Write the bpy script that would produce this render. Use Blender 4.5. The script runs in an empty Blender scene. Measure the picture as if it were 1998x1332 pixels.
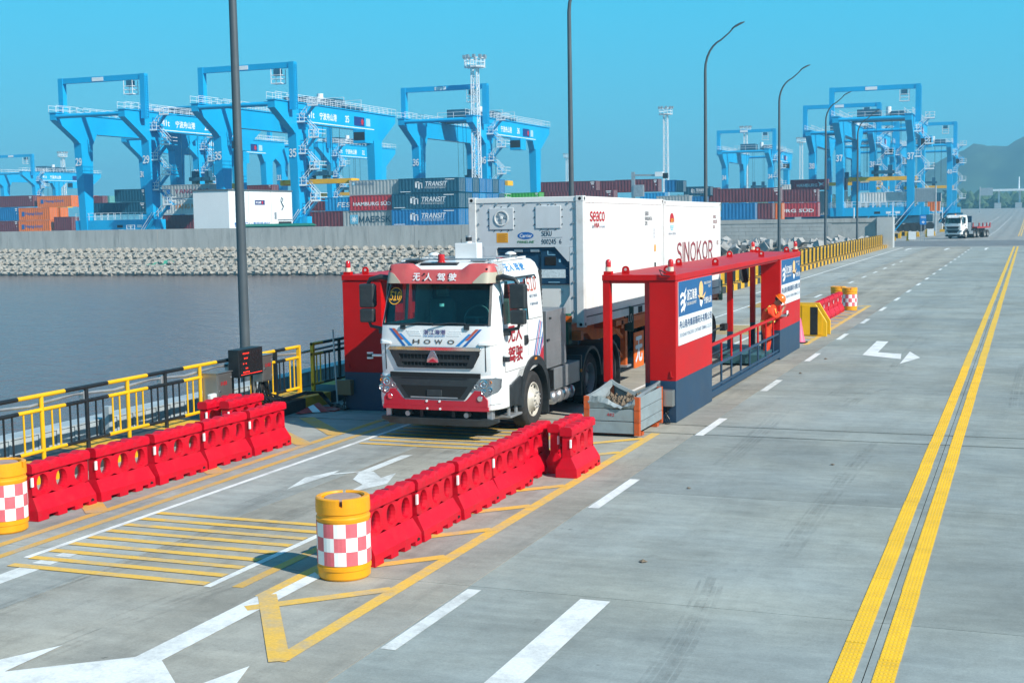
import bpy, math, random
from mathutils import Vector, Matrix
random.seed(7)
SC = bpy.context.scene
COL = SC.collection
R = math.radians
V = Vector
# ------------------------------------------------------------------ camera
cam_d = bpy.data.cameras.new('camera'); cam = bpy.data.objects.new('camera', cam_d); COL.objects.link(cam)
cam_d.sensor_width = 36.0; cam_d.lens = 2600 / 1998 * 36; cam_d.clip_start = 0.3; cam_d.clip_end = 9000
cam.matrix_world = Matrix(((0.93258209, -0.0172832, 0.36054395, 0.0), (0.36053728, 0.09281158, -0.92811577, 0.0),
                           (-0.01742184, 0.99553368, 0.09278565, 3.8), (0, 0, 0, 1)))
SC.camera = cam
# ------------------------------------------------------------------ sky and sun
SUN_EL, SUN_AZ = 37.0, -21.0          # elevation; angle of the sun's bearing from +X (towards -Y)
sv = V((math.cos(R(SUN_AZ)) * math.cos(R(SUN_EL)), math.sin(R(SUN_AZ)) * math.cos(R(SUN_EL)), math.sin(R(SUN_EL))))
W = bpy.data.worlds.new('World'); SC.world = W; W.use_nodes = True
nt = W.node_tree; bg = nt.nodes['Background']
sky = nt.nodes.new('ShaderNodeTexSky'); sky.sky_type = 'NISHITA'; sky.sun_disc = False
sky.sun_elevation = R(SUN_EL); sky.sun_rotation = R(90.0 - SUN_AZ)
sky.altitude = 0; sky.air_density = 1.0; sky.dust_density = 0.6; sky.ozone_density = 2.2
tint = nt.nodes.new('ShaderNodeMix'); tint.data_type = 'RGBA'; tint.blend_type = 'MULTIPLY'; tint.inputs[0].default_value = 1.0
tint.inputs[7].default_value = (0.55, 0.95, 1.05, 1)
hz = nt.nodes.new('ShaderNodeMix'); hz.data_type = 'RGBA'; hz.blend_type = 'MIX'; hz.inputs[0].default_value = 0.8
tcw = nt.nodes.new('ShaderNodeTexCoord'); sep = nt.nodes.new('ShaderNodeSeparateXYZ'); ramp = nt.nodes.new('ShaderNodeValToRGB')   # hazy clear-sky gradient, deeper towards the zenith
nt.links.new(tcw.outputs['Generated'], sep.inputs[0]); nt.links.new(sep.outputs['Z'], ramp.inputs[0]); sc_ = nt.nodes.new('ShaderNodeMix'); sc_.data_type = 'RGBA'; sc_.blend_type = 'MULTIPLY'; sc_.inputs[0].default_value = 1; sc_.clamp_result = False
cr_ = ramp.color_ramp; cr_.elements[0].position = 0.0; cr_.elements[0].color = (.085, .39, .58, 1); cr_.elements[1].position = 1.0; cr_.elements[1].color = (.03, .16, .36, 1)
for p_, c_ in ((.08, (.060, .45, .69)), (.16, (.036, .49, .78)), (.5, (.04, .27, .50))): e_ = cr_.elements.new(p_); e_.color = (*c_, 1)
nt.links.new(ramp.outputs[0], sc_.inputs[6]); sc_.inputs[7].default_value = (8.4, 9.8, 9.4, 1); nt.links.new(sc_.outputs[2], hz.inputs[7])
nt.links.new(sky.outputs[0], tint.inputs[6]); nt.links.new(tint.outputs[2], hz.inputs[6])
nt.links.new(hz.outputs[2], bg.inputs[0]); bg.inputs[1].default_value = 0.10
sl = bpy.data.lights.new('sun', 'SUN'); sl.energy = 5.0; sl.angle = R(0.6); sl.color = (1.0, 0.94, 0.85)
so = bpy.data.objects.new('sun', sl); COL.objects.link(so)
so.rotation_mode = 'QUATERNION'; so.rotation_quaternion = sv.to_track_quat('Z', 'Y'); so.location = sv * 60
SC.view_settings.view_transform = 'Standard'; SC.view_settings.look = 'None'
SC.view_settings.exposure = 0.43; SC.view_settings.gamma = 1.0; SC.view_settings.use_curve_mapping = False
SC.render.engine = 'CYCLES'
cy = SC.cycles
cy.use_denoising = True; cy.max_bounces = 6; cy.diffuse_bounces = 3; cy.glossy_bounces = 3; cy.transmission_bounces = 4
cy.transparent_max_bounces = 8; cy.volume_bounces = 0; cy.caustics_reflective = False; cy.caustics_refractive = False
cy.sample_clamp_indirect = 6.0
# ------------------------------------------------------------------ materials
MAT = {}
def mat(name, rgb, rough=0.55, metal=0.0, var=0.12, scale=3.0, bump=0.0, bscale=40.0, dirt=0.0, dirtc=(0.12, 0.09, 0.06),
        coat=0.0, spec=0.5, world=False, emit=0.0, stretch=None):
    if name in MAT: return MAT[name]
    m = bpy.data.materials.new(name); m.use_nodes = True; n = m.node_tree.nodes; L = m.node_tree.links
    p = n['Principled BSDF']; p.inputs['Roughness'].default_value = rough; p.inputs['Metallic'].default_value = metal
    p.inputs['Specular IOR Level'].default_value = spec; p.inputs['Coat Weight'].default_value = coat
    p.inputs['Coat Roughness'].default_value = 0.12
    if world: co = n.new('ShaderNodeNewGeometry').outputs['Position']
    else:
        co = n.new('ShaderNodeTexCoord').outputs['Object']; oi = n.new('ShaderNodeObjectInfo'); ad = n.new('ShaderNodeVectorMath'); ml = n.new('ShaderNodeVectorMath'); ml.operation = 'SCALE'
        cb = n.new('ShaderNodeCombineXYZ'); L.new(oi.outputs['Random'], cb.inputs[0]); L.new(oi.outputs['Random'], cb.inputs[1]); L.new(cb.outputs[0], ml.inputs[0]); ml.inputs['Scale'].default_value = 37.0
        L.new(co, ad.inputs[0]); L.new(ml.outputs[0], ad.inputs[1]); co = ad.outputs[0]
    if stretch:
        mp = n.new('ShaderNodeMapping'); mp.inputs['Scale'].default_value = stretch; L.new(co, mp.inputs[0]); co = mp.outputs[0]
    nz = n.new('ShaderNodeTexNoise'); nz.inputs['Scale'].default_value = scale; nz.inputs['Detail'].default_value = 5
    nz.inputs['Roughness'].default_value = 0.62; L.new(co, nz.inputs['Vector'])
    mx = n.new('ShaderNodeMix'); mx.data_type = 'RGBA'
    a = [max(0, c * (1 - var)) for c in rgb]; b = [min(1, c * (1 + var)) for c in rgb]
    mx.inputs[6].default_value = (*a, 1); mx.inputs[7].default_value = (*b, 1)
    mr = n.new('ShaderNodeMapRange'); mr.inputs[1].default_value = 0.3; mr.inputs[2].default_value = 0.7
    L.new(nz.outputs[0], mr.inputs[0]); L.new(mr.outputs[0], mx.inputs[0]); out = mx.outputs[2]
    if dirt > 0:
        n2 = n.new('ShaderNodeTexNoise'); n2.inputs['Scale'].default_value = scale * 2.7; n2.inputs['Detail'].default_value = 8
        n2.inputs['Roughness'].default_value = 0.7; L.new(co, n2.inputs['Vector'])
        r2 = n.new('ShaderNodeMapRange'); r2.inputs[1].default_value = 0.5; r2.inputs[2].default_value = 0.8; r2.inputs[4].default_value = dirt
        L.new(n2.outputs[0], r2.inputs[0])
        m2 = n.new('ShaderNodeMix'); m2.data_type = 'RGBA'; m2.inputs[7].default_value = (*dirtc, 1)
        L.new(r2.outputs[0], m2.inputs[0]); L.new(out, m2.inputs[6]); out = m2.outputs[2]
    L.new(out, p.inputs['Base Color'])
    rr = n.new('ShaderNodeMapRange'); rr.inputs[3].default_value = max(0.02, rough - 0.08); rr.inputs[4].default_value = min(1, rough + 0.1)
    L.new(nz.outputs[0], rr.inputs[0]); L.new(rr.outputs[0], p.inputs['Roughness'])
    if emit > 0:
        p.inputs['Emission Color'].default_value = (*rgb, 1); p.inputs['Emission Strength'].default_value = emit
    if bump > 0:
        n3 = n.new('ShaderNodeTexNoise'); n3.inputs['Scale'].default_value = bscale; n3.inputs['Detail'].default_value = 4; L.new(co, n3.inputs['Vector'])
        bp = n.new('ShaderNodeBump'); bp.inputs['Strength'].default_value = bump; bp.inputs['Distance'].default_value = 0.02
        L.new(n3.outputs[0], bp.inputs['Height']); L.new(bp.outputs[0], p.inputs['Normal'])
    MAT[name] = m
    return m
def concrete(name, rgb, groove=0.35, seed=0.0, stain=0.5, tread=()):
    m = bpy.data.materials.new(name); m.use_nodes = True; n = m.node_tree.nodes; L = m.node_tree.links; p = n['Principled BSDF']
    g = n.new('ShaderNodeNewGeometry'); oi = n.new('ShaderNodeObjectInfo')
    def noise(sc, det, vec, rough=0.6):
        t = n.new('ShaderNodeTexNoise'); t.inputs['Scale'].default_value = sc; t.inputs['Detail'].default_value = det
        t.inputs['Roughness'].default_value = rough; L.new(vec, t.inputs['Vector']); return t.outputs[0]
    def mapr(v, a, b, c, d):
        t = n.new('ShaderNodeMapRange'); [t.inputs[i + 1].default_value for i in range(4)]
        t.inputs[1].default_value = a; t.inputs[2].default_value = b; t.inputs[3].default_value = c; t.inputs[4].default_value = d
        L.new(v, t.inputs[0]); return t.outputs[0]
    def mp(sx, sy, off=0):
        t = n.new('ShaderNodeMapping'); t.inputs['Scale'].default_value = (sx, sy, 1); t.inputs['Location'].default_value = (off + seed, off, 0)
        L.new(g.outputs['Position'], t.inputs[0]); return t.outputs[0]
    def mul(a, b):
        t = n.new('ShaderNodeMath'); t.operation = 'MULTIPLY'; L.new(a, t.inputs[0])
        if isinstance(b, float): t.inputs[1].default_value = b
        else: L.new(b, t.inputs[1])
        return t.outputs[0]
    f = mapr(noise(0.5, 5, mp(1, 1)), 0.3, 0.7, 0.80, 1.17)          # broad mottling
    f = mul(f, mapr(noise(1.4, 6, mp(1.0, 2.6, 5)), 0.3, 0.7, 0.88, 1.10))   # brushed bands across the road
    f = mul(f, mapr(noise(1.0, 6, mp(0.7, 6.0, 9), 0.7), 0.3, 0.7, 0.93, 1.06))
    f = mul(f, mapr(noise(38, 6, mp(1, 1), 0.75), 0.3, 0.7, 0.84, 1.12))   # grain
    f = mul(f, mapr(noise(7, 6, mp(1, 1, 2), 0.7), 0.3, 0.7, 0.91, 1.07))
    vo = n.new('ShaderNodeTexVoronoi'); vo.inputs['Scale'].default_value = 1.15; L.new(mp(1, 0.8, 13), vo.inputs['Vector'])     # oil drips
    dm = n.new('ShaderNodeMath'); dm.operation = 'ADD'; L.new(vo.outputs['Distance'], dm.inputs[0]); L.new(mapr(noise(14, 4, mp(1, 1, 4)), 0.2, 0.8, -0.05, 0.09), dm.inputs[1])
    f = mul(f, mapr(dm.outputs[0], 0.02, 0.055, 0.45, 1.0))
    wl = n.new('ShaderNodeTexWave'); wl.bands_direction = 'X'; wl.inputs['Scale'].default_value = 0.155; wl.inputs['Distortion'].default_value = 0.25; wl.inputs['Detail'].default_value = 2; wl.inputs['Phase Offset'].default_value = 1.1 + seed; L.new(mp(1, 0.05), wl.inputs['Vector'])
    f = mul(f, mapr(wl.outputs['Fac'], 0.35, 1.0, 1.0, 1.0 - 0.22 * stain))     # polished wheel paths
    f = mul(f, mapr(noise(0.8, 7, mp(2.2, 0.35, 3), 0.7), 0.50, 0.72, 1.0, 1.0 - 0.55 * stain))  # tyre wear along the lane
    f = mul(f, mapr(noise(3.0, 8, mp(1, 1, 11), 0.75), 0.60, 0.74, 1.0, 0.66))    # small stains
    f = mul(f, mapr(noise(9.0, 5, mp(1, 1, 21), 0.8), 0.67, 0.74, 1.0, 0.42))    # spots
    f = mul(f, mapr(oi.outputs['Random'], 0, 1, 0.91, 1.08))
    wv = n.new('ShaderNodeTexWave'); wv.wave_type = 'BANDS'; wv.bands_direction = 'Y'; wv.inputs['Scale'].default_value = 13.0
    wv.inputs['Distortion'].default_value = 0.9; wv.inputs['Detail'].default_value = 2; wv.inputs['Detail Scale'].default_value = 0.6
    L.new(mp(0.35, 1), wv.inputs['Vector'])
    f = mul(f, mapr(wv.outputs['Fac'], 0, 1, 1 - 0.16 * groove, 1.0))
    c = n.new('ShaderNodeMix'); c.data_type = 'RGBA'; c.blend_type = 'MULTIPLY'; c.inputs[0].default_value = 1
    c.inputs[6].default_value = (*rgb, 1); L.new(f, c.inputs[7])
    hue = n.new('ShaderNodeMix'); hue.data_type = 'RGBA'; hue.blend_type = 'MULTIPLY'
    L.new(mapr(noise(0.35, 3, mp(1, 1, 31)), 0.35, 0.7, 0.0, 1.0), hue.inputs[0]); hue.inputs[7].default_value = (1.06, 1.0, 0.92, 1)
    L.new(c.outputs[2], hue.inputs[6]); L.new(hue.outputs[2], p.inputs['Base Color'])
    p.inputs['Roughness'].default_value = 0.78; p.inputs['Specular IOR Level'].default_value = 0.35
    b = n.new('ShaderNodeBump'); b.inputs['Strength'].default_value = 0.35 * groove; b.inputs['Distance'].default_value = 0.004
    L.new(wv.outputs['Fac'], b.inputs['Height'])
    b2 = n.new('ShaderNodeBump'); b2.inputs['Strength'].default_value = 0.25; b2.inputs['Distance'].default_value = 0.004
    L.new(noise(90, 3, mp(1, 1)), b2.inputs['Height']); L.new(b.outputs[0], b2.inputs['Normal']); L.new(b2.outputs[0], p.inputs['Normal'])
    MAT[name] = m; return m
def worn_paint(name, rgb, wear=0.35, under=(0.33, 0.34, 0.33)):
    m = bpy.data.materials.new(name); m.use_nodes = True; n = m.node_tree.nodes; L = m.node_tree.links; p = n['Principled BSDF']
    g = n.new('ShaderNodeNewGeometry')
    def noise(sc, det, ro):
        t = n.new('ShaderNodeTexNoise'); t.inputs['Scale'].default_value = sc; t.inputs['Detail'].default_value = det; t.inputs['Roughness'].default_value = ro
        L.new(g.outputs['Position'], t.inputs['Vector']); return t.outputs[0]
    r = n.new('ShaderNodeMapRange'); r.inputs[1].default_value = 0.46; r.inputs[2].default_value = 0.70; r.inputs[4].default_value = wear
    L.new(noise(2.3, 9, 0.72), r.inputs[0])
    r2 = n.new('ShaderNodeMapRange'); r2.inputs[1].default_value = 0.3; r2.inputs[2].default_value = 0.7; r2.inputs[3].default_value = 0.86; r2.inputs[4].default_value = 1.05
    L.new(noise(30, 4, 0.6), r2.inputs[0])
    a = n.new('ShaderNodeMix'); a.data_type = 'RGBA'; a.inputs[6].default_value = (*rgb, 1); a.inputs[7].default_value = (*under, 1); L.new(r.outputs[0], a.inputs[0])
    b = n.new('ShaderNodeMix'); b.data_type = 'RGBA'; b.blend_type = 'MULTIPLY'; b.inputs[0].default_value = 1; L.new(a.outputs[2], b.inputs[6]); L.new(r2.outputs[0], b.inputs[7])
    L.new(b.outputs[2], p.inputs['Base Color']); p.inputs['Roughness'].default_value = 0.65
    MAT[name] = m; return m
def glass_mat(name, tint=(0.35, 0.55, 0.52), fac=0.55):
    m = bpy.data.materials.new(name); m.use_nodes = True; n = m.node_tree.nodes; L = m.node_tree.links
    n.remove(n['Principled BSDF']); out = n['Material Output']
    tr = n.new('ShaderNodeBsdfTransparent'); tr.inputs[0].default_value = (*tint, 1)
    gl = n.new('ShaderNodeBsdfGlossy'); gl.inputs['Roughness'].default_value = 0.03
    fr = n.new('ShaderNodeFresnel'); fr.inputs[0].default_value = 1.55
    ms = n.new('ShaderNodeMixShader'); L.new(fr.outputs[0], ms.inputs[0]); L.new(tr.outputs[0], ms.inputs[1]); L.new(gl.outputs[0], ms.inputs[2])
    L.new(ms.outputs[0], out.inputs[0]); MAT[name] = m; return m
# ------------------------------------------------------------------ mesh helpers
ORG = {}
class MB:
    def __init__(s): s.v = []; s.f = []; s.m = []
    def add(s, vs, fs, mi=0):
        b = len(s.v); s.v += [V(p) for p in vs]; s.f += [tuple(i + b for i in f) for f in fs]; s.m += [mi] * len(fs); return s
    def box(s, x0, x1, y0, y1, z0, z1, mi=0):
        return s.add([(x0, y0, z0), (x1, y0, z0), (x1, y1, z0), (x0, y1, z0), (x0, y0, z1), (x1, y0, z1), (x1, y1, z1), (x0, y1, z1)],
                     [(0, 3, 2, 1), (4, 5, 6, 7), (0, 1, 5, 4), (1, 2, 6, 5), (2, 3, 7, 6), (3, 0, 4, 7)], mi)
    def bar(s, p, q, w, h=None, mi=0, up=(0, 0, 1)):
        p = V(p); q = V(q); h = h or w; d = (q - p).normalized(); u = V(up)
        if abs(d.dot(u)) > 0.98: u = V((0, 1, 0))
        a = d.cross(u).normalized() * (w / 2); b = a.cross(d).normalized() * (h / 2)
        return s.add([p - a - b, p + a - b, p + a + b, p - a + b, q - a - b, q + a - b, q + a + b, q - a + b],
                     [(0, 3, 2, 1), (4, 5, 6, 7), (0, 1, 5, 4), (1, 2, 6, 5), (2, 3, 7, 6), (3, 0, 4, 7)], mi)
    def cyl(s, p, q, r, n=12, r2=None, mi=0, caps=True):
        p = V(p); q = V(q); r2 = r if r2 is None else r2; d = (q - p).normalized(); u = V((0, 0, 1)) if abs(d.z) < 0.9 else V((1, 0, 0))
        a = d.cross(u).normalized(); b = d.cross(a)
        vs = [p + (a * math.cos(t) + b * math.sin(t)) * r for t in [2 * math.pi * i / n for i in range(n)]]
        vs += [q + (a * math.cos(t) + b * math.sin(t)) * r2 for t in [2 * math.pi * i / n for i in range(n)]]
        fs = [(i, i + n, (i + 1) % n + n, (i + 1) % n) for i in range(n)]
        if caps: fs += [tuple(range(n)), tuple(range(2 * n - 1, n - 1, -1))]
        return s.add(vs, fs, mi)
    def tube(s, pts, r, n=8, mi=0, rs=None):
        pts = [V(p) for p in pts]; rings = []
        for i, p in enumerate(pts):
            d = (pts[min(i + 1, len(pts) - 1)] - pts[max(i - 1, 0)]).normalized()
            u = V((0, 0, 1)) if abs(d.z) < 0.95 else V((1, 0, 0))
            if i and True:
                a = rings[-1][1]; a = (a - d * a.dot(d)).normalized()
            else: a = d.cross(u).normalized()
            b = d.cross(a); rr = rs[i] if rs else r
            rings.append(([p + (a * math.cos(2 * math.pi * k / n) + b * math.sin(2 * math.pi * k / n)) * rr for k in range(n)], a))
        vs = [q for g in rings for q in g[0]]; fs = []
        for i in range(len(pts) - 1):
            for k in range(n): fs.append((i * n + k, i * n + (k + 1) % n, (i + 1) * n + (k + 1) % n, (i + 1) * n + k))
        e = (len(pts) - 1) * n
        fs += [tuple(range(n - 1, -1, -1)), tuple(range(e, e + n))]
        return s.add(vs, fs, mi)
    def lathe(s, prof, n=24, c=(0, 0, 0), mi=0, axis='z', a0=0.0):
        c = V(c); vs = []; k = len(prof)
        for i in range(n):
            t = 2 * math.pi * i / n + a0; ct, st = math.cos(t), math.sin(t)
            for r, h in prof:
                vs.append(c + (V((r * ct, r * st, h)) if axis == 'z' else V((h, r * ct, r * st)) if axis == 'x' else V((r * st, h, r * ct))))
        fs = [(i * k + j, ((i + 1) % n) * k + j, ((i + 1) % n) * k + j + 1, i * k + j + 1) for i in range(n) for j in range(k - 1)]
        return s.add(vs, fs, mi)
    def prism(s, poly, a, b, axis='x', mi=0):
        def P(u, w, t): return (t, u, w) if axis == 'x' else (u, t, w) if axis == 'y' else (u, w, t)
        n = len(poly)
        return s.add([P(u, w, a) for u, w in poly] + [P(u, w, b) for u, w in poly],
                     [tuple(range(n)), tuple(range(2 * n - 1, n - 1, -1))] + [(i, i + n, (i + 1) % n + n, (i + 1) % n) for i in range(n)], mi)
    def quad(s, *p, mi=0): return s.add(p, [tuple(range(len(p)))], mi)
    def loft(s, rings, mi=0, close=True, caps=True):
        n = len(rings[0]); vs = [q for r in rings for q in r]; fs = []
        for i in range(len(rings) - 1):
            for k in range(n if close else n - 1): fs.append((i * n + k, i * n + (k + 1) % n, (i + 1) * n + (k + 1) % n, (i + 1) * n + k))
        if caps: fs += [tuple(range(n - 1, -1, -1)), tuple(range((len(rings) - 1) * n, len(rings) * n))]
        return s.add(vs, fs, mi)
    def mesh(s, name, mats, smooth=None, fix=True, org=None):
        me = bpy.data.meshes.new(name)
        vs = [(p - org) for p in s.v] if org is not None else s.v
        me.from_pydata([tuple(p) for p in vs], [], s.f)
        for m in (mats if isinstance(mats, (list, tuple)) else [mats]): me.materials.append(m)
        if any(s.m): me.polygons.foreach_set('material_index', s.m)
        if fix:
            import bmesh
            bm = bmesh.new(); bm.from_mesh(me); bmesh.ops.recalc_face_normals(bm, faces=bm.faces); bm.to_mesh(me); bm.free()
        if smooth is not None:
            me.shade_smooth(); me.set_sharp_from_angle(angle=R(smooth))
        me.update(); return me
    def build(s, name, mats, parent=None, smooth=None, bevel=0.0, seg=2, fix=True, label=None):
        org = ORG.get(parent.name) if parent else None
        me = s.mesh(name, mats, smooth, fix, org); o = bpy.data.objects.new(name, me); COL.objects.link(o)
        if parent: o.parent = parent; ORG[o.name] = ORG.get(parent.name)
        if bevel:
            b = o.modifiers.new('bevel', 'BEVEL'); b.width = bevel; b.segments = seg; b.limit_method = 'ANGLE'; b.angle_limit = R(35)
            b.harden_normals = False
        if label: o['label'] = label
        return o
def tag(o, label=None, cat=None, group=None, kind=None):
    if label: o['label'] = label
    if cat: o['category'] = cat
    if group: o['group'] = group
    if kind: o['kind'] = kind
    return o
def thing(name, label, cat, loc=(0, 0, 0), group=None, kind=None):
    o = bpy.data.objects.new(name, None); COL.objects.link(o); o.location = loc; o.empty_display_size = 0.3
    ORG[o.name] = V(loc); return tag(o, label, cat, group, kind)
def copy_tree(o, loc=None, rz=None, parent=None, **kw):
    c = o.copy(); COL.objects.link(c)
    if parent: c.parent = parent
    if loc is not None: c.location = loc
    if rz is not None: c.rotation_euler = (0, 0, rz)
    for ch in list(o.children): copy_tree(ch, parent=c)
    if o.name in ORG: ORG[c.name] = ORG[o.name]
    tag(c, **kw); return c
# lettering: glyph outlines turned into a mesh and laid on a plane
_tc = {}
SANS = set('ABCDEFGHIJKLMNOPRSTUVWXYZ0123456789acemnorsuvwxz ')
def glyphs(s, bold=0.0, spacing=1.0):
    k = (s, bold, spacing)
    if k not in _tc and len(s) > 1 and all(ch in SANS for ch in s):       # grotesque capitals and figures, set one by one
        x = 0.0; uv = []; fs = []
        for ch in s:
            if ch == ' ': x += .35; continue
            u1, f1, a1 = glyphs(chr(ord(ch) + 0xFEE0)) if ch != 'I' else ([(0, 0), (1, 0), (1, 1), (0, 1)], [(0, 1, 2, 3)], .11); b0 = len(uv); uv += [(x + a * a1, b) for a, b in u1]; fs += [tuple(i + b0 for i in f) for f in f1]; x += a1 + .16
        x -= .16; _tc[k] = ([(a / x, b) for a, b in uv], fs, x)
    if k not in _tc:
        cu = bpy.data.curves.new('lettering', 'FONT'); cu.body = s; cu.size = 1.0; cu.offset = bold; cu.resolution_u = 2; cu.fill_mode = 'FRONT'
        cu.space_character = spacing
        ob = bpy.data.objects.new('lettering', cu); COL.objects.link(ob)
        me = bpy.data.meshes.new_from_object(ob)
        vs = [v.co.copy() for v in me.vertices]; fs = [tuple(p.vertices) for p in me.polygons]
        bpy.data.objects.remove(ob); bpy.data.meshes.remove(me); bpy.data.curves.remove(cu)
        x0 = min(v.x for v in vs); x1 = max(v.x for v in vs); y0 = min(v.y for v in vs); y1 = max(v.y for v in vs)
        _tc[k] = ([((v.x - x0) / (x1 - x0), (v.y - y0) / (y1 - y0)) for v in vs], fs, (x1 - x0) / max(1e-6, y1 - y0))
    return _tc[k]
def letter(mb, s, o, right, up, h, w=None, bold=0.01, mi=0, spacing=1.0, fn=None, shear=0.0):
    """lay the word s with its lower left corner at o, along unit vectors right and up"""
    cjk = any(ord(ch) > 0x2e80 for ch in s) or (len(s) > 1 and all(ch in SANS for ch in s)); uv, fs, asp = glyphs(s, 0.0 if cjk else bold, spacing); w = w or asp * h; o = V(o); r = V(right); u = V(up)
    nrm = r.cross(u)
    for k, (du, dv) in enumerate(((0, 0), (1, 0), (-1, 0), (0, 1), (0, -1)) if cjk and bold > 0 else ((0, 0),)):   # heavier strokes for the ideographs
        vs = [o + r * (a * w + shear * b * h) + u * (b * h) for a, b in uv]
        if fn: vs = [fn(p) for p in vs]
        mb.add([p + r * (du * bold * h * 1.3) + u * (dv * bold * h * 1.3) + nrm * (k * 0.0006) for p in vs], fs, mi)
    return w
def ellipse(c, r, u, a, b, n=24): return [V(c) + V(r) * (a * math.cos(2 * math.pi * i / n)) + V(u) * (b * math.sin(2 * math.pi * i / n)) for i in range(n)]
ORD = ['first', 'second', 'third', 'fourth', 'fifth', 'sixth', 'seventh', 'eighth', 'ninth', 'tenth']
# palette
RED = mat('red_enamel', (0.50, 0.0015, 0.0015), 0.45, var=0.12, scale=1.2, dirt=0.30, dirtc=(0.42, 0.02, 0.018), spec=0.3)
NAVY = mat('navy_enamel', (0.012, 0.045, 0.095), 0.45, var=0.15, scale=1.3, dirt=0.25, dirtc=(0.10, 0.11, 0.11))
PLRED = mat('red_plastic', (0.56, 0.001, 0.016), 0.5, spec=0.28, var=0.12, scale=2.2, dirt=0.6, dirtc=(0.34, 0.03, 0.035), bump=0.12, bscale=18)
ORNG = mat('amber_plastic', (0.80, 0.33, 0.004), 0.4, var=0.08, scale=3, dirt=0.25, dirtc=(0.35, 0.16, 0.03))
YEL = mat('yellow_enamel', (0.78, 0.44, 0.004), 0.4, var=0.08, scale=2, dirt=0.25, dirtc=(0.25, 0.15, 0.04))
BLK = mat('black_enamel', (0.010, 0.013, 0.016), 0.45, var=0.3, scale=3, dirt=0.2, dirtc=(0.08, 0.08, 0.08))
RUB = mat('tyre_rubber', (0.022, 0.022, 0.023), 0.8, var=0.3, scale=5, dirt=0.5, dirtc=(0.10, 0.085, 0.07), bump=0.2)
WHT = mat('white_lacquer', (0.78, 0.79, 0.79), 0.28, var=0.03, scale=1.5, coat=0.3, dirt=0.08, dirtc=(0.45, 0.42, 0.36))
CHR = mat('chrome', (0.75, 0.76, 0.78), 0.12, 1.0, var=0.05)
STL = mat('stainless_steel', (0.42, 0.41, 0.39), 0.36, 0.85, var=0.1, scale=2)
GAL = mat('galvanised_steel', (0.45, 0.47, 0.49), 0.48, 0.7, var=0.15, scale=4)
ALU = mat('tread_plate', (0.42, 0.44, 0.46), 0.42, 0.75, var=0.12, scale=3)
PLA = mat('black_plastic', (0.022, 0.028, 0.032), 0.5, var=0.25, scale=4, dirt=0.3, dirtc=(0.09, 0.09, 0.085))
DRK = mat('dark_void', (0.006, 0.007, 0.008), 0.9, var=0.1)
REFL = mat('white_reflective', (0.80, 0.82, 0.82), 0.45, var=0.03, scale=8)
PINK = mat('faded_red_reflective', (0.66, 0.13, 0.16), 0.45, var=0.12, scale=6)
PRW = mat('print_white', (0.82, 0.82, 0.82), 0.5, var=0.02)
PRR = mat('print_red', (0.50, 0.012, 0.02), 0.5, var=0.05)
PRB = mat('print_blue', (0.012, 0.12, 0.38), 0.5, var=0.05)
PRK = mat('print_black', (0.015, 0.016, 0.02), 0.5, var=0.05)
PRO = mat('print_orange', (0.80, 0.25, 0.03), 0.5, var=0.05)
# ------------------------------------------------------------------ setting: deck, road, water, land
CONW = concrete('concrete_warm', (0.352, 0.348, 0.312), 0.5, 0.0, 0.55)
CONC = concrete('concrete_cool', (0.300, 0.336, 0.328), 0.75, 17.0, 0.25)
CONL = concrete('concrete_pale', (0.352, 0.378, 0.368), 0.5, 43.0, 0.5)
PYEL = worn_paint('road_yellow', (0.78, 0.47, 0.075), 0.75)
PWHT = worn_paint('road_white', (0.78, 0.79, 0.77), 0.6)
PWHF = worn_paint('road_white_faded', (0.70, 0.72, 0.70), 0.85)
PYEF = worn_paint('road_yellow_faded', (0.62, 0.37, 0.08), 0.7)
JOINT = mat('joint_filler', (0.02, 0.02, 0.02), 0.9, var=0.3, scale=6)
road = tag(MB().box(-13.75, 9.2, -6, 142, -0.6, -0.06).build('road', JOINT), 'grey concrete bridge road with painted lanes', kind='structure')
ORG['road'] = V((0, 0, 0))
xs = [-13.56, -9.5, -5.36, -1.205, 2.95, 9.0]
ys = [-5, 0, 5, 12.45, 17.5, 22.45, 23.4] + [23.4 + 5.1 * i for i in range(1, 23)] + [142]
for i in range(5):
    for j in range(len(ys) - 1):
        x0, x1, y0, y1 = xs[i], xs[i + 1], ys[j], ys[j + 1]
        g0 = 0.045 if abs(y0 - 22.45) < .1 or abs(y0 - 23.4) < .1 else 0.006
        g1 = 0.045 if abs(y1 - 22.45) < .1 or abs(y1 - 23.4) < .1 else 0.006
        MB().box(x0 + 0.005, x1 - 0.005, y0 + g0, y1 - g1, -0.2, 0.0).build('slab', (CONL, CONW, CONC, CONC, CONC)[i], road)
for y in (22.45, 23.4):
    MB().box(-13.5, 9.0, y - 0.008, y + 0.008, -0.2, -0.010).build('expansion_joint_seal', DRK, road)
PZ = 0.004
def paint(name, m, *polys, z=PZ):
    mb = MB()
    for i, p in enumerate(polys): mb.quad(*[(x, y, z + i * .0005) for x, y in p])     # overlapping coats lie on one another
    return mb.build(name, m, road, fix=False)
def rect(x0, x1, y0, y1): return [(x0, y0), (x1, y0), (x1, y1), (x0, y1)]
def strip(p, q, w):
    p = V((*p, 0)); q = V((*q, 0)); d = (q - p).normalized(); n = V((-d.y, d.x, 0)) * (w / 2)
    return [tuple((p - n).xy), tuple((q - n).xy), tuple((q + n).xy), tuple((p + n).xy)]
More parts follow.
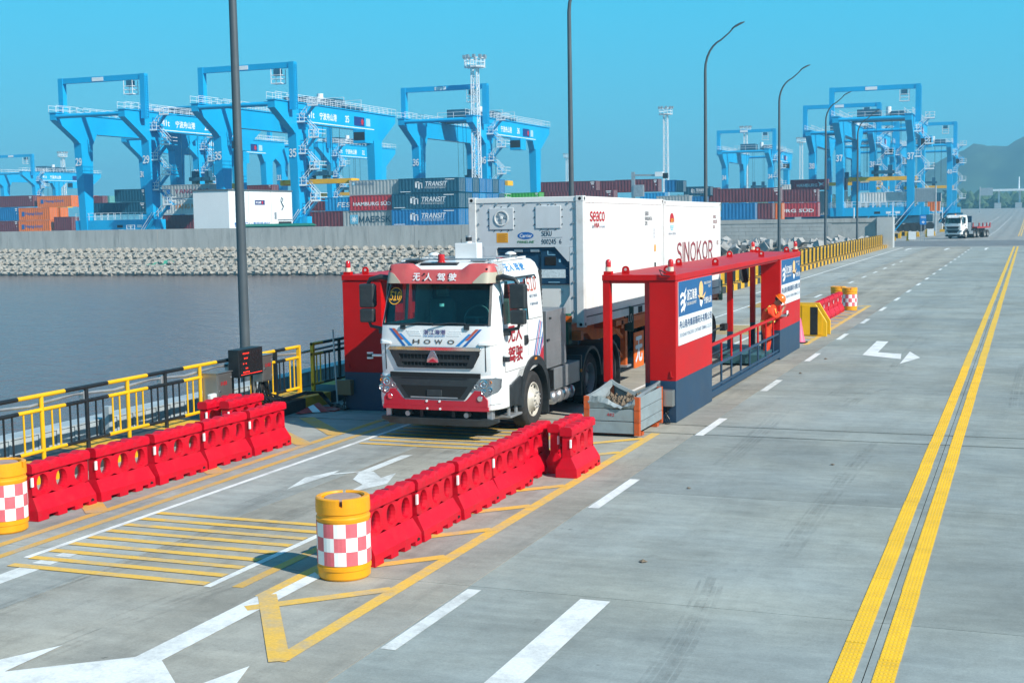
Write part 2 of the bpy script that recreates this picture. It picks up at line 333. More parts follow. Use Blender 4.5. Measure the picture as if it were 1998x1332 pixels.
# double yellow centre line: thermoplastic sheets with raised studs
def stud_line(x0, x1):
    mb = MB(); yy = 4.0; rnd = random.Random(int(x0 * 100))
    while yy < 143:
        ln = rnd.choice((1.7, 2.2, 2.6)); dx = rnd.uniform(-0.006, 0.006)
        mb.box(x0 + dx, x1 + dx, yy, min(143, yy + ln - 0.012), 0.0005, 0.006); yy += ln
    y = 9.0; n = 5
    while y < 34:
        for k in range(n):
            x = x0 + (x1 - x0) * (k + 0.5) / n; r = 0.011; zt = 0.013
            mb.add([(x - r, y - r, 0.006), (x + r, y - r, 0.006), (x + r, y + r, 0.006), (x - r, y + r, 0.006),
                    (x - r * .5, y - r * .5, zt), (x + r * .5, y - r * .5, zt), (x + r * .5, y + r * .5, zt), (x - r * .5, y + r * .5, zt)],
                   [(4, 5, 6, 7), (0, 1, 5, 4), (1, 2, 6, 5), (2, 3, 7, 6), (3, 0, 4, 7)])
        y += 0.085
    return mb.build('yellow_studded_line', mat('thermoplastic_yellow', (0.80, 0.47, 0.012), 0.5, var=0.10, scale=2.5, dirt=0.35, dirtc=(0.45, 0.26, 0.03), world=True), road)
stud_line(-1.46, -1.285); stud_line(-1.13, -0.955)
for k in range(-1, 22):
    paint('lane_dash', PWHT if k % 3 else PWHF, rect(-5.325, -5.175, 10.33 + 6 * k, 12.33 + 6 * k))
for k in range(6, 16): paint('lane_dash', PWHT, rect(-8.95, -8.8, 10.33 + 6 * k + 2, 12.33 + 6 * k + 2))
paint('lane_dash', PWHT, rect(-4.11, -3.8, 6, 12.34))
paint('lane_line', PWHT, rect(-10.74, -10.65, 11.98, 62)); paint('lane_line', PWHT, rect(-8.02, -7.93, 11.57, 62))
paint('lane_line', PWHF, rect(-10.46, -10.18, 5, 11.62)); paint('lane_line', PWHF, rect(-10.46, -10.2, 11.8, 12.0), rect(-10.43, -10.22, 12.14, 12.33))
paint('lane_line', PWHT, rect(-12.1, -11.98, 62, 142))
paint('edge_line', PYEF, rect(-11.5, -11.36, 11.0, 24.5)); paint('edge_line', PYEF, rect(-11.1, -10.97, 11.7, 24.5)); paint('edge_line', PYEF, rect(-7.72, -7.59, 11.65, 22.4))
for k in range(9): paint('rumble_bar', PYEL, rect(-10.64, -8.03, 11.6 + 0.343 * k, 11.73 + 0.343 * k), z=0.008)
for k in range(9): paint('rumble_bar', PYEL, rect(-10.6, -8.05, 19.98 + 0.343 * k, 20.1 + 0.343 * k), z=0.008)
paint('hatch_line', PYEL, strip((-6.02, 9.74), (-6.02, 22.35), 0.16))
paint('hatch_line', PYEL, strip((-6.0, 9.74), (-7.2, 11.5), 0.19), z=0.008); paint('hatch_line', PYEL, rect(-7.30, -7.17, 11.42, 22.3), z=0.0075)
for k in range(8):
    y = 12.08 + 1.385 * k; paint('hatch_bar', PYEL, strip((-7.15, y - 1.06), (-6.07, y), 0.17), z=0.0065)
for p, q in (((-13.0, 22.4), (-11.45, 20.75)), ((-12.9, 21.0), (-11.45, 19.65)), ((-13.2, 18.6), (-11.45, 17.0)), ((-13.2, 15.9), (-11.45, 14.2)), ((-13.2, 13.2), (-11.5, 11.6))):
    paint('hatch_bar', PYEF, strip(p, q, 0.3), z=0.0065)
paint('hatch_patch', PYEF, rect(-12.3, -11.4, 11.2, 11.95))
# lane arrow in the foreground, the faded arrow before the truck, the turn arrow by the centre line
paint('arrow', PWHT, rect(-7.28, -7.0, 9.44, 13.2), [(-7.28, 9.44), (-8.3, 8.62), (-8.1, 8.2), (-7.2, 8.3), (-6.5, 8.95), (-7.0, 9.44)],
      [(-8.12, 9.51), (-8.75, 8.3), (-7.9, 8.4), (-8.12, 8.74)], [(-6.18, 9.55), (-6.42, 8.7), (-5.9, 8.7)], z=0.0055)
paint('arrow', PWHF, [(-9.4, 17.6), (-9.24, 17.7), (-9.24, 19.28), (-9.4, 19.16)], [(-9.79, 16.25), (-9.70, 17.40), (-9.46, 17.62), (-9.36, 17.80), (-9.72, 17.50), (-9.75, 17.76), (-9.98, 17.1)],
      [(-9.40, 17.75), (-9.22, 17.17), (-8.90, 16.86), (-8.84, 16.25), (-8.58, 17.0), (-8.82, 17.8), (-8.87, 17.39), (-9.2, 17.8)])
paint('arrow', PWHT, [(-4.07, 36.1), (-3.75, 36.9), (-3.77, 40.0), (-4.11, 40.1)], [(-4.07, 36.1), (-3.02, 35.3), (-3.11, 36.56), (-3.75, 36.9)], [(-2.95, 37.24), (-2.57, 35.73), (-2.95, 34.18)])
for k in range(3): paint('arrow', PWHT, [(-3.9 - 3.6 * k, 132), (-3.7 - 3.6 * k, 132), (-3.7 - 3.6 * k, 136.5), (-3.5 - 3.6 * k, 136.2), (-3.8 - 3.6 * k, 139), (-4.1 - 3.6 * k, 136.2), (-3.9 - 3.6 * k, 136.5)])
# hatched island beyond the gantry
paint('hatch_line', PYEL, strip((-5.95, 38.6), (-5.95, 55.2), 0.16)); paint('hatch_line', PYEL, strip((-7.2, 38.6), (-7.2, 53.5), 0.16)); paint('hatch_line', PYEL, strip((-5.95, 55.2), (-7.2, 53.5), 0.18), z=0.008)
for k in range(11): paint('hatch_bar', PYEL, strip((-7.15, 40.2 + 1.3 * k), (-6.0, 39.2 + 1.3 * k), 0.18), z=0.0065)
for k in range(9): paint('rumble_bar', PYEL, rect(-10.6, -8.05, 41.6 + 0.4 * k, 41.78 + 0.4 * k), z=0.008)
for k in range(8): paint('rumble_bar', PYEF, rect(-10.6, -8.05, 53.6 + 0.4 * k, 53.9 + 0.4 * k), z=0.008)
for y in (45.0, 60.0): paint('stop_line', PWHF, rect(-13.0, -8.1, y, y + 0.18))
# tyre marks: thin, broken rubber streaks with bare road between them
tm = bpy.data.materials.new('tyre_mark'); tm.use_nodes = True; n = tm.node_tree.nodes; L = tm.node_tree.links; p = n['Principled BSDF']; p.inputs['Base Color'].default_value = (.035, .036, .037, 1); p.inputs['Roughness'].default_value = .85
g = n.new('ShaderNodeNewGeometry'); t = n.new('ShaderNodeTexNoise'); t.inputs['Scale'].default_value = 1.7; t.inputs['Detail'].default_value = 8; t.inputs['Roughness'].default_value = .75; L.new(g.outputs['Position'], t.inputs['Vector'])
r = n.new('ShaderNodeMapRange'); r.inputs[1].default_value = .42; r.inputs[2].default_value = .72; r.inputs[4].default_value = .2; L.new(t.outputs[0], r.inputs[0]); L.new(r.outputs[0], p.inputs['Alpha']); MAT['tyre_mark'] = tm
rk = random.Random(11)
for xc, yc, ln, cv in ((-9.0, 13.5, 5, .02), (-8.8, 16.2, 6, -.03), (-9.9, 15.0, 7, .01), (-9.6, 9.5, 5, .05), (-8.3, 8.2, 4, .1), (-3.9, 27.2, 3.2, .12), (-3.4, 26.8, 2.6, .16), (-2.6, 15, 7, .02), (-4.4, 20.0, 6, -.02), (-3.1, 33, 9, .01), (-4.2, 46, 12, .01), (-2.4, 58, 14, .0), (.4, 12.5, 5, .05), (.9, 19, 7, -.04), (-.3, 27, 8, .02), (.6, 45, 16, .0), (-6.8, 62, 16, .0), (-10.2, 66, 16, .01), (-2.9, 9.6, 4, -.06)):
    mb = MB()
    for q in range(5):
        x = xc + q * .062 + rk.uniform(-.01, .01); w = rk.uniform(.012, .03); y = yc + rk.uniform(-.5, .5)
        for k in range(10): 
            a, b = k / 10, (k + 1) / 10; xa, xb = x + cv * ln * a * a, x + cv * ln * b * b; mb.quad((xa - w, y + ln * a, .0026), (xa + w, y + ln * a, .0026), (xb + w, y + ln * b, .0026), (xb - w, y + ln * b, .0026))
    mb.build('tyre_mark', tm, road, fix=False)['kind'] = 'stuff'
# kerb and outer edge of the deck
KY = mat('kerb_yellow', (0.70, 0.38, 0.006), 0.6, var=0.12, scale=3, dirt=0.35, dirtc=(0.2, 0.13, 0.05), world=True)
KB = mat('kerb_black', (0.03, 0.034, 0.036), 0.65, var=0.3, scale=3, dirt=0.45, dirtc=(0.13, 0.13, 0.12), world=True)
kerb = tag(MB().box(-16.3, -14.45, -6, 142, -0.6, 0.02).build('kerb', mat('old_concrete', (0.24, 0.25, 0.25), 0.85, var=0.2, scale=2, bump=0.3, world=True)), 'raised kerb painted in yellow and black blocks', kind='structure')
ORG['kerb'] = V((0, 0, 0))
y = 5.5; k = 0
while y < 141:
    ln = 1.05 if y < 43 else 0.88
    MB().box(-14.45, -13.56, y + .004, y + ln - .004, -0.4, 0.24 if y < 43 else 0.30).build('kerb_block', KY if k % 2 else KB, kerb); y += ln; k += 1
tray = thing('cable_trough', 'long grey covered cable trough beyond the railing at the deck edge', 'cable trough', (-15.45, 4, 0))
TR = mat('trough_paint', (0.36, 0.42, 0.45), 0.5, var=0.15, scale=2, dirt=0.3, dirtc=(0.2, 0.2, 0.2))
for i in range(26):
    y = 6 + i * 1.6
    MB().box(-15.65, -15.25, y, y + 1.58, 0.06, 0.36).box(-15.67, -15.23, y, y + 1.58, 0.36, 0.385).box(-15.235, -15.222, y + .74, y + .80, .08, .37).box(-15.235, -15.222, y + .3, y + .34, .08, .37).box(-15.235, -15.222, y + 1.2, y + 1.24, .08, .37).build('trough_section', TR, tray)
    if i % 2 == 0: MB().box(-15.12, -14.98, y + .2, y + .34, 0.02, 0.62).build('support_post', TR, tray)
# water
wm = bpy.data.materials.new('river_water'); wm.use_nodes = True; n = wm.node_tree.nodes; L = wm.node_tree.links; p = n['Principled BSDF']
p.inputs['Base Color'].default_value = (0.135, 0.105, 0.085, 1); p.inputs['Roughness'].default_value = 0.17; p.inputs['IOR'].default_value = 1.33; p.inputs['Specular IOR Level'].default_value = 0.5
g = n.new('ShaderNodeNewGeometry'); mp = n.new('ShaderNodeMapping'); mp.inputs['Scale'].default_value = (1, 1, 1); mp.inputs['Rotation'].default_value = (0, 0, 0.4); L.new(g.outputs['Position'], mp.inputs[0])
b0 = None
for sc, st, dist in ((0.35, 0.6, 0.6), (1.3, 0.8, 0.3), (4.5, 0.6, 0.10)):
    t = n.new('ShaderNodeTexNoise'); t.inputs['Scale'].default_value = sc; t.inputs['Detail'].default_value = 4; L.new(mp.outputs[0], t.inputs['Vector'])
    b = n.new('ShaderNodeBump'); b.inputs['Strength'].default_value = st; b.inputs['Distance'].default_value = dist; L.new(t.outputs[0], b.inputs['Height'])
    if b0: L.new(b0.outputs[0], b.inputs['Normal'])
    b0 = b
L.new(b0.outputs[0], p.inputs['Normal'])
t = n.new('ShaderNodeTexNoise'); t.inputs['Scale'].default_value = 0.05; t.inputs['Detail'].default_value = 5; L.new(g.outputs['Position'], t.inputs['Vector'])
mx = n.new('ShaderNodeMix'); mx.data_type = 'RGBA'; mx.inputs[6].default_value = (0.110, 0.088, 0.092, 1); mx.inputs[7].default_value = (0.155, 0.118, 0.112, 1); L.new(t.outputs[0], mx.inputs[0]); L.new(mx.outputs[2], p.inputs['Base Color'])
tag(MB().quad((-1500, -400, -2.6), (900, -400, -2.6), (900, 160, -2.6), (-1500, 160, -2.6)).build('water', wm), 'muddy brown estuary water with blue ripples', kind='structure')
# land behind the sea wall: yard level with a rise to the far gate
gm = concrete('yard_concrete', (0.29, 0.30, 0.295), 0.1, 71.0, 0.6)
prof = [(142.0, -0.004), (250, -0.004), (420, 0.9), (700, 4.0), (1500, 4.0), (6000, 4.0)]
mb = MB()
for (ya, za), (yb, zb) in zip(prof, prof[1:]): mb.quad((-3500, ya, za), (3500, ya, za), (3500, yb, zb), (-3500, yb, zb))
tag(mb.build('ground', gm, fix=False), 'pale terminal ground with the road running on', kind='structure'); ORG['ground'] = V((0, 0, 0))
gr = bpy.data.objects['ground']
def gz(y): 
    for (ya, za), (yb, zb) in zip(prof, prof[1:]):
        if y <= yb: return za + (zb - za) * max(0, y - ya) / (yb - ya)
    return 4.0
def gpaint(name, m, x0, x1, y0, y1):
    cuts = [y0] + [c for c in (250, 420, 700) if y0 < c < y1] + [y1]; mb = MB()
    for a, b in zip(cuts, cuts[1:]): mb.quad((x0, a, gz(a) + .012), (x1, a, gz(a) + .012), (x1, b, gz(b) + .012), (x0, b, gz(b) + .012))
    mb.build(name, m, gr, fix=False)
for x in (-1.46, -1.13): gpaint('yellow_line', PYEL, x, x + 0.18, 196, 520)
for k in range(28): gpaint('lane_dash', PWHT, -5.33, -5.17, 200 + 9 * k, 204 + 9 * k); gpaint('lane_dash', PWHT, -9.0, -8.8, 200 + 9 * k, 204 + 9 * k)
for k in range(18): gpaint('lane_dash', PWHT, 2.2, 2.36, 150 + 9 * k, 154 + 9 * k)
ASPH = mat('dark_asphalt', (0.15, 0.16, 0.165), 0.85, var=0.2, scale=0.5, world=True)
for y0, y1 in ((146, 172),): 
    mb = MB().quad((-80, y0, 0.003), (60, y0, 0.003), (60, y1, 0.003), (-80, y1, 0.003)); mb.build('cross_road', ASPH, gr, fix=False)
# sea wall
WALLC = mat('sea_wall_concrete', (0.43, 0.43, 0.41), 0.85, var=0.14, scale=0.5, dirt=0.8, dirtc=(0.19, 0.195, 0.19), bump=0.25, bscale=2.0, world=True, stretch=(1.6, 1, 0.22))
wall = thing('sea_wall', 'long weathered grey concrete sea wall across the water', 'wall', (-70, 142, 0))
for i in range(52):
    x1 = -31.2 - i * 6.0; r = random.uniform(-0.02, 0.02)
    MB().box(x1 - 5.97, x1, 142 + r, 143.2, 0.4, 3.05 + random.uniform(-.015, .015)).build('wall_panel', WALLC, wall)
MB().box(-31.2, -13.3, 142.06, 143.2, -0.2, 3.0).build('wall_core', WALLC, wall)
BLKM = mat('wall_block', (0.42, 0.43, 0.42), 0.85, var=0.12, scale=0.8, dirt=0.5, dirtc=(0.22, 0.225, 0.22), bump=0.25, bscale=3, world=True, stretch=(1, 1, 0.5))
for r in range(5):
    for c in range(-1, 13):
        x0 = -31.2 + c * 1.5 + (0.75 if r % 2 else 0); x1 = min(x0 + 1.48, -14.6); x0 = max(x0, -31.18)
        if x1 - x0 > .2 and x0 < -19.5: MB().box(x0, x1, 142.0 - random.uniform(0, .012), 142.07, 0.62 + r * 0.40, 1.0 + r * 0.40).build('block', BLKM, wall)
MB().box(-19.6, -14.7, 141.98, 142.1, 0.2, 2.5).build('render_patch', mat('old_render', (0.40, 0.405, 0.39), 0.85, var=0.15, scale=0.6, dirt=0.8, dirtc=(0.13, 0.13, 0.125), bump=0.3, bscale=3, world=True, stretch=(1, 1, .4)), wall)
MB().box(-31.3, -14.6, 141.96, 143.25, 2.64, 3.06).build('coping', WALLC, wall)
MB().box(-14.6, -13.0, 141.5, 143.4, -0.1, 3.12).build('end_pier', mat('pier_concrete', (0.42, 0.44, 0.44), 0.8, var=0.08, scale=1, world=True), wall)
# revetment of interlocking concrete armour units
REVM = mat('armour_concrete', (0.315, 0.30, 0.265), 0.9, var=0.3, scale=1.3, dirt=0.5, dirtc=(0.19, 0.18, 0.155), bump=0.3, bscale=4, world=True)
rev = tag(MB().quad((-340, 142.2, 0.55), (-13.6, 142.2, 0.55), (-13.6, 136.4, -3.0), (-340, 136.4, -3.0)).build('revetment', mat('revetment_bed', (0.13, 0.125, 0.11), 0.95, var=0.3, scale=1, world=True)), 'sloping bank of pale concrete armour blocks below the sea wall', kind='structure')
ORG['revetment'] = V((0, 0, 0))
def armour():
    mb = MB()
    mb.cyl((0, 0, -.1), (0, 0, .46), .52, 6, .33)
    for a in (0.5, 2.6, 4.7):
        d = V((math.cos(a), math.sin(a), -.25)); mb.cyl(d * .12, d * .82 + V((0, 0, .02)), .42, 5, .27)
    return mb.mesh('armour_block', REVM)
ARM = [armour() for _ in range(2)]
cells = []
for r in range(8):
    for c in range(-2, 180):
        x = -131 + c * 1.22 + (0.61 if r % 2 else 0); t = (r + 0.45) / 8
        if x > -14.5: continue
        y = 142.0 - t * 4.9; z = 0.42 - t * 3.0
        d = x * -.36 + y * .93; cells.append((d, x, y, z, r))
cells.sort(key=lambda q: abs(q[1] + 88))
stuff = MB()
for i, (d, x, y, z, r) in enumerate(cells):
    M = Matrix.Translation((x + random.uniform(-.12, .12), y + random.uniform(-.1, .1), z + random.uniform(-.05, .07))) @ Matrix.Rotation(-0.62 + random.uniform(-.15, .15), 4, 'X') @ Matrix.Rotation(random.uniform(-.16, .16) + (math.pi / 3 if r % 2 else 0), 4, 'Z') @ Matrix.Scale(random.uniform(.80, .98), 4)
    if x > -34:
        M = Matrix.Translation((x + random.uniform(-.5, .5), y + random.uniform(-.4, .4), z + random.uniform(-.1, .25))) @ Matrix.Rotation(random.uniform(0, 6.28), 4, V((random.random(), random.random(), random.random())).normalized()) @ Matrix.Scale(random.uniform(.65, .9), 4)
    if i < 300:
        o = bpy.data.objects.new('armour_block', ARM[i % 2]); COL.objects.link(o); o.parent = rev; o.matrix_local = M
    else:
        me = ARM[0]; stuff.add([M @ v.co for v in me.vertices], [tuple(p.vertices) for p in me.polygons])
so_ = stuff.build('armour_blocks', REVM, rev); so_['kind'] = 'stuff'
# rubble heap where the bank meets the road
for i in range(60):
    x = random.uniform(-32, -15); y = random.uniform(137.5, 141.6); s = random.uniform(.3, .55)
    M = Matrix.Translation((x, y, -.1 + (y - 137) * .16 + random.uniform(0, .4))) @ Matrix.Rotation(random.uniform(0, 6), 4, V((random.random(), random.random(), random.random() + .1)).normalized())
    mb = MB().box(-s, s, -s * .7, s * .7, -s * .6, s * .6)
    for v in mb.v: v += V((random.uniform(-.2, .2), random.uniform(-.2, .2), random.uniform(-.2, .2))) * s
    o = mb.build('rubble_block', mat('rubble_concrete', (0.33, 0.335, 0.33), 0.9, var=0.25, scale=1.2, bump=0.3, bscale=5, world=True), rev); o.matrix_local = M
NET = mat('green_net', (0.06, 0.36, 0.25), 0.8, var=0.3, scale=3)
t = thing('discarded_net', 'torn green net washed up on the armour blocks', 'net', (-100, 138.6, -1.6))
mb = MB()
for i in range(5):
    a = V((-103.6 + i * .25, 138.1 + .1 * i, -2.0 + i * .16)); b = V((-98.8 + .3 * i, 139.4 + .12 * i, -1.05 + i * .1)); mb.tube([a, (a + b) / 2 + V((0, 0, .12)), b], .09, 6)
mb.build('net_bundle', NET, t)
t = thing('driftwood', 'dark heap of driftwood on the bank near the left edge', 'driftwood', (-125, 138, -1.6)); mb = MB()
for i in range(14): 
    a = V((-128 + random.uniform(0, 3), 137.7 + random.random(), -2.0 + random.random() * .5)); mb.tube([a, a + V((random.uniform(.8, 2), .1, random.uniform(-.1, .5)))], .09, 5)
mb.build('branches', mat('wet_wood', (0.03, 0.028, 0.025), 0.9), t)
# ------------------------------------------------------------------ barriers
BL = 1.2
def barrier_mesh(holes=True):
    mb = MB(); L2 = BL / 2 - 0.012; N = 16
    def hw(z): 
        for (z0, w0), (z1, w1) in zip(PR, PR[1:]):
            if z <= z1: return w0 + (w1 - w0) * (z - z0) / (z1 - z0)
        return PR[-1][1]
    PR = [(0, .165), (.13, .16), (.30, .064), (.60, .058), (.61, .092), (.70, .092), (.75, .08)]
    notches = [(-.38, -.20), (-.02, .14), (.30, .42)]
    xs_ = sorted({-L2, L2, *[a for n in notches for a in n]})
    for sgn in (-1, 1):
        for a, b in zip(xs_, xs_[1:]):
            zb = 0.055 if any(n[0] <= a and b <= n[1] for n in notches) else 0.0
            mb.quad((a, sgn * hw(zb), zb), (b, sgn * hw(zb), zb), (b, sgn * .16, .13), (a, sgn * .16, .13))
            mb.quad((a, sgn * hw(zb), zb), (b, sgn * hw(zb), zb), (b, 0, zb), (a, 0, zb))
            if zb: 
                for e in (a, b): mb.quad((e, sgn * .165, 0), (e, sgn * hw(zb), zb), (e, 0, zb), (e, 0, 0))
        mb.quad((-L2, sgn * .16, .13), (L2, sgn * .16, .13), (L2 - .03, sgn * .064, .30), (-L2 + .03, sgn * .064, .30))
        # pierced band with three funnel holes
        w = (BL - 0.084) / 3
        for k in range(3):
            x0 = -L2 + .03 + k * w; x1 = x0 + w; cx = (x0 + x1) / 2 + 0.02; cz = .455
            outer = []; e1 = []; e2 = []
            for i in range(N):
                t = 2 * math.pi * (i + .5) / N; c, s_ = math.cos(t), math.sin(t)
                q = max(abs(c) / ((x1 - x0) / 2), abs(s_) / .15)
                ox, oz = (x0 + x1) / 2 + c / q, .45 + s_ / q
                outer.append((ox, sgn * hw(oz), oz)); ez = cz + .125 * s_
                e1.append((cx + .110 * c, sgn * hw(ez), ez)); e2.append((cx + .088 * c, sgn * .012, cz + .110 * s_))
            for A, B_ in ((outer, e1), (e1, e2)):
                for i in range(N): mb.quad(A[i], A[(i + 1) % N], B_[(i + 1) % N], B_[i])
            if sgn > 0:
                for i in range(N): mb.quad(e2[i], e2[(i + 1) % N], (e2[(i + 1) % N][0], -.012, e2[(i + 1) % N][2]), (e2[i][0], -.012, e2[i][2]))
        a, b = -L2 + .03, L2 - .03
        mb.quad((a, sgn * .058, .60), (b, sgn * .058, .60), (b + .02, sgn * .092, .615), (a - .02, sgn * .092, .615))
    # scalloped top
    nx = 25; rings = []
    for i in range(nx):
        x = -L2 + .01 + (BL - .044) * i / (nx - 1); z = .735 + .016 * math.cos(i / (nx - 1) * 2 * math.pi * 4.5) * (1 if 2 < i < nx - 3 else .3)
        rings.append([(x, -.092, .615), (x, -.095, z - .035), (x, -.07, z), (x, 0, z + .005), (x, .07, z), (x, .095, z - .035), (x, .092, .615)])
    mb.loft(rings, close=False, caps=True)
    for e in (-1, 1):                                                     # ends with an interlocking tongue
        x = e * L2; x2 = e * (L2 - .03)
        mb.quad((x, -.16, .0), (x, .16, .0), (x, .16, .13), (x, -.16, .13)); mb.quad((x, -.16, .13), (x, .16, .13), (x2, .064, .30), (x2, -.064, .30))
        mb.quad((x2, -.064, .30), (x2, .064, .30), (x2, .058, .60), (x2, -.058, .60))
        mb.quad((x2, -.058, .6), (x2, .058, .6), (e * (L2 - .01), .092, .615), (e * (L2 - .01), -.092, .615))
    mb.cyl((L2 - .03, 0, .3), (L2 - .03, 0, .73), .05, 10)
    return mb.mesh('barrier_body', PLRED, smooth=38)
BM_ = barrier_mesh()
cap_me = MB().cyl((0, 0, .735), (0, 0, .748), .045, 14).mesh('filler_cap', mat('cap_dark', (.10, .006, .012), .6))
plug_me = MB().cyl((.5, -.166, .05), (.5, -.15, .06), .03, 10).mesh('drain_plug', DRK)
lab_me = MB().box(-.575, -.535, -.075, -.056, .44, .56).mesh('reflective_sticker', REFL)
def barrier(x, y, rz, label, group):
    t = thing('water_barrier', label, 'barrier', (x, y, 0.004), group); t.rotation_euler = (0, 0, rz)
    for nm, me in (('barrier_body', BM_), ('filler_cap', cap_me), ('drain_plug', plug_me), ('reflective_sticker', lab_me)):
        o = bpy.data.objects.new(nm, me); COL.objects.link(o); o.parent = t
    return t
# local -y side (sticker) faces +X of the world when turned by +90 degrees
for i in range(5):
    barrier(-6.76 - .0 * i + random.uniform(-.03, .03), 13.38 + 1.205 * i, R(90 + random.uniform(-2.2, 2.2)), f'red plastic water barrier, {ORD[i]} behind the yellow barrel in the right-hand row', 'red barriers right of the truck lane')
barrier(-6.52, 18.98, R(90.5), 'red plastic water barrier in the middle of three standing side by side', 'red barriers right of the truck lane')
barrier(-6.24, 18.72, R(90.5), 'red plastic water barrier nearest the roadway, beside the dented grey box', 'red barriers right of the truck lane')
for i in range(5):
    barrier(-11.98 + .03 * i + random.uniform(-.03, .03), 14.1 + 1.235 * i, R(88.8 + random.uniform(-2, 2)), f'red plastic water barrier, {ORD[i]} from the left in the front left-hand row', 'red barriers left of the truck lane')
barrier(-12.83, 19.9, R(91), 'red plastic water barrier behind the row, nearest the grey control cabinet', 'red barriers left of the truck lane')
barrier(-13.18, 19.75, R(91.5), 'red plastic water barrier at the back against the railing kerb', 'red barriers left of the truck lane')
for i in range(7):
    barrier(-6.7, 44.1 + 1.22 * i, R(90), f'red plastic water barrier beyond the gantry, {ORD[i]} behind the striped block', 'red barriers beyond the gantry')
# ------------------------------------------------------------------ barrels
CAP = mat('barrel_cap', (.36, .25, .21), .7, var=.2, scale=9, bump=.2)
def barrel(x, y, label, rz=0.0, dark=False):
    t = thing('traffic_barrel', label, 'barrel', (x, y, 0.004), 'anti-collision barrels at the barrier ends'); r = .285
    MB().lathe([(0, 0), (r - .02, 0), (r - .005, .02), (r - .005, .10), (r + .004, .105), (r + .004, .14), (r - .004, .145), (r - .004, .625), (r + .002, .63), (r + .006, .66),
                (r - .006, .675), (r - .006, .70), (r + .006, .715), (r + .006, .79), (r - .03, .80), (r - .055, .80), (.20, .795), (0, .795)], 40, (x, y, .004)).build('drum', ORNG, t, smooth=30)
    mb = MB(); n = 48
    for i in range(n):                                                    # castellated rim
        if i % 12 in (0,): continue
        a0, a1 = 2 * math.pi * i / n + rz, 2 * math.pi * (i + 1) / n + rz; q = []
        for rr, z in ((r - .06, .79), (r + .005, .79), (r + .003, .865), (r - .01, .875), (r - .05, .875), (r - .06, .86)):
            q.append([(x + rr * math.cos(a), y + rr * math.sin(a), z + .004) for a in (a0, a1)])
        mb.loft([[p[0] for p in q], [p[1] for p in q]])
    mb.build('rim', ORNG, t)
    MB().lathe([(0, .86), (.19, .86), (.2, .85), (.2, .78)], 32, (x, y, .004)).build('cap', CAP, t, smooth=40)
    mb = MB()
    for row in range(3):
        for k in range(14):
            for s_ in range(3):
                a0 = 2 * math.pi * (k + s_ / 3) / 14 + rz; a1 = 2 * math.pi * (k + (s_ + 1) / 3) / 14 + rz; z0 = .165 + row * .15; rr = r + .003
                mb.quad(*[(x + rr * math.cos(a), y + rr * math.sin(a), z + .004) for a, z in ((a0, z0), (a1, z0), (a1, z0 + .149), (a0, z0 + .149))], mi=(row + k) % 2)
    mb.build('reflective_band', [REFL, PINK], t)
    return t
barrel(-6.80, 12.42, 'yellow traffic barrel with red and white checks in the foreground centre', .35)
barrel(-11.93, 13.02, 'yellow traffic barrel with red and white checks cut by the left edge', .1)
barrel(-6.42, 52.6, 'small yellow barrel with checks at the far end of the distant red barriers', .2)
barrel(-6.95, 53.3, 'yellow barrel peeping out behind the checked barrel beyond the gantry', .5)
t = thing('traffic_drum', 'plain yellow drum standing on the road beyond the truck', 'drum', (-8.1, 51, 0.004))
MB().lathe([(0, 0), (.27, 0), (.28, .12), (.27, .13), (.28, .45), (.25, .5), (0, .5)], 24, (-11.0, 60.5, .004)).build('drum', ORNG, t, smooth=40)
# ------------------------------------------------------------------ railing along the deck
rail = thing('railing', 'yellow and black pipe railing along the water side', 'railing', (-14.02, 14, 0.24))
FX = -14.02
def rail_section(y0, y1, m, z0=.24, first=False, ends=(0, 0)):
    yc = (y0 + y1) / 2
    MB().cyl((FX, y0, z0 + .98), (FX, y1, z0 + .98), .035, 10).build('top_rail', m, rail, smooth=40)
    MB().cyl((FX, y0, z0 + .76), (FX, y1, z0 + .76), .032, 10).build('middle_rail', m, rail, smooth=40)
    MB().cyl((FX, y0, z0 + .13), (FX, y1, z0 + .13), .03, 10).build('bottom_rail', m, rail, smooth=40)
    MB().cyl((FX, yc, z0), (FX, yc, z0 + .97), .036, 10).build('post', m, rail, smooth=40)
    for yb in (y0 + .12, y0 + .30, y1 - .30, y1 - .12): MB().cyl((FX, yb, z0 + .13), (FX, yb, z0 + .76), .016, 8).build('baluster', m, rail, smooth=40)
k = 0; y = 11.5
while y < 22.4: rail_section(y, y + 1.045, YEL if k % 2 == 0 else BLK); y += 1.045; k += 1
for a, b, m in ((22.0 + .95, 23.35, BLK), (23.35, 23.95, YEL), (24.45, 24.9, YEL), (24.9, 26.4, BLK), (26.4, 27.4, YEL), (27.4, 28.4, BLK), (28.4, 29.4, YEL), (29.4, 30.4, BLK)):
    if b - a > .9: rail_section(a, b, m)
    else:
        for z, r in ((.98, .035), (.76, .032), (.13, .03)): MB().cyl((FX, a, .24 + z), (FX, b, .24 + z), r, 10).build('rail', m, rail, smooth=40)
        MB().box(FX - .035, FX + .035, (b - .07) if m is YEL and a < 24 else a, b if m is YEL and a < 24 else a + .07, .24, 1.25).build('end_post', m, rail)
        for yb in (a + .2, a + .36): MB().cyl((FX, yb, .37), (FX, yb, 1.0), .016, 8).build('baluster', m, rail, smooth=40)
MB().tube([(-14.07, 11.5, 1.06)] + [(-14.08, 12 + i * 1.0, 1.10 + (.03 if i % 2 else -.03)) for i in range(13)] + [(-14.08, 26, 1.1), (-14.08, 30, 1.12)], .028, 6).build('conduit', GAL, rail, smooth=50)
for y in (13.1, 15.2, 17.25, 19.3, 21.4): MB().box(FX - .11, FX - .01, y - .05, y + .05, 1.02, 1.16).build('junction_box', GAL, rail, bevel=.01)
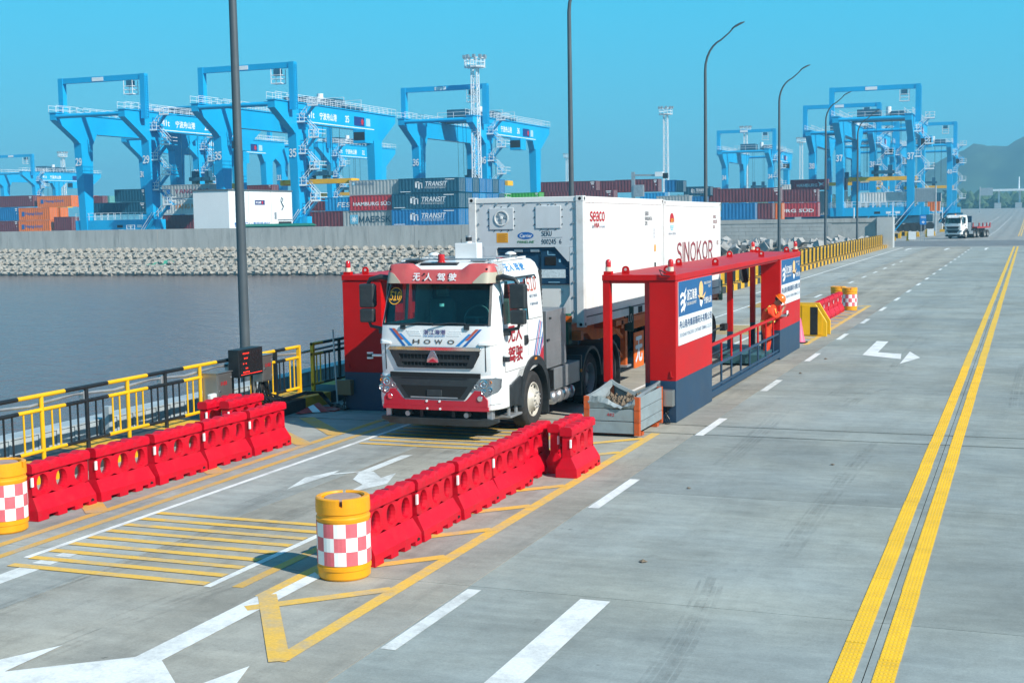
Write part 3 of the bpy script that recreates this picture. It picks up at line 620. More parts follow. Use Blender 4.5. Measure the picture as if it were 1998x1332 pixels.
# fence with vertical panels along the far stretch of the bridge
ff = thing('bollard_fence', 'yellow and black panel fence along the far kerb of the bridge', 'fence', (-14.0, 92, .3))
def panel_mesh(m, ln=0.80):
    mb = MB()
    for yy in (0.03, ln - .03): mb.box(-.03, .03, yy - .03, yy + .03, 0, 1.02)
    for z in (.10, .90): mb.box(-.025, .025, .03, ln - .03, z - .03, z + .03)
    for i in range(4): yy = .16 + i * (ln - .32) / 3; mb.box(-.015, .015, yy - .035, yy + .035, .12, .88)
    mb.box(-.05, .05, -.02, .08, 1.0, 1.06)
    return mb.mesh('fence_panel', m)
pm = [panel_mesh(BLK), panel_mesh(YEL)]
y = 44.0; k = 0
while y < 140.8:
    o = bpy.data.objects.new('fence_panel', pm[k % 2]); COL.objects.link(o); o.parent = ff; o.location = (0, y - 92, 0); y += .88; k += 1
# ------------------------------------------------------------------ control boxes by the railing
def cabinet(label, x0, x1, y0, y1, z0, z1, name='control_cabinet', m=STL, led=True):
    t = thing(name, label, 'cabinet', ((x0 + x1) / 2, (y0 + y1) / 2, z0))
    MB().box(x0, x1, y0, y1, z0, z1).build('housing', m, t, bevel=.008)
    MB().box(x0 - .015, x1 + .02, y0 - .015, y1 + .015, z1, z1 + .018).build('lid', m, t, bevel=.006)
    MB().box(x1, x1 + .012, y0 + .02, y1 - .02, z0 + .02, z1 - .02).build('door', m, t, bevel=.005)
    MB().cyl((x1 + .012, y0 + .06, (z0 + z1) / 2), (x1 + .03, y0 + .06, (z0 + z1) / 2), .014, 10).build('lock', CHR, t)
    [MB().cyl((x1 + .012, y1 - .04, q), (x1 + .02, y1 - .04, q), .012, 8).build('hinge', GAL, t) for q in (z0 + .1, z1 - .1)]
    if led:
        mb = MB(); letter(mb, '北斗星通', (x1 + .0135, y0 + .09, z1 - .22), (0, 1, 0), (0, 0, 1), .07, .2, .015); mb.build('lettering', PRR, t, fix=False)
    return t
c = cabinet('grey steel control cabinet with red lettering beside the left barriers', -14.0, -13.68, 20.42, 20.90, .42, 1.06)
MB().box(-13.78, -13.68, 20.22, 20.42, .38, .72).build('meter_box', mat('pale_plastic', (.60, .66, .66), .4, var=.05), c, bevel=.03)
MB().cyl((-13.675, 20.32, .56), (-13.66, 20.32, .56), .055, 16).build('dial', GAL, c)
[MB().cyl((-13.665, q, .5), (-13.64, q, .5), .02, 10).build('indicator_lamp', mat('lamp_red', (.5, .01, .01), .3), c) for q in (20.6, 20.78)]
MB().box(-13.98, -13.94, 20.44, 20.48, .24, .42).build('stand', GAL, c); MB().box(-13.76, -13.72, 20.82, 20.86, .24, .42).build('stand', GAL, c)
c2 = cabinet('smaller grey steel cabinet hanging right of the LED board', -14.0, -13.74, 22.05, 22.42, .72, 1.22)
MB().box(-13.9, -13.86, 22.2, 22.24, 1.24, 1.36).build('cable_gland', GAL, c2); MB().box(-13.98, -13.94, 22.1, 22.14, .24, .72).build('stand', GAL, c2)
t = thing('led_display', 'black LED display board with red characters mounted on the railing', 'display', (-13.75, 21.6, 1.0))
MB().box(-13.93, -13.70, 21.18, 22.02, .90, 1.42).build('housing', BLK, t, bevel=.01)
MB().box(-13.699, -13.694, 21.22, 21.98, .93, 1.38).build('screen', mat('led_screen', (.018, .018, .02), .25, var=.2, scale=20), t)
mb = MB(); LED = mat('led_red', (1.0, .03, .015), .5, emit=1.4)
for i, zz in enumerate((1.33, 1.24, 1.14, 1.05, .98)):
    for j in range(5 if i in (0, 4) else 3):
        if random.random() < .8: mb.box(-13.693, -13.690, 21.32 + j * .045 + (.04 if i % 2 else 0), 21.345 + j * .045 + (.04 if i % 2 else 0), zz, zz + .022)
mb.box(-13.693, -13.690, 21.24, 21.97, .945, .952); mb.build('characters', LED, t)
[MB().cyl((-13.85, q, .24), (-13.85, q, .92), .02, 8).build('stand', BLK, t) for q in (21.4, 21.85)]
t = thing('cable_bundle', 'tangle of black cables lying on the kerb under the cabinets', 'cables', (-13.8, 22.4, .24)); mb = MB()
for i in range(14):
    a = V((-13.87 + random.uniform(-.06, .06), 22.25 + random.uniform(-.1, .1), .74)); yb = 22.0 + random.uniform(0, .9); q = [a, a + V((.03, random.uniform(-.2, .2), -.3)), V((-13.75 + random.uniform(-.1, .1), yb, .28)), V((-13.7 + random.uniform(-.1, .1), yb + .6, .27 + random.uniform(0, .05))), V((-13.65, 23.6 + random.uniform(-.1, .1), .29 + random.uniform(0, .06)))]
    mb.tube(q, .017, 5)
for i in range(6): mb.tube([(-13.65, 23.5, .29 + .01 * i), (-13.5 + .02 * i, 23.75, .31), (-13.38, 23.8 + .02 * i, .17), (-13.2, 23.75, .03 + .01 * i), (-12.7, 23.45 + .03 * i, .03)], .018, 5)
mb.build('cables', mat('cable_black', (.012, .013, .015), .5), t, smooth=60)
t = thing('traffic_cone', 'squashed red cone with white bands lying by the yellow kerb', 'cone', (-13.2, 23.2, .02))
mb = MB(); mb.loft([[(-13.45 + .02 * 0, 22.72, .02), (-13.38, 22.76, .05), (-13.3, 22.72, .02)], [(-13.45, 23.0, .02), (-13.34, 23.05, .11), (-13.2, 22.98, .02)]]); mb.loft([[(-13.45, 23.0, .02), (-13.34, 23.05, .11), (-13.2, 22.98, .02)], [(-13.5, 23.15, .02), (-13.3, 23.2, .14), (-13.05, 23.05, .02)]], mi=1)
mb.loft([[(-13.5, 23.15, .02), (-13.3, 23.2, .14), (-13.05, 23.05, .02)], [(-13.5, 23.3, .02), (-13.3, 23.4, .16), (-12.9, 23.15, .02)]]); mb.build('cone_body', [mat('cone_red', (.42, .02, .015), .5, var=.2), REFL], t)
MB().box(-13.45, -12.85, 23.25, 23.7, .004, .03).build('cone_base', mat('cone_red', (.42, .02, .015)), t)
t = thing('signal_stick', 'thin white pole standing in a black foot by the left gantry', 'pole', (-13.05, 23.75, 0))
MB().tube([(-13.05, 23.75, 0), (-13.13, 23.78, 1.6)], .018, 8).build('stick', mat('grey_paint', (.5, .53, .55), .4), t, smooth=50); MB().cyl((-13.05, 23.75, .004), (-13.05, 23.75, .1), .16, 10, .03).build('foot', BLK, t)
# ------------------------------------------------------------------ dented scrap box
GB = mat('weathered_grey_paint', (.235, .285, .305), .6, var=.14, scale=2.5, dirt=.45, dirtc=(.17, .15, .13), bump=.2, bscale=9)
GO = mat('rusty_orange', (.46, .075, .01), .6, var=.2, scale=6, dirt=.5, dirtc=(.35, .2, .12))
t = thing('scrap_bin', 'dented grey steel bin with orange corners holding stones', 'bin', (-6.66, 22.6, 0)); bx0, bx1, by0, by1 = -7.16, -6.16, 21.82, 23.38
def plank(mbs, name, m): mbs.build(name, m, t, bevel=.006)
for k in range(3):
    z0, z1 = .06 + k * .215, .06 + (k + 1) * .215 - .012
    if k < 2: plank(MB().box(bx0 + .09, bx1 - .09, by0, by0 + .03, z0, z1), 'panel', GB)
    plank(MB().box(bx1 - .03, bx1, by0 + .08, by1 - .08, z0 + (.05 if k == 0 else 0), z1), 'panel', GB); plank(MB().box(bx0, bx0 + .03, by0 + .08, by1 - .08, z0, z1), 'panel', GB)
    plank(MB().box(bx0 + .09, bx1 - .09, by1 - .03, by1, z0, z1 - (.1 if k == 2 else 0)), 'panel', GB)
    for cx in (bx0, bx1 - .1):
        for cy_ in (by0 - .01, by1 - .08): plank(MB().box(cx, cx + .1, cy_, cy_ + .09, z0 - .03, z1), 'corner_post', GO)
mb = MB(); nx = 14                                                        # torn, folded upper front sheet
top = []
for i in range(nx + 1):
    u = i / nx; x = bx0 + .08 + (bx1 - bx0 - .16) * u; dip = max(0, 1 - abs(u - .68) / .36); zt = .70 - .19 * dip + .01 * math.sin(i * 2.3); yo = by0 + .10 * dip + .02 * math.sin(i * 1.7)
    top.append(((x, by0 + .01, .49), (x, by0 - .015 - .03 * dip, .49 + (zt - .49) * .5 + .01 * math.sin(i * 3)), (x, yo, zt), (x, yo + .10 + .16 * dip, zt - .05 - .08 * dip)))
mb.loft([list(p) for p in top], close=False, caps=False); o = mb.build('torn_sheet', GB, t); sm = o.modifiers.new('thick', 'SOLIDIFY'); sm.thickness = .012
mb = MB(); top = []
for i in range(nx + 1):
    u = i / nx; x = bx0 + .06 + (bx1 - bx0 - .1) * u; dip = max(0, 1 - abs(u - .5) / .5); zt = .80 - .22 * dip ** .8
    top.append(((x, by1 - .03, .5), (x, by1 - .03, zt), (x, by1 - .13, zt + .015), (x, by1 - .14, zt - .05)))
mb.loft([list(p) for p in top], close=False, caps=False); o = mb.build('bent_rim', GB, t); sm = o.modifiers.new('thick', 'SOLIDIFY'); sm.thickness = .012
for sx, x in ((1, bx0 + .03), (-1, bx1 - .03)):
    mb = MB().loft([[(x, by0 + .05, .69), (x + sx * .06, by0 + .1, .70), (x + sx * .09, by0 + .14, .62)], [(x, (by0 + by1) / 2, .73), (x + sx * .07, (by0 + by1) / 2, .72), (x + sx * .12, (by0 + by1) / 2, .6)], [(x, by1 - .05, .80), (x + sx * .05, by1 - .08, .79), (x + sx * .06, by1 - .12, .7)]], close=False, caps=False); o = mb.build('folded_rim', GB, t); o.modifiers.new('thick', 'SOLIDIFY').thickness = .012
ST = mat('stones', (.15, .115, .08), .9, var=.4, scale=9, bump=.4, bscale=20); mb = MB()
for i in range(110):
    s = random.uniform(.025, .07); c = V((random.uniform(bx0 + .12, bx1 - .12), random.uniform(by0 + .2, by1 - .15), .47 + random.uniform(0, .09)))
    vs = [c + V((random.gauss(0, 1), random.gauss(0, 1), random.gauss(0, 1))).normalized() * s for _ in range(6)]
    mb.add([c + V(d) * s * random.uniform(.7, 1.2) for d in ((1, 0, 0), (-1, 0, 0), (0, 1, 0), (0, -1, 0), (0, 0, 1), (0, 0, -1))], [(0, 2, 4), (2, 1, 4), (1, 3, 4), (3, 0, 4), (2, 0, 5), (1, 2, 5), (3, 1, 5), (0, 3, 5)])
mb.box(bx0 + .04, bx1 - .04, by0 + .04, by1 - .04, .3, .46); o = mb.build('stones', ST, t); o['kind'] = 'stuff'
MB().box(bx0 + .02, bx1 - .02, by0 + .2, by0 + .35, .004, .06).build('skid', GO, t); MB().box(bx0 + .02, bx1 - .02, by1 - .35, by1 - .2, .004, .06).build('skid', GO, t)
mb = MB(); letter(mb, '482', (bx0 + .42, by0 - .003, .36), (1, 0, 0), (0, 0, 1), .05, .13, .01); mb.build('stencil_number', PRR, t, fix=False)
# ------------------------------------------------------------------ striped crash block and cone behind the gantry
t = thing('crash_block', 'yellow and black striped wedge crash block behind the gantry', 'crash block', (-6.3, 42.4, 0))
sl = [(41.35, 41.62), (41.62, 41.88), (41.88, 42.15)]
def wedge(y0, y1, m, nm):
    MB().prism([(-6.95, 0), (-5.72, 0), (-5.72, .42), (-6.06, .98), (-6.95, .98)], y0, y1, 'y').build(nm, m, t, bevel=.01)
CB = mat('crash_yellow', (.80, .44, .005), .35, var=.06); 
MB().prism([(-6.85, .05), (-5.82, .05), (-5.82, .40), (-6.14, .93), (-6.85, .93)], 41.42, 42.1, 'y').build('core', BLK, t)
for k, (y0, y1) in enumerate(((41.3, 41.42), (42.1, 42.2))): wedge(y0, y1, CB, 'end_plate')
for k, (x0, x1) in enumerate(((-6.95, -6.83), (-6.47, -6.22), (-5.99, -5.86))):
    MB().box(x0, x1, 41.285, 41.3, .05, .95 if x1 < -6.1 else .62).build('stripe', CB if k else BLK, t)
MB().box(-6.22, -5.99, 41.283, 41.3, .05, .90).build('stripe', BLK, t)
for k in range(2): MB().add([(-5.815, 41.5 + k * .3, .02), (-5.815, 41.68 + k * .3, .02), (-5.815, 41.68 + k * .3, .42), (-5.815, 41.5 + k * .3, .42), (-6.135, 41.5 + k * .3, .94), (-6.135, 41.68 + k * .3, .94)], [(0, 1, 2, 3), (3, 2, 5, 4)]).build('side_stripe', CB, t)
t = thing('road_cone', 'faded pink road cone half hidden behind the gantry', 'cone', (-6.2, 39.2, .004))
MB().lathe([(.17, .03), (.15, .05), (.03, .72), (0, .72)], 20, (-6.2, 39.2, .004)).build('cone_body', mat('cone_pink', (.72, .12, .22), .5), t, smooth=40); MB().box(-6.4, -6.0, 39.0, 39.4, .004, .035).build('cone_base', BLK, t)
# ------------------------------------------------------------------ small litter on the road
for k, (x, y, s) in enumerate(((-4.99, 31.6, .05), (-4.86, 34.9, .05), (-3.9, 13.9, .05), (-2.7, 20.2, .04), (-4.36, 17.9, .04))):
    mb = MB(); c = V((x, y, .012)); mb.add([c + V(d) * s * random.uniform(.6, 1.2) for d in ((1, 0, 0), (-1, 0, 0), (0, 1, 0), (0, -1, 0), (0, 0, .5), (0, 0, -.2))], [(0, 2, 4), (2, 1, 4), (1, 3, 4), (3, 0, 4), (2, 0, 5), (1, 2, 5), (3, 1, 5), (0, 3, 5)])
    tag(mb.build('mud_clod', ST), ('small mud clod on the road near the gantry rail', 'small mud clod beside the dashed line by the gantry far end', 'small dark clod on the open road below the long joint', 'tiny clod left of the yellow centre line', 'tiny pale clod on the open carriageway')[k], 'clod')
# ------------------------------------------------------------------ red inspection gantries
LAMP = mat('beacon_red', (.55, .01, .012), .2, var=.05, coat=.5)
CRM = mat('beacon_cream', (.66, .60, .48), .5)
def gantry(label, x0, x1, sgn, sign):
    """x0..x1 roof extent; the enclosed boxes stand on the sgn side"""
    t = thing('inspection_gantry', label, 'gantry', ((x0 + x1) / 2, 30.6, 0)); ya, yb = 23.58, 37.7; zr = 2.60
    bxa, bxb = (x1 - .50, x1 - .006) if sgn > 0 else (x0 + .006, x0 + .86)
    MB().box(x0, x1, ya - .02, yb + .02, zr, zr + .11).build('roof', RED, t, bevel=.01)
    MB().box(x0 + .05, x1 - .05, ya + .03, yb - .03, zr - .05, zr).build('ceiling_frame', RED, t)
    for y0, y1 in ((ya, 26.55), (34.48, yb)):
        MB().box(bxa, bxb, y0, y1, .77, zr - .005).build('upper_wall', RED, t, bevel=.006)
        MB().box(bxa + .002, bxb - .002, y0 + .002, y1 - .002, 0.004, .77).build('lower_wall', NAVY, t, bevel=.006)
    px = x0 + .075 if sgn > 0 else x1 - .075
    for y in (ya + .075, 34.55, yb - .08):
        MB().box(px - .07, px + .07, y - .07, y + .07, .72, zr).build('post', RED, t, bevel=.006)
        MB().box(px - .068, px + .068, y - .068, y + .068, .004, .72).build('post_base', NAVY, t, bevel=.006)
    if sgn > 0:
        for y in (ya + .05,): 
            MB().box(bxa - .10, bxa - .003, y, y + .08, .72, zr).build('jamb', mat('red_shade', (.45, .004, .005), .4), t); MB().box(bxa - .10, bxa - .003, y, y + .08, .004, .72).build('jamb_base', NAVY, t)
    else:
        MB().box(bxb, x1 - .02, ya + .35, ya + .43, .77, 1.95).build('inner_wall', RED, t); MB().box(bxb, x1 - .02, ya + .35, ya + .43, .004, .77).build('inner_wall_base', NAVY, t)
        MB().box(bxb + .05, bxb + .45, ya + .2, ya + .55, .02, .62).build('locker', DRK, t)
    rx = x1 - .06 if sgn > 0 else x0 + .06
    for z, m, r in ((1.13, RED, .028), (.68, NAVY, .026), (.25, NAVY, .022)):
        MB().box(rx - r, rx + r, 26.55, 34.5, z - r, z + r).build('guard_rail', m, t, bevel=.006)
    MB().box(rx - .07, rx + .05, 26.55, 34.5, .06, .20).build('sill_beam', NAVY, t, bevel=.008)
    for k in range(7):
        y = 27.66 + 1.02 * k
        if y < 34.3:
            MB().cyl((rx, y, .68), (rx, y, 1.11), .024, 8).build('baluster', RED, t, smooth=40); MB().cyl((rx, y, .20), (rx, y, .68), .024, 8).build('baluster_base', NAVY, t, smooth=40)
    MB().box(x0 + .1, x1 - .2, 33.0, 34.4, .05, .28).build('step_platform', mat('deck_blue', (.03, .10, .12), .5, var=.2), t, bevel=.01)
    mb = MB()
    def lug(x, y):
        n = 10; pts = [(x - .07, .0), (x - .07, .08)] + [(x + .07 * math.cos(a), .08 + .07 * math.sin(a)) for a in [math.pi - math.pi * i / n for i in range(1, n)]] + [(x + .07, .08), (x + .07, 0)]
        hole = [(x + .028 * math.cos(2 * math.pi * i / 10), .085 + .028 * math.sin(2 * math.pi * i / 10)) for i in range(10)]
        m2 = MB().prism(pts, y - .012, y + .012, 'y'); 
        for v in m2.v: v.z += zr + .11
        m2.build('lifting_lug', RED, t)
        m3 = MB().prism(hole, y - .0135, y + .0135, 'y')
        for v in m3.v: v.z += zr + .11
        m3.build('lug_eye', mat('eye_pale', (.55, .5, .48), .6), t)
    for yl in (ya + .35, ya + 4.4, 33.2, 36.9):
        for xl in (x0 + .35, x1 - .25): lug(xl, yl)
    for xl in (x0 + .09, x1 - .12):
        for yl in (ya + .1, yb - .12):
            MB().box(xl - .075, xl + .075, yl - .06, yl + .06, zr + .11, zr + .17).build('beacon_base', RED, t)
            b = MB().lathe([(.055, .17), (.055, .25), (0, .25)], 14, (xl, yl, zr)).build('beacon_collar', CRM, t, smooth=40)
            MB().lathe([(.05, .25), (.052, .33), (.045, .37), (.02, .39), (0, .392)], 14, (xl, yl, zr)).build('beacon_lens', LAMP, t, smooth=60)
    MB().tube([(x1 - .2, ya + .05, zr + .14), (x1 - .3, ya - .03, zr + .2), (x1 - .25, ya - .05, zr + .1), (x1 - .1, ya - .04, zr + .08)], .012, 6).build('beacon_cable', BLK, t)
    # switch box with cables on the front of the enclosed box
    sx = bxb - .27 if sgn > 0 else bxa - .10
    MB().box(sx, sx + (.25 if sgn > 0 else .30), ya - .16, ya - .004, .32, .62).build('switch_box', STL if sgn > 0 else mat('ochre_box', (.20, .13, .07), .5, var=.1), t, bevel=.01)
    mb = MB()
    for i in range(3): mb.tube([(sx + .1 + .04 * i, ya - .05, .32), (sx + .14 - .03 * i, ya - .07, .2), (sx + .06 + .05 * i, ya - .08, .08), (sx + .13 + .03 * i, ya - .14, .02), (sx + .02 + .04 * i, ya - .1, .02)], .011, 6)
    mb.build('switch_cable', BLK, t)
    MB().tube([(bxb - .1 if sgn > 0 else bxa + .1, ya - .01, .95), (bxb - .09 if sgn > 0 else bxa + .11, ya - .02, .86), (bxb - .05 if sgn > 0 else bxa + .15, ya - .015, .84)], .01, 6).build('hook', RED, t)
    if sign:
        for k, (y0, y1) in enumerate(((23.74, 26.5), (34.62, 37.6))):
            X = bxb + .001; ln = y1 - y0
            b = MB().box(X, X + .012, y0, y1, 1.40, 2.57).build('sign_board', mat('sign_white', (.74, .77, .78), .4, var=.04, dirt=.12, dirtc=(.4, .4, .38)), t)
            MB().box(X + .012, X + .0145, y0, y1, 1.93, 2.57).build('sign_blue_field', mat('sign_blue', (.01, .10, .27), .4, var=.05), b)
            F = X + .0165; rg = (0, 1, 0); up = (0, 0, 1); w = MB()
            def LT(s, u, z, h, wd, bold=.012, mi=0): w_ = MB(); letter(w_, s, (F, y0 + u * ln, z), rg, up, h, wd * ln, bold, mi); w_.build('sign_lettering', PRW, b, fix=False)
            LT('浙江海港', .23, 2.19, .20, .28, .02); LT('ZHEJIANG SEAPORT', .23, 2.10, .055, .27)
            LT('NINGBO ZHOUSHAN', .74, 2.42, .05, .22, .004); LT('PORT', .87, 2.34, .055, .09, .004); LT('宁波舟山港', .74, 2.04, .13, .23, .015)
            for q in range(3):                                            # wave emblem
                w = MB(); z = 2.36 - q * .13; w.add([(F, y0 + (.04 + q * .01) * ln, z - .05), (F, y0 + (.09 + .01 * q) * ln, z + .01), (F, y0 + (.15) * ln, z - .02), (F, y0 + .21 * ln, z + .09), (F, y0 + .20 * ln, z + .02), (F, y0 + .15 * ln, z - .08), (F, y0 + (.10 + .01 * q) * ln, z - .06), (F, y0 + (.05 + .01 * q) * ln, z - .11)], [tuple(range(8))]); w.build('emblem_wave', PRW, b, fix=False)
            w = MB(); w.add([(F + .001, y0 + .15 * ln, 2.32), (F + .001, y0 + .18 * ln, 2.34), (F + .001, y0 + .15 * ln, 1.99), (F + .001, y0 + .12 * ln, 2.06)], [(0, 1, 2, 3)]); w.build('emblem_stroke', PRW, b, fix=False); w = MB()
            w.add([(F, y0 + .60 * ln, 2.2), (F, y0 + .70 * ln, 2.17), (F, y0 + .69 * ln, 2.06), (F, y0 + .65 * ln, 1.99), (F, y0 + .61 * ln, 2.05)], [tuple(range(5))])
            w.build('emblem_keel', PRW, b, fix=False)
            w = MB(); w.add(ellipse((F + .001, y0 + .645 * ln, 2.34), rg, up, .065 * ln, .16, 20), [tuple(range(20))])
            w.add([(F, y0 + .54 * ln, 2.25), (F, y0 + .6 * ln, 2.22), (F, y0 + .70 * ln, 2.20), (F, y0 + .80 * ln, 2.28), (F, y0 + .75 * ln, 2.18), (F, y0 + .69 * ln, 2.12), (F, y0 + .60 * ln, 2.15)], [tuple(range(7))]); w.build('sign_emblem', mat('emblem_peach', (.80, .50, .20), .5), b, fix=False)
            w = MB(); letter(w, '舟山甬舟集装箱码头有限公司', (X + .0135, y0 + .02 * ln, 1.70), rg, up, .15, .96 * ln, .02); w.build('sign_lettering', mat('print_navy', (.03, .08, .19), .5), b, fix=False); w = MB(); letter(w, 'ZHOUSHAN YONGZHOU CONTAINER TERMINAL CO.,LTD.', (X + .0135, y0 + .02 * ln, 1.53), rg, up, .085, .96 * ln, .008)
            w.build('sign_lettering', mat('print_navy', (.03, .08, .19), .5), b, fix=False)
    return t
G1 = gantry('red and navy inspection gantry with company sign right of the white truck', -7.35, -5.955, 1, True)
G2 = gantry('red and navy inspection gantry partly hidden left of the white truck', -12.78, -11.3, -1, False)
# green number plates and screen hung on the gantries
def plate(label, x, y, z0, z1, w, txt):
    t = thing('number_plate', label, 'plate', (x, y, z0)); MB().box(x, x + w, y, y + .05, z0, z1).build('board', mat('plate_green', (.012, .05, .045), .45), t, bevel=.03)
    mb = MB(); letter(mb, txt, (x + .12 * w, y - .002, z0 + (z1 - z0) * .35), (1, 0, 0), (0, 0, 1), (z1 - z0) * .36, w * .76, .01); mb.build('digits', mat('digit_grey', (.55, .58, .58), .5), t, fix=False)
plate('dark green plate numbered 510 beside the trailer seen through the gantry opening', -8.42, 28.62, 1.22, 1.78, .22, '510')
plate('dark green tail plate numbered 510 behind the trailer seen past the sign', -8.62, 38.45, 1.28, 1.88, .30, '510')
t = thing('camera_unit', 'slanted dark grey camera unit hanging under the gantry roof', 'camera', (-7.1, 36.1, 2.2)); 
MB().bar((-7.32, 36.3, 2.52), (-7.18, 36.1, 1.92), .16, .12).build('housing', PLA, t, bevel=.02); MB().tube([(-7.32, 36.3, 2.45), (-7.4, 36.35, 2.55), (-7.3, 36.4, 2.6)], .012, 6).build('cable', BLK, t)
t = thing('wall_screen', 'small dark screen on the far side of the gantry box', 'screen', (-5.99, 26.7, 1.5)); MB().box(-6.1, -5.99, 27.9, 28.2, 1.32, 1.46).build('screen', DRK, t); MB().bar((-6.05, 26.5, 1.4), (-6.05, 28.0, 1.4), .03).build('arm', BLK, t)
# ------------------------------------------------------------------ white tractor truck
XC, HW = -9.42, 1.13
VIS = mat('visor_red', (.50, .085, .085), .45, var=.10, scale=2, dirt=.25, dirtc=(.5, .26, .16))
BUMR = mat('bumper_red', (.46, .012, .03), .3, var=.07, scale=2, coat=.3, dirt=.15, dirtc=(.3, .05, .05))
BEI = mat('beige_plastic', (.40, .37, .29), .5, var=.1)
SEAT = mat('dark_trim', (.09, .125, .13), .75, var=.2)
GLS = glass_mat('tinted_glass', (.58, .95, .90)); LENS = glass_mat('lamp_glass', (.85, .88, .9))
LVL = [(1.15, 1.13, 20.60), (1.62, 1.13, 20.57), (1.985, 1.125, 20.62), (2.34, 1.10, 20.74), (2.71, 1.065, 20.88), (2.86, 1.035, 20.97), (2.97, .985, 21.08), (3.035, .90, 21.25), (3.06, .78, 21.45)]
def lv(z):
    for a, b in zip(LVL, LVL[1:]):
        if z <= b[0]: break
    t = max(0, min(1, (z - a[0]) / (b[0] - a[0]))); return a[1] + (b[1] - a[1]) * t, a[2] + (b[2] - a[2]) * t
def bow(fx): a = abs(fx); return .035 * fx * fx + (.27 * ((a - .84) / .16) ** 2.3 if a > .84 else 0)
def FY(x, z): h, yf = lv(z); return yf + bow(max(-1, min(1, (x - XC) / h)))
def SX(z): return XC + lv(z)[0]
FXS = [1, .985, .955, .90, .80, .6, .35, .12, -.12, -.35, -.6, -.8, -.9, -.955, -.985, -1]
SY = [22.93, 22.2, 21.92, 21.78, 21.35, 20.99]
def truck(root):
    T = root; O = ORG[T.name]
    # shell with real window openings
    cols = lambda h, yf: [(XC + h, y) for y in SY] + [(XC + h * f, yf + bow(f)) for f in FXS] + [(XC - h, y) for y in SY[::-1]]
    nS, nF = len(SY), len(FXS); rings = []
    for z, h, yf in LVL: rings.append([(x, max(y, yf + .3) if k < nS - 1 or k >= nS + nF + 1 else y, z) for k, (x, y) in enumerate(cols(h, yf))])
    for z, h, yf in LVL:
        pass
    def is_win(i, k):
        z = LVL[i][0]
        if i in (2, 3):
            if nS + 3 <= k < nS + nF - 4: return 'w'
            if k in (1, 3, 4): return 'r' + str(k)
            if k in (2 * nS + nF - 2 - 1, 2 * nS + nF - 2 - 3, 2 * nS + nF - 2 - 4): return 'l' + str(k)
        return None
    sh = MB(); wins = {}
    n = len(rings[0]); sh.v = [V(p) for r in rings for p in r]
    for i in range(len(rings) - 1):
        for k in range(n):
            w = is_win(i, k); f = (i * n + k, i * n + (k + 1) % n, (i + 1) * n + (k + 1) % n, (i + 1) * n + k)
            if w is None: sh.f.append(f); sh.m.append(0)
            else: wins.setdefault('w' if w == 'w' else ('r0' if w in ('r3', 'r4') else 'r1' if w == 'r1' else w[0] + '2'), []).append([rings[i][k], rings[i][(k + 1) % n], rings[i + 1][(k + 1) % n], rings[i + 1][k]])
    sh.f.append(tuple((len(rings) - 1) * n + k for k in range(n))); sh.m.append(0)
    sh.build('cab_shell', WHT, T, smooth=32)
    mid = V((XC, 21.7, 2.3))
    for key, nm in (('w', 'windshield'), ('r0', 'door_window'), ('r1', 'rear_quarter_window'), ('l2', 'offside_window')):
        mb = MB()
        for q in wins.get(key, []): mb.quad(*[V(p) + (mid - V(p)) * .012 for p in q])
        mb.build(nm, GLS, T, smooth=60)
    # black seal round the windshield
    mb = MB(); zz = [1.985, 2.71]
    for f0, f1 in zip(FXS[3:], FXS[4:-3]):
        for z, dz in ((1.985, .035), (2.71, -.02)):
            h0, y0 = lv(z); h1, y1 = lv(z + dz); mb.quad((XC + h0 * f0, y0 + bow(f0) - .003, z), (XC + h0 * f1, y0 + bow(f1) - .003, z), (XC + h1 * f1, y1 + bow(f1) - .003, z + dz), (XC + h1 * f0, y1 + bow(f0) - .003, z + dz))
    for s in (1, -1):
        for z0, z1 in ((1.985, 2.34), (2.34, 2.71)):
            (h0, y0), (h1, y1) = lv(z0), lv(z1); mb.quad((XC + s * h0 * .90, y0 + bow(.9) - .003, z0), (XC + s * h0 * .865, y0 + bow(.865) - .003, z0), (XC + s * h1 * .865, y1 + bow(.865) - .003, z1), (XC + s * h1 * .9, y1 + bow(.9) - .003, z1))
    mb.build('windshield_seal', BLK, T, fix=False)
    # interior
    MB().box(XC - 1.0, XC + 1.0, 20.9, 21.25, 1.6, 1.98).box(XC - 1.02, XC + 1.02, 22.75, 22.85, 1.2, 2.9).box(XC - 1.05, XC + 1.05, 20.8, 22.85, 1.17, 1.3).build('dashboard', SEAT, T, bevel=.04)
    for s in (-.55, .55):
        MB().box(XC + s - .26, XC + s + .26, 21.75, 22.25, 1.5, 1.68).box(XC + s - .25, XC + s + .25, 22.15, 22.3, 1.6, 2.35).box(XC + s - .13, XC + s + .13, 22.17, 22.27, 2.38, 2.56).build('seat', SEAT, T, bevel=.05)
    mb = MB(); c = V((XC + .5, 21.3, 2.08)); pts = []
    for i in range(21): a = 2 * math.pi * i / 20; pts.append(c + V((.23 * math.cos(a), .23 * math.sin(a) * .5, .23 * math.sin(a) * .86)))
    mb.tube(pts, .014, 6); mb.bar(c - V((.2, 0, 0)), c + V((.2, 0, 0)), .03); mb.bar(c, c + V((0, .05, -.3)), .05); mb.build('steering_wheel', SEAT, T, smooth=60)
    MB().box(XC + .02, XC + .1, 20.80, 20.81, 2.30, 2.35).build('windshield_sticker', mat('sticker_mint', (.5, .75, .7), .5), T)
    # visor above the windshield
    mb = MB(); rg = []
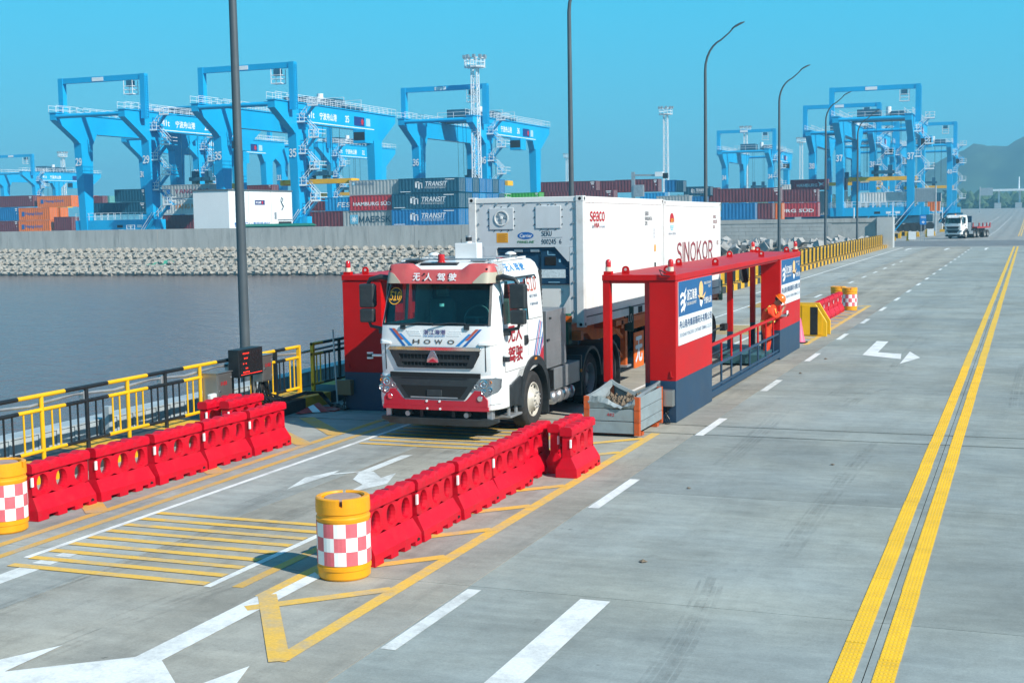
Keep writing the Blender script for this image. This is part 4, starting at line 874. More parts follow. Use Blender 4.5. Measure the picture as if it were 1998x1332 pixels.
    for i in range(41):
        f = -1 + i / 20; a = abs(f); zt = 3.03 - .02 * a ** 4 - (.11 if a < .40 else .11 * max(0, 1 - (a - .40) / .16)); ed = 1 if a < .93 else 1 - (a - .93) / .07 * .5
        x = XC + f * 1.03; b = bow(f * .99); zt = 2.72 + (zt - 2.72) * ed
        rg.append([(x, 20.70 + b, 2.695), (x, 20.715 + b, 2.72), (x, 20.80 + b, zt - .035), (x, 20.84 + b, zt), (x, 21.02 + b, zt + .005), (x, 21.08 + b, 2.86), (x, 20.92 + b, 2.72)])
    mb.loft(rg); mb.build('sun_visor', VIS, T, smooth=35)
    vy = lambda x, z: 20.712 + (z - 2.72) * .33 + bow((x - XC) / 1.03 * .99)
    for s in (-1, 1):
        mb = MB(); rg = []
        for i in range(9):
            f = .66 + .36 * i / 8; x = XC + s * f * 1.03; zt = 2.72 + .16 * min(1, i / 3.5); rg.append([(x, vy(x, 2.7) - .012, 2.70), (x, vy(x, zt) - .014, zt), (x, vy(x, zt) + .03, zt), (x, vy(x, 2.7) + .03, 2.70)])
        mb.loft(rg); mb.build('visor_lamp', BEI, T, smooth=40)
        MB().cyl((XC + s * .90, vy(XC + s * .9, 2.93) - .006, 2.935), (XC + s * .90, vy(XC + s * .9, 2.93) + .02, 2.935), .018, 12).build('bolt', PRK, T)
        for zz_ in (2.755, 2.86): MB().cyl((XC + s * .24, vy(XC, zz_) - .006, zz_), (XC + s * .24, vy(XC, zz_) + .02, zz_), .014, 12).build('bolt', PRK, T)
    def lay(name, items, m, yf, off=.006):
        for s, x, z, h, w, bd in items: mb = MB(); letter(mb, s, (x, 0, z), (1, 0, 0), (0, 0, 1), h, w, bd, fn=lambda p: V((p.x, yf(p.x, p.z) - off, p.z))); mb.build(name, m, T, fix=False)
    lay('visor_lettering', [('无', -9.86, 2.745, .125, .13, .022), ('人', -9.64, 2.745, .125, .14, .022), ('驾', -9.40, 2.745, .125, .14, .022), ('驶', -9.19, 2.745, .125, .14, .022)], PRW, vy)
    gy = lambda x, z: FY(x, z)
    mb = MB(); letter(mb, '510', (-10.345, 0, 2.40), (1, 0, 0), (0, 0, 1), .15, .20, .02, fn=lambda p: V((p.x, FY(p.x, p.z) + .004, p.z)))
    for i in range(32):
        a0, a1 = 2 * math.pi * i / 32, 2 * math.pi * (i + 1) / 32; q = []
        for rr, a in ((.145, a0), (.145, a1), (.132, a1), (.132, a0)): x, z = -10.245 + .9 * rr * math.cos(a), 2.475 + rr * math.sin(a); q.append((x, FY(x, z) + .004, z))
        mb.quad(*q)
    mb.build('fleet_number', mat('print_amber', (.85, .42, .03), .5), T, fix=False)
    mb = MB(); mb.add([(x, FY(x, z) + .007, z) for x, z in [(-10.245 + .119 * math.cos(a), 2.475 + .132 * math.sin(a)) for a in [2 * math.pi * i / 24 for i in range(24)]]], [tuple(range(24))]); mb.build('number_disc', PRK, T, fix=False)
    # front panel below the windshield: ribs, stripes, lettering
    def fpanel(name, top, bot, m, yf, proud=.01, thick=.03, step=.06, parent=None, mirror=False, bevel=0):
        if mirror: top = [(2 * XC - x, z) for x, z in top[::-1]]; bot = [(2 * XC - x, z) for x, z in bot[::-1]]
        def itp(L, x):
            for (xa, za), (xb, zb) in zip(L, L[1:]):
                if xa - 1e-9 <= x <= xb + 1e-9: return za + (zb - za) * ((x - xa) / (xb - xa) if xb > xa else 0)
            return L[0][1] if x < L[0][0] else L[-1][1]
        x0, x1 = max(top[0][0], bot[0][0]), min(top[-1][0], bot[-1][0]); xs_ = {x0, x1} | {x for x, _ in top + bot if x0 <= x <= x1}
        x = x0
        while x < x1: xs_.add(x); x += step
        rg = []
        for x in sorted(xs_):
            zt, zb = itp(top, x), itp(bot, x)
            if zt - zb < .002: zt = zb + .002
            rg.append([(x, yf(x, zb) - proud, zb), (x, yf(x, zt) - proud, zt), (x, yf(x, zt) + thick, zt), (x, yf(x, zb) + thick, zb)])
        return MB().loft(rg).build(name, m, parent or T, smooth=30, bevel=bevel)
    for s in (0, 1):
        for k in range(3): fpanel('panel_rib', [(-9.95 + .03 * k, 1.90 - .035 * k), (-9.70 + .02 * k, 1.895 - .035 * k)], [(-9.95 + .03 * k, 1.885 - .035 * k), (-9.70 + .02 * k, 1.88 - .035 * k)], WHT, FY, .006, .01, mirror=bool(s))
        for nm, m, pts in (('stripe', PRB, [(-10.29, 1.93), (-10.24, 1.93), (-9.95, 1.64), (-10.01, 1.64)]), ('stripe', mat('print_brick', (.50, .10, .06), .5), [(-10.235, 1.93), (-10.175, 1.93), (-9.985, 1.74), (-10.045, 1.74)]), ('stripe', mat('print_azure', (.02, .22, .55), .5), [(-10.11, 1.85), (-10.05, 1.85), (-9.82, 1.645), (-9.89, 1.645)])):
            P = [(2 * XC - x, z) for x, z in pts] if s else pts
            mb = MB(); N = 8; a, b, c, d = [V((x, 0, z)) for x, z in P]
            for i in range(N):
                q = [a.lerp(d, i / N), b.lerp(c, i / N), b.lerp(c, (i + 1) / N), a.lerp(d, (i + 1) / N)]; mb.quad(*[(p.x, FY(p.x, p.z) - .005, p.z) for p in q])
            mb.build(nm, m, T, fix=False)
    lay('port_lettering', [('浙江海港', -9.62, 1.835, .085, .41, .014), ], mat('print_plum', (.10, .08, .22), .5), FY); lay('port_lettering', [('ZHEJIANG SEAPORT', -9.62, 1.797, .026, .41, .012)], mat('print_azure', (.02, .22, .55), .5), FY)
    lay('maker_lettering', [('H', -9.82, 1.675, .075, .13, .02), ('O', -9.61, 1.675, .075, .13, .02), ('W', -9.41, 1.675, .075, .15, .02), ('O', -9.17, 1.675, .075, .13, .02)], mat('bronze_chrome', (.20, .12, .09), .3, .6, var=.3, scale=30), FY, .008)
    for s in (0, 1):
        m = bool(s)
        fpanel('wiper_mount', [(-10.06, 1.985), (-9.97, 1.985)], [(-10.06, 1.92), (-9.97, 1.92)], PLA, FY, .03, .0, mirror=m)
        fpanel('corner_deflector', [(-10.52, 1.74), (-10.24, 1.70)], [(-10.52, 1.66), (-10.24, 1.66)], WHT, lambda x, z: FY(x, z), .035, .02, mirror=m, bevel=.01)
        fpanel('panel_gap', [(-10.36, 1.66), (-10.345, 1.66)], [(-10.36, 1.22), (-10.345, 1.22)], PRK, FY, .004, .0, mirror=m)
    for x0, x1 in ((-10.02, -9.45), (-9.45, -8.85)): MB().tube([(x0, FY(x0, 1.99) - .05, 1.99), (x0 + .3, FY(x0 + .3, 2.03) - .025, 2.03), (x1, FY(x1, 2.02) - .02, 2.02)], .013, 6).build('wiper', PLA, T)
    # upper grille
    fpanel('grille_recess', [(XC - .83, 1.56), (XC + .83, 1.56)], [(XC - .83, 1.50), (XC - .70, 1.27), (XC + .70, 1.27), (XC + .83, 1.50)], DRK, FY, .003, .01)
    fpanel('grille_chrome', [(XC - .86, 1.60), (XC - .83, 1.63), (XC + .83, 1.63), (XC + .86, 1.60)], [(XC - .86, 1.565), (XC + .86, 1.565)], CHR, FY, .03, .01, bevel=.006)
    for zt, zb, h0, h1 in ((1.565, 1.50, .84, .81), (1.415, 1.365, .76, .74), (1.305, 1.265, .71, .69)): fpanel('grille_bar', [(XC - h0, zt), (XC + h0, zt)], [(XC - h0, zt - .01), (XC - h1, zb), (XC + h1, zb), (XC + h0, zt - .01)], PLA, FY, .024, .01)
    for s in (0, 1): fpanel('grille_side', [(-10.25, 1.56), (-10.12, 1.56), (-10.0, 1.27)], [(-10.25, 1.55), (-10.12, 1.27), (-10.0, 1.262)], PLA, FY, .024, .01, mirror=bool(s), step=.03)
    mb = MB(); 
    for k in range(22): x = XC - .72 + k * .0686; mb.box(x - .004, x + .004, FY(x, 1.4) - .012, FY(x, 1.4), 1.29, 1.5)
    mb.build('grille_mesh', PLA, T)
    lx, lz = XC - .015, 1.46; y = FY(lx, 1.4) - .035
    MB().prism([(lx - .11, lz - .10), (lx + .11, lz - .10), (lx + .105, lz - .05), (lx, lz + .07), (lx - .105, lz - .05)], y - .01, y + .02, 'y').build('emblem_base', CHR, T, bevel=.005)
    MB().prism([(lx - .035, lz + .10), (lx + .0, lz + .11), (lx + .035, lz + .10), (lx + .11, lz - .05), (lx, lz - .0), (lx - .11, lz - .05)], y - .02, y + .01, 'y').build('emblem', mat('emblem_silver', (.4, .42, .48), .25, .9), T, bevel=.006)
    MB().prism([(lx - .09, lz - .095), (lx + .09, lz - .095), (lx, lz - .03)], y - .022, y - .01, 'y').build('emblem_red', BUMR, T)
    # bumper
    BYF = 20.55
    def BY(x, z): return BYF + .03 * max(0, z - .75) + bow(max(-1, min(1, (x - XC) / 1.145)))
    rings = []
    for z, h, dy in ((.545, 1.08, .06), (.57, 1.135, .01), (.75, 1.145, 0), (1.0, 1.145, .02), (1.13, 1.135, .04), (1.16, 1.12, .06)):
        rings.append([(XC + 1.145 * 1, 21.14, z)] + [(XC + h * f, BYF + dy + bow(f), z) for f in FXS] + [(XC - 1.145, 21.14, z)])
    MB().loft(rings, close=False, caps=False).build('bumper', WHT, T, smooth=40)
    MB().box(XC - 1.1, XC + 1.1, 20.9, 21.1, .56, 1.14).build('bumper_back', DRK, T)
    fpanel('bumper_gap', [(XC - .84, 1.185), (XC + .84, 1.185)], [(XC - .90, 1.10), (XC + .90, 1.10)], DRK, BY, .012, .02)
    fpanel('lower_grille', [(XC - .82, 1.11), (XC + .82, 1.11)], [(XC - .82, 1.09), (XC - .56, .735), (XC + .56, .735), (XC + .82, 1.09)], PLA, BY, .020, .03)
    fpanel('intake', [(XC - .62, .965), (XC + .62, .965)], [(XC - .62, .95), (XC - .48, .765), (XC + .48, .765), (XC + .62, .95)], DRK, BY, .024, .0)
    fpanel('intake_sill', [(XC - .44, .775), (XC + .44, .775)], [(XC - .46, .755), (XC + .46, .755)], GAL, BY, .03, .0)
    fpanel('plate_holder', [(XC - .13, .90), (XC + .15, .895)], [(XC - .13, .785), (XC + .15, .785)], PLA, BY, .04, .0, bevel=.008)
    fpanel('step_recess', [(XC - .70, 1.105), (XC + .70, 1.105)], [(XC - .62, 1.09), (XC + .62, 1.09)], BLK, BY, .03, .0)
    for s in (-1, 1):
        fpanel('red_bumper_side', [(XC - .97, .74), (XC - .86, .89), (XC - .745, .90), (XC - .60, .74), (XC - .55, .71)], [(XC - .99, .62), (XC - .55, .615)], BUMR, BY, .014, .02, mirror=s > 0, bevel=.004)
        o = MB().cyl((XC + s * .84, BY(XC + s * .84, .76) - .03, .765), (XC + s * .84, BY(XC + s * .84, .76) + .02, .765), .048, 18).build('fog_lamp', CHR, T, smooth=40, bevel=.006)
        fpanel('bumper_corner_seam', [(-10.56, .665), (-10.42, .665)], [(-10.56, .66), (-10.42, .66)], PRK, BY, .003, .0, mirror=s > 0)
        # headlamp
        H = fpanel('headlamp', [(-10.55, 1.08), (-10.49, 1.115), (-10.20, 1.09), (-10.08, .92)], [(-10.55, .93), (-10.52, .86), (-10.36, .795), (-10.27, .86), (-10.08, .91)], mat('lamp_bowl', (.30, .33, .36), .2, .7), BY, .012, .03, step=.03, mirror=s > 0)
        for k, (x, z, r, m) in enumerate(((-10.33, 1.015, .068, CHR), (-10.43, .91, .054, CHR), (-10.325, .875, .048, CHR), (-10.19, .965, .038, GAL), (-10.44, 1.04, .026, mat('lamp_amber', (.75, .22, .01), .25)))):
            x = x if s < 0 else 2 * XC - x; y = BY(x, z)
            MB().lathe([(r, -.01), (r, -.022), (r * .85, -.024), (r * .62, -.008), (0, .004)], 18, (x, y, z), axis='y').build('lamp_reflector', m, H, smooth=50)
            if m is CHR: MB().lathe([(r * .45, -.006), (r * .4, -.016), (0, -.022)], 12, (x, y, z), axis='y').build('lamp_lens', mat('lens_blue', (.35, .45, .55), .1, .3, coat=1), H, smooth=60)
    fpanel('red_bumper_strip', [(XC - .56, .715), (XC + .56, .715)], [(XC - .56, .62), (XC + .56, .62)], BUMR, BY, .014, .02)
    fpanel('red_bumper_lip', [(XC - .99, .618), (XC + .99, .618)], [(XC - .985, .548), (XC + .985, .548)], BUMR, BY, .018, .02)
    for x, z in ((-.14, .70), (.10, .70), (-.13, .572), (.11, .572)): MB().cyl((XC + x, BY(XC + x, z) - .026, z), (XC + x, BY(XC + x, z), z), .02, 12).build('bolt_cap', PRW, T)
    # underside
    MB().box(XC - .9, XC + .9, 20.75, 21.6, .40, .62).box(XC - .75, XC + .75, 21.0, 22.9, .38, .8).build('underbody', DRK, T)
    rings = []
    for i in range(13):
        f = -1 + i / 6; a = abs(f); rings.append([(XC + f * 1.10, 20.62 + .10 * a ** 4, .27 if a < .95 else .34), (XC + f * 1.10, 20.60 + .10 * a ** 4, .40 if a < .95 else .385), (XC + f * 1.10, 20.72 + .08 * a ** 4, .41 if a < .95 else .39), (XC + f * 1.10, 20.72 + .08 * a ** 4, .27 if a < .95 else .34)])
    MB().loft(rings).build('under_run_bar', PLA, T, bevel=.01)
    for s in (-1, 1):
        MB().cyl((XC + s * .55, 20.62, .46), (XC + s * .55, 20.85, .46), .045, 12).build('tow_pin', GAL, T, smooth=40)
        MB().box(XC + s * .95 - .05, XC + s * .95 + .05, 20.7, 20.82, .38, .56).build('bar_bracket', GAL, T, bevel=.01)
        for x in (.55, .3): MB().box(XC + s * x - .03, XC + s * x + .03, 20.66, 20.72, .38, .58).build('hanger', BLK, T)
    # mirrors
    for s in (-1, 1):
        mx = XC + s * 1.42; R_ = thing  # mirrors are parts of the cab
        M_ = MB().loft([[(mx - .14, 20.86, z), (mx + .13, 20.88, z), (mx + .14, 20.98, z), (mx + .08, 21.04, z), (mx - .08, 21.04, z), (mx - .14, 20.98, z)] for z in (2.26, 2.68)]).build('mirror', PLA, T, bevel=.03, seg=3)
        MB().box(mx - .115, mx + .115, 21.035, 21.05, 2.29, 2.65).build('mirror_glass', mat('mirror_glass', (.5, .55, .58), .04, 1.0), M_)
        M2 = MB().loft([[(mx - .14, 20.86, z), (mx + .12, 20.88, z), (mx + .13, 20.98, z), (mx + .07, 21.04, z), (mx - .08, 21.04, z), (mx - .14, 20.98, z)] for z in (2.0, 2.245)]).build('wide_angle_mirror', PLA, T, bevel=.03, seg=3)
        MB().tube([(XC + s * 1.03, 20.98, 2.78), (XC + s * 1.15, 20.92, 2.80), (mx - s * .06, 20.93, 2.76), (mx, 20.95, 2.66)], .035, 8, rs=[.05, .05, .04, .035]).build('mirror_arm', PLA, T, smooth=50)
        MB().tube([(mx, 20.96, 2.02), (mx - s * .03, 20.97, 1.93), (XC + s * 1.24, 20.99, 1.90), (XC + s * 1.10, 21.0, 1.88)], .03, 8).build('mirror_bracket', PLA, T, smooth=50)
        MB().box(min(XC + s * 1.10, XC + s * 1.24), max(XC + s * 1.10, XC + s * 1.24), 20.95, 21.05, 1.80, 1.90).build('mirror_foot', PLA, T, bevel=.015)
        # puck lidars at the cab corners
        lx_ = XC + s * 1.19 if s > 0 else XC - 1.40
        MB().bar((XC + s * 1.05, 20.93, 1.42), (lx_, 20.92, 1.42), .05, .04).build('lidar_arm', PLA if s > 0 else WHT, T, bevel=.01)
        for z0, z1, m in ((1.36, 1.39, WHT), (1.39, 1.45, PRK), (1.45, 1.475, WHT)): MB().cyl((lx_, 20.92, z0), (lx_, 20.92, z1), .055, 18).build('lidar', m if s < 0 else (m if z0 > 1.4 else PRK), T, smooth=40)
    # door: seams, handle, lettering, stripes on the visible side
    sx = XC + HW
    def spanel(name, poly, m, off=.004, parent=None):
        mb = MB(); mb.add([(SX(z) + off, y, z) for y, z in poly], [tuple(range(len(poly)))]); return mb.build(name, m, parent or T, fix=False)
    for y0, y1, z0, z1 in ((21.0, 21.008, 1.17, 1.95), (22.12, 22.128, 1.35, 1.95), (22.12, 22.85, 1.60, 1.608), (22.12, 22.9, 1.98, 1.988), (21.0, 22.12, 1.165, 1.172)): spanel('seam', [(y0, z0), (y1, z0), (y1, z1), (y0, z1)], PRK, .003)
    MB().box(sx - .01, sx + .035, 21.93, 22.08, 1.55, 1.72).build('door_handle', PLA, T, bevel=.02)
    MB().box(sx + .03, sx + .04, 21.96, 22.06, 1.58, 1.66).build('handle_recess', DRK, T)
    MB().tube([(sx + .0, 20.97, 2.74), (sx - .02, 21.4, 2.755), (sx - .02, 22.55, 2.76), (sx - .01, 22.6, 2.70)], .016, 6).build('drip_rail', PLA, T)
    def slay(name, items, m, off=.005):
        for s, y, z, h, w, bd in items: mb = MB(); letter(mb, s, (0, y, z), (0, 1, 0), (0, 0, 1), h, w, bd, fn=lambda p: V((SX(p.z) + off, p.y, p.z))); mb.build(name, m, T, fix=False)
    slay('door_lettering', [('无', 21.16, 1.66, .27, .33, .025), ('人', 21.52, 1.66, .27, .30, .025), ('驾', 21.16, 1.31, .27, .33, .025), ('驶', 21.52, 1.31, .27, .32, .025)], mat('print_maroon', (.33, .02, .03), .5))
    slay('fleet_number', [('510', 22.24, 2.48, .25, .46, .01)], mat('print_brick', (.50, .10, .06), .5))
    slay('roof_lettering', [('无', 21.35, 2.865, .13, .19, .018), ('人', 21.58, 2.865, .13, .19, .018), ('驾', 21.84, 2.865, .13, .2, .018), ('驶', 22.08, 2.865, .13, .2, .018)], mat('print_azure', (.02, .22, .55), .5))
    slay('model_lettering', [('T5 350', 21.66, 1.885, .035, .24, .014)], PRK); slay('maker_mark', [('WEST TRUCK', 22.32, 2.36, .05, .4, .006), ('宁波舟山港', 22.32, 2.22, .05, .4, .006)], mat('print_slate', (.12, .2, .3), .5))
    for k in range(5):
        y0 = 22.40 + .085 * k; spanel('side_stripe', [(y0, 1.30), (y0 + .05, 1.30), (y0 + .36 - .02 * k, 1.92 - .02 * k), (y0 + .33 - .02 * k, 1.94 - .02 * k)] if k < 3 else [(y0, 1.30), (y0 + .045, 1.30), (22.90, 1.62 - .1 * (k - 3)), (22.90, 1.72 - .1 * (k - 3))], (PRB, mat('print_magenta', (.45, .05, .22), .5), mat('print_azure', (.02, .22, .55), .5))[k % 3], .004 + .0004 * k)
    spanel('side_patch', [(22.66, 1.24), (22.92, 1.17), (22.92, 1.46)], BUMR, .0065)
    # wheel arch, steps, mud flap
    WY, WZ, WR = 22.42, .515, .515
    for s in (-1, 1):
        xo = XC + s * 1.165; xi = XC + s * .75; rg = []
        for i in range(15):
            a = math.pi * (1.02 - 1.06 * i / 14); ri, ro = .64, .76
            rg.append([(xo, WY - ri * math.cos(math.pi - a) * 1.0, WZ + ri * math.sin(a) * 1.02), (xo, WY - ro * math.cos(math.pi - a), WZ + ro * math.sin(a) * 1.06), (xi, WY - ro * math.cos(math.pi - a), WZ + ro * math.sin(a) * 1.06), (xi, WY - ri * math.cos(math.pi - a), WZ + ri * math.sin(a) * 1.02)])
        MB().loft(rg).build('wheel_arch', PLA, T, smooth=40)
        MB().loft([[(xo, y, z0), (xi, y, z0), (xi, y, z1), (xo, y, z1)] for y, z0, z1 in ((21.135, .56, .90), (21.45, .56, .98), (21.68, .50, 1.04))]).build('step_panel', PLA, T, bevel=.01)
        MB().box(min(xo, xi), max(xo, xi), 21.15, 21.7, .36, .40).box(xo - s * .1, xo - s * .06, 21.2, 21.28, .40, .56).box(xo - s * .1, xo - s * .06, 21.55, 21.63, .40, .56).build('foot_step', GAL, T, bevel=.006)
        MB().box(min(xo, xi), max(xo, xi), 23.06, 23.10, .18, .9).build('mud_flap', PLA, T)
        # cab side lower skirt between door and arch
        mb = MB(); mb.add([(XC + s * (HW - .002), y, z) for y, z in ((20.9, 1.17), (21.10, .92), (21.45, .95), (21.62, 1.10), (21.8, 1.22), (22.1, 1.31), (22.4, 1.34), (22.7, 1.30), (22.93, 1.22), (22.93, 1.16), (20.9, 1.16))], [tuple(range(11))]); mb.build('door_skirt', WHT, T, fix=False)
    MB().box(sx - .02, sx + .045, 22.36, 22.46, 1.245, 1.285).build('side_marker', mat('lamp_amber', (.75, .22, .01), .25), T)
    # roof equipment
    MB().lathe([(.075, 3.03), (.075, 3.05), (.06, 3.055), (.06, 3.17), (.045, 3.18), (0, 3.18)], 20, (-9.55, 21.25, 0)).build('roof_beacon', LAMP, T, smooth=40)
    MB().box(-9.9, -9.2, 21.12, 21.5, 2.985, 3.035).build('sensor_tray', PLA, T, bevel=.01)
    MB().box(-9.42, -9.0, 21.55, 21.8, 3.06, 3.36).build('sensor_box', WHT, T, bevel=.008)
    for z0, z1, m in ((3.36, 3.39, WHT), (3.39, 3.46, PRK), (3.46, 3.49, GAL)): MB().cyl((-9.2, 21.67, z0), (-9.2, 21.67, z1), .055, 18).build('roof_lidar', m, T, smooth=40)
    for x, y in ((-9.98, 21.9), (-8.62, 22.2)): MB().cyl((x, y, 3.02), (x, y, 3.14), .025, 8).lathe([(.10, 3.14), (.10, 3.16), (.05, 3.19), (0, 3.195)], 16, (x, y, 0)).build('gnss_antenna', WHT, T, smooth=40)
    for x in (-10.25, -8.55): MB().bar((x, 21.15, 3.06), (x, 22.7, 3.08), .05, .035).build('roof_rail', WHT, T)
    MB().bar((-10.3, 21.3, 3.09), (-8.5, 21.32, 3.09), .04, .03).bar((-10.3, 22.2, 3.1), (-8.5, 22.2, 3.1), .04, .03).build('roof_cross_bar', GAL, T)
    for x0, x1, y0, y1, m in ((-10.2, -9.95, 21.15, 21.6, PLA), (-9.0, -8.7, 21.25, 21.9, GAL), (-9.8, -9.5, 21.6, 22.3, PLA), (-8.95, -8.6, 22.3, 22.6, BUMR)): MB().box(x0, x1, y0, y1, 3.05, 3.085).build('roof_panel', m, T, bevel=.01)
    for x, y in ((-9.95, 21.2), (-9.62, 22.3)): MB().cyl((x, y, 3.0), (x, y, 3.42), .005, 5).build('whip_antenna', PLA, T)
    mb = MB()
    for k in range(40): mb.box(sx - .16, sx - .03, 22.93, 22.97 + (.02 if k % 2 else 0), 1.15 + k * .042, 1.19 + k * .042)
    mb.build('rear_gaiter', PLA, T)
    # chassis
    for s in (-1, 1): MB().box(XC + s * .42 - .05, XC + s * .42 + .05, 21.4, 28.3, .72, 1.0).build('frame_rail', BLK, T)
    MB().box(XC - .7, XC + .7, 23.2, 25.0, .5, .95).box(XC - .9, XC + .2, 23.1, 23.5, 1.0, 2.3).build('engine_block', DRK, T)
    MB().lathe([(.16, 0), (.16, .9), (.1, 1.0), (0, 1.0)], 16, (XC + .5, 24.0, 1.9)).build('exhaust_stack', GAL, T, smooth=40)
    MB().box(XC - .45, XC + .45, 25.7, 27.0, 1.02, 1.2).build('fifth_wheel', BLK, T, bevel=.03)
    cb = MB().box(XC + .62, XC + 1.12, 23.14, 24.25, .985, 2.06).build('equipment_cabinet', ALU, T, bevel=.008)
    lb = MB().box(XC + .68, XC + 1.14, 23.5, 25.02, .545, .955).build('side_box', ALU, T, bevel=.008)
    MB().box(XC + .70, XC + 1.12, 23.48, 23.5, .57, .93).build('side_box_opening', DRK, T)
    for par, x, ya, yb, za, zb in ((cb, XC + 1.12, 23.25, 24.2, 1.05, 2.0), (lb, XC + 1.14, 23.6, 24.95, .6, .92)):
        mb = MB(); nz_ = int((zb - za) / .075); ny = int((yb - ya) / .085)
        for i in range(nz_):
            for j in range(ny):
                y, z = ya + j * .085 + (.04 if i % 2 else 0), za + i * .075; a = .018 if (i + j) % 2 else -.018
                mb.add([(x, y - .018, z - a), (x + .005, y, z + .006), (x, y + .018, z + a), (x + .005, y, z - .006)], [(0, 1, 2, 3)])
        o = mb.build('tread_studs', ALU, par, fix=False); o['kind'] = 'stuff'
    MB().cyl((XC + 1.12, 23.3, 1.92), (XC + 1.16, 23.3, 1.92), .02, 8).build('cabinet_catch', PLA, T); MB().box(XC + 1.12, XC + 1.15, 23.14, 23.24, 1.5, 1.54).build('cabinet_catch', PLA, T)
    for k in range(4):
        y = 23.56 + .33 * k; MB().lathe([(0, 1.17), (.06, 1.165), (.11, 1.14), (.135, 1.09), (.135, .6), (0, .6)], 20, (XC, y, .40), axis='x').build('air_tank', mat('brushed_tank', (.62, .63, .64), .3, .85), T, smooth=50)
    for y in (25.72, 27.06):
        for s in (-1, 1):
            rg = []
            for i in range(11):
                a = math.pi * (1 - i / 10); rg.append([(XC + s * xx, y - r * math.cos(math.pi - a), .515 + r * math.sin(a)) for xx, r in ((1.17, .60), (1.17, .66), (.55, .66), (.55, .60))])
            MB().loft(rg).build('rear_fender', PLA, T, smooth=40)
    MB().box(XC + .55, XC + 1.16, 25.02, 25.1, .25, 1.05).build('rear_flap', PLA, T); MB().box(XC + .55, XC + 1.16, 27.72, 27.75, .15, .85).build('rear_flap', PLA, T)
    MB().box(XC + 1.15, XC + 1.175, 25.0, 25.06, .72, .78).build('side_marker', mat('lamp_amber', (.75, .22, .01), .25), T)
    MB().tube([(XC + .3, 25.2, 1.25), (XC + .7, 25.8, 1.3), (XC + .5, 26.2, 1.2)], .03, 6).build('air_line', YEL, T)
RIM = mat('wheel_cream', (.56, .53, .47), .45, var=.12, scale=8, dirt=.6, dirtc=(.22, .13, .08))
def wheel(root, x, y, s, dual=False, R_=.515):
    """tyre with its outer face at x, turned to side s"""
    ty = MB().lathe([(.31, -.02), (.33, -.005), (R_ - .06, 0), (R_ - .015, -.03), (R_, -.06), (R_, -.24), (R_ - .015, -.27), (R_ - .06, -.295), (.3, -.29)], 40, (0, 0, 0), axis='x'); 
    if dual: ty.lathe([(.31, -.34), (R_ - .06, -.33), (R_, -.37), (R_, -.57), (R_ - .05, -.61), (.3, -.61)], 32, (0, 0, 0), axis='x')
    for k in range(48):
        a = 2 * math.pi * k / 48
        for x0, x1, sh in ((-.08, -.14, 0), (-.16, -.22, .5)):
            aa = a + sh * 2 * math.pi / 48; ty.add([(xx, (R_ + .006) * math.cos(aa + d), (R_ + .006) * math.sin(aa + d)) for xx, d in ((x0, -.04), (x1, -.04), (x1, .04), (x0, .04))], [(0, 1, 2, 3)])
    rim = MB()
    if not dual:
        rim.lathe([(.315, -.02), (.305, -.005), (.29, -.01), (.275, -.05), (.235, -.055), (.20, -.03), (.175, .03), (.165, .05), (.09, .055), (.08, .075), (0, .08)], 32, axis='x')
    else: rim.lathe([(.315, -.02), (.305, -.005), (.29, -.02), (.27, -.12), (.20, -.17), (.12, -.18), (.115, -.08), (0, -.07)], 32, axis='x')
    nuts = MB()
    for k in range(10): a = 2 * math.pi * k / 10; xx = .05 if not dual else -.17; rr = .135 if not dual else .16; nuts.cyl((xx, rr * math.cos(a), rr * math.sin(a)), (xx + .03, rr * math.cos(a), rr * math.sin(a)), .014, 6)
    hol = MB()
    for k in range(10): a = 2 * math.pi * (k + .5) / 10; xx = -.048 if not dual else -.13; hol.cyl((xx, .254 * math.cos(a), .254 * math.sin(a)), (xx + .006, .254 * math.cos(a), .254 * math.sin(a)), .026, 10)
    W_ = None
    for nm, mb, m in (('wheel', ty, RUB), ('rim', rim, RIM if not dual else mat('wheel_grey', (.30, .31, .31), .5, var=.2, dirt=.4)), ('wheel_nuts', nuts, GAL), ('rim_holes', hol, DRK)):
        for v in mb.v: v.x *= s; v += V((x, y, R_ + .003))
        o = mb.build(nm, m, W_ or root, smooth=35); 
        if W_ is None: W_ = o
    return W_
tr = thing('tractor_truck', 'white driverless truck tractor with red visor between the gantries', 'truck', (XC, 22.4, 0))
truck(tr)
for s in (-1, 1):
    wheel(tr, XC + s * 1.12, 22.42, s)
    for y in (25.72, 27.06): wheel(tr, XC + s * 1.13, y, s, True)
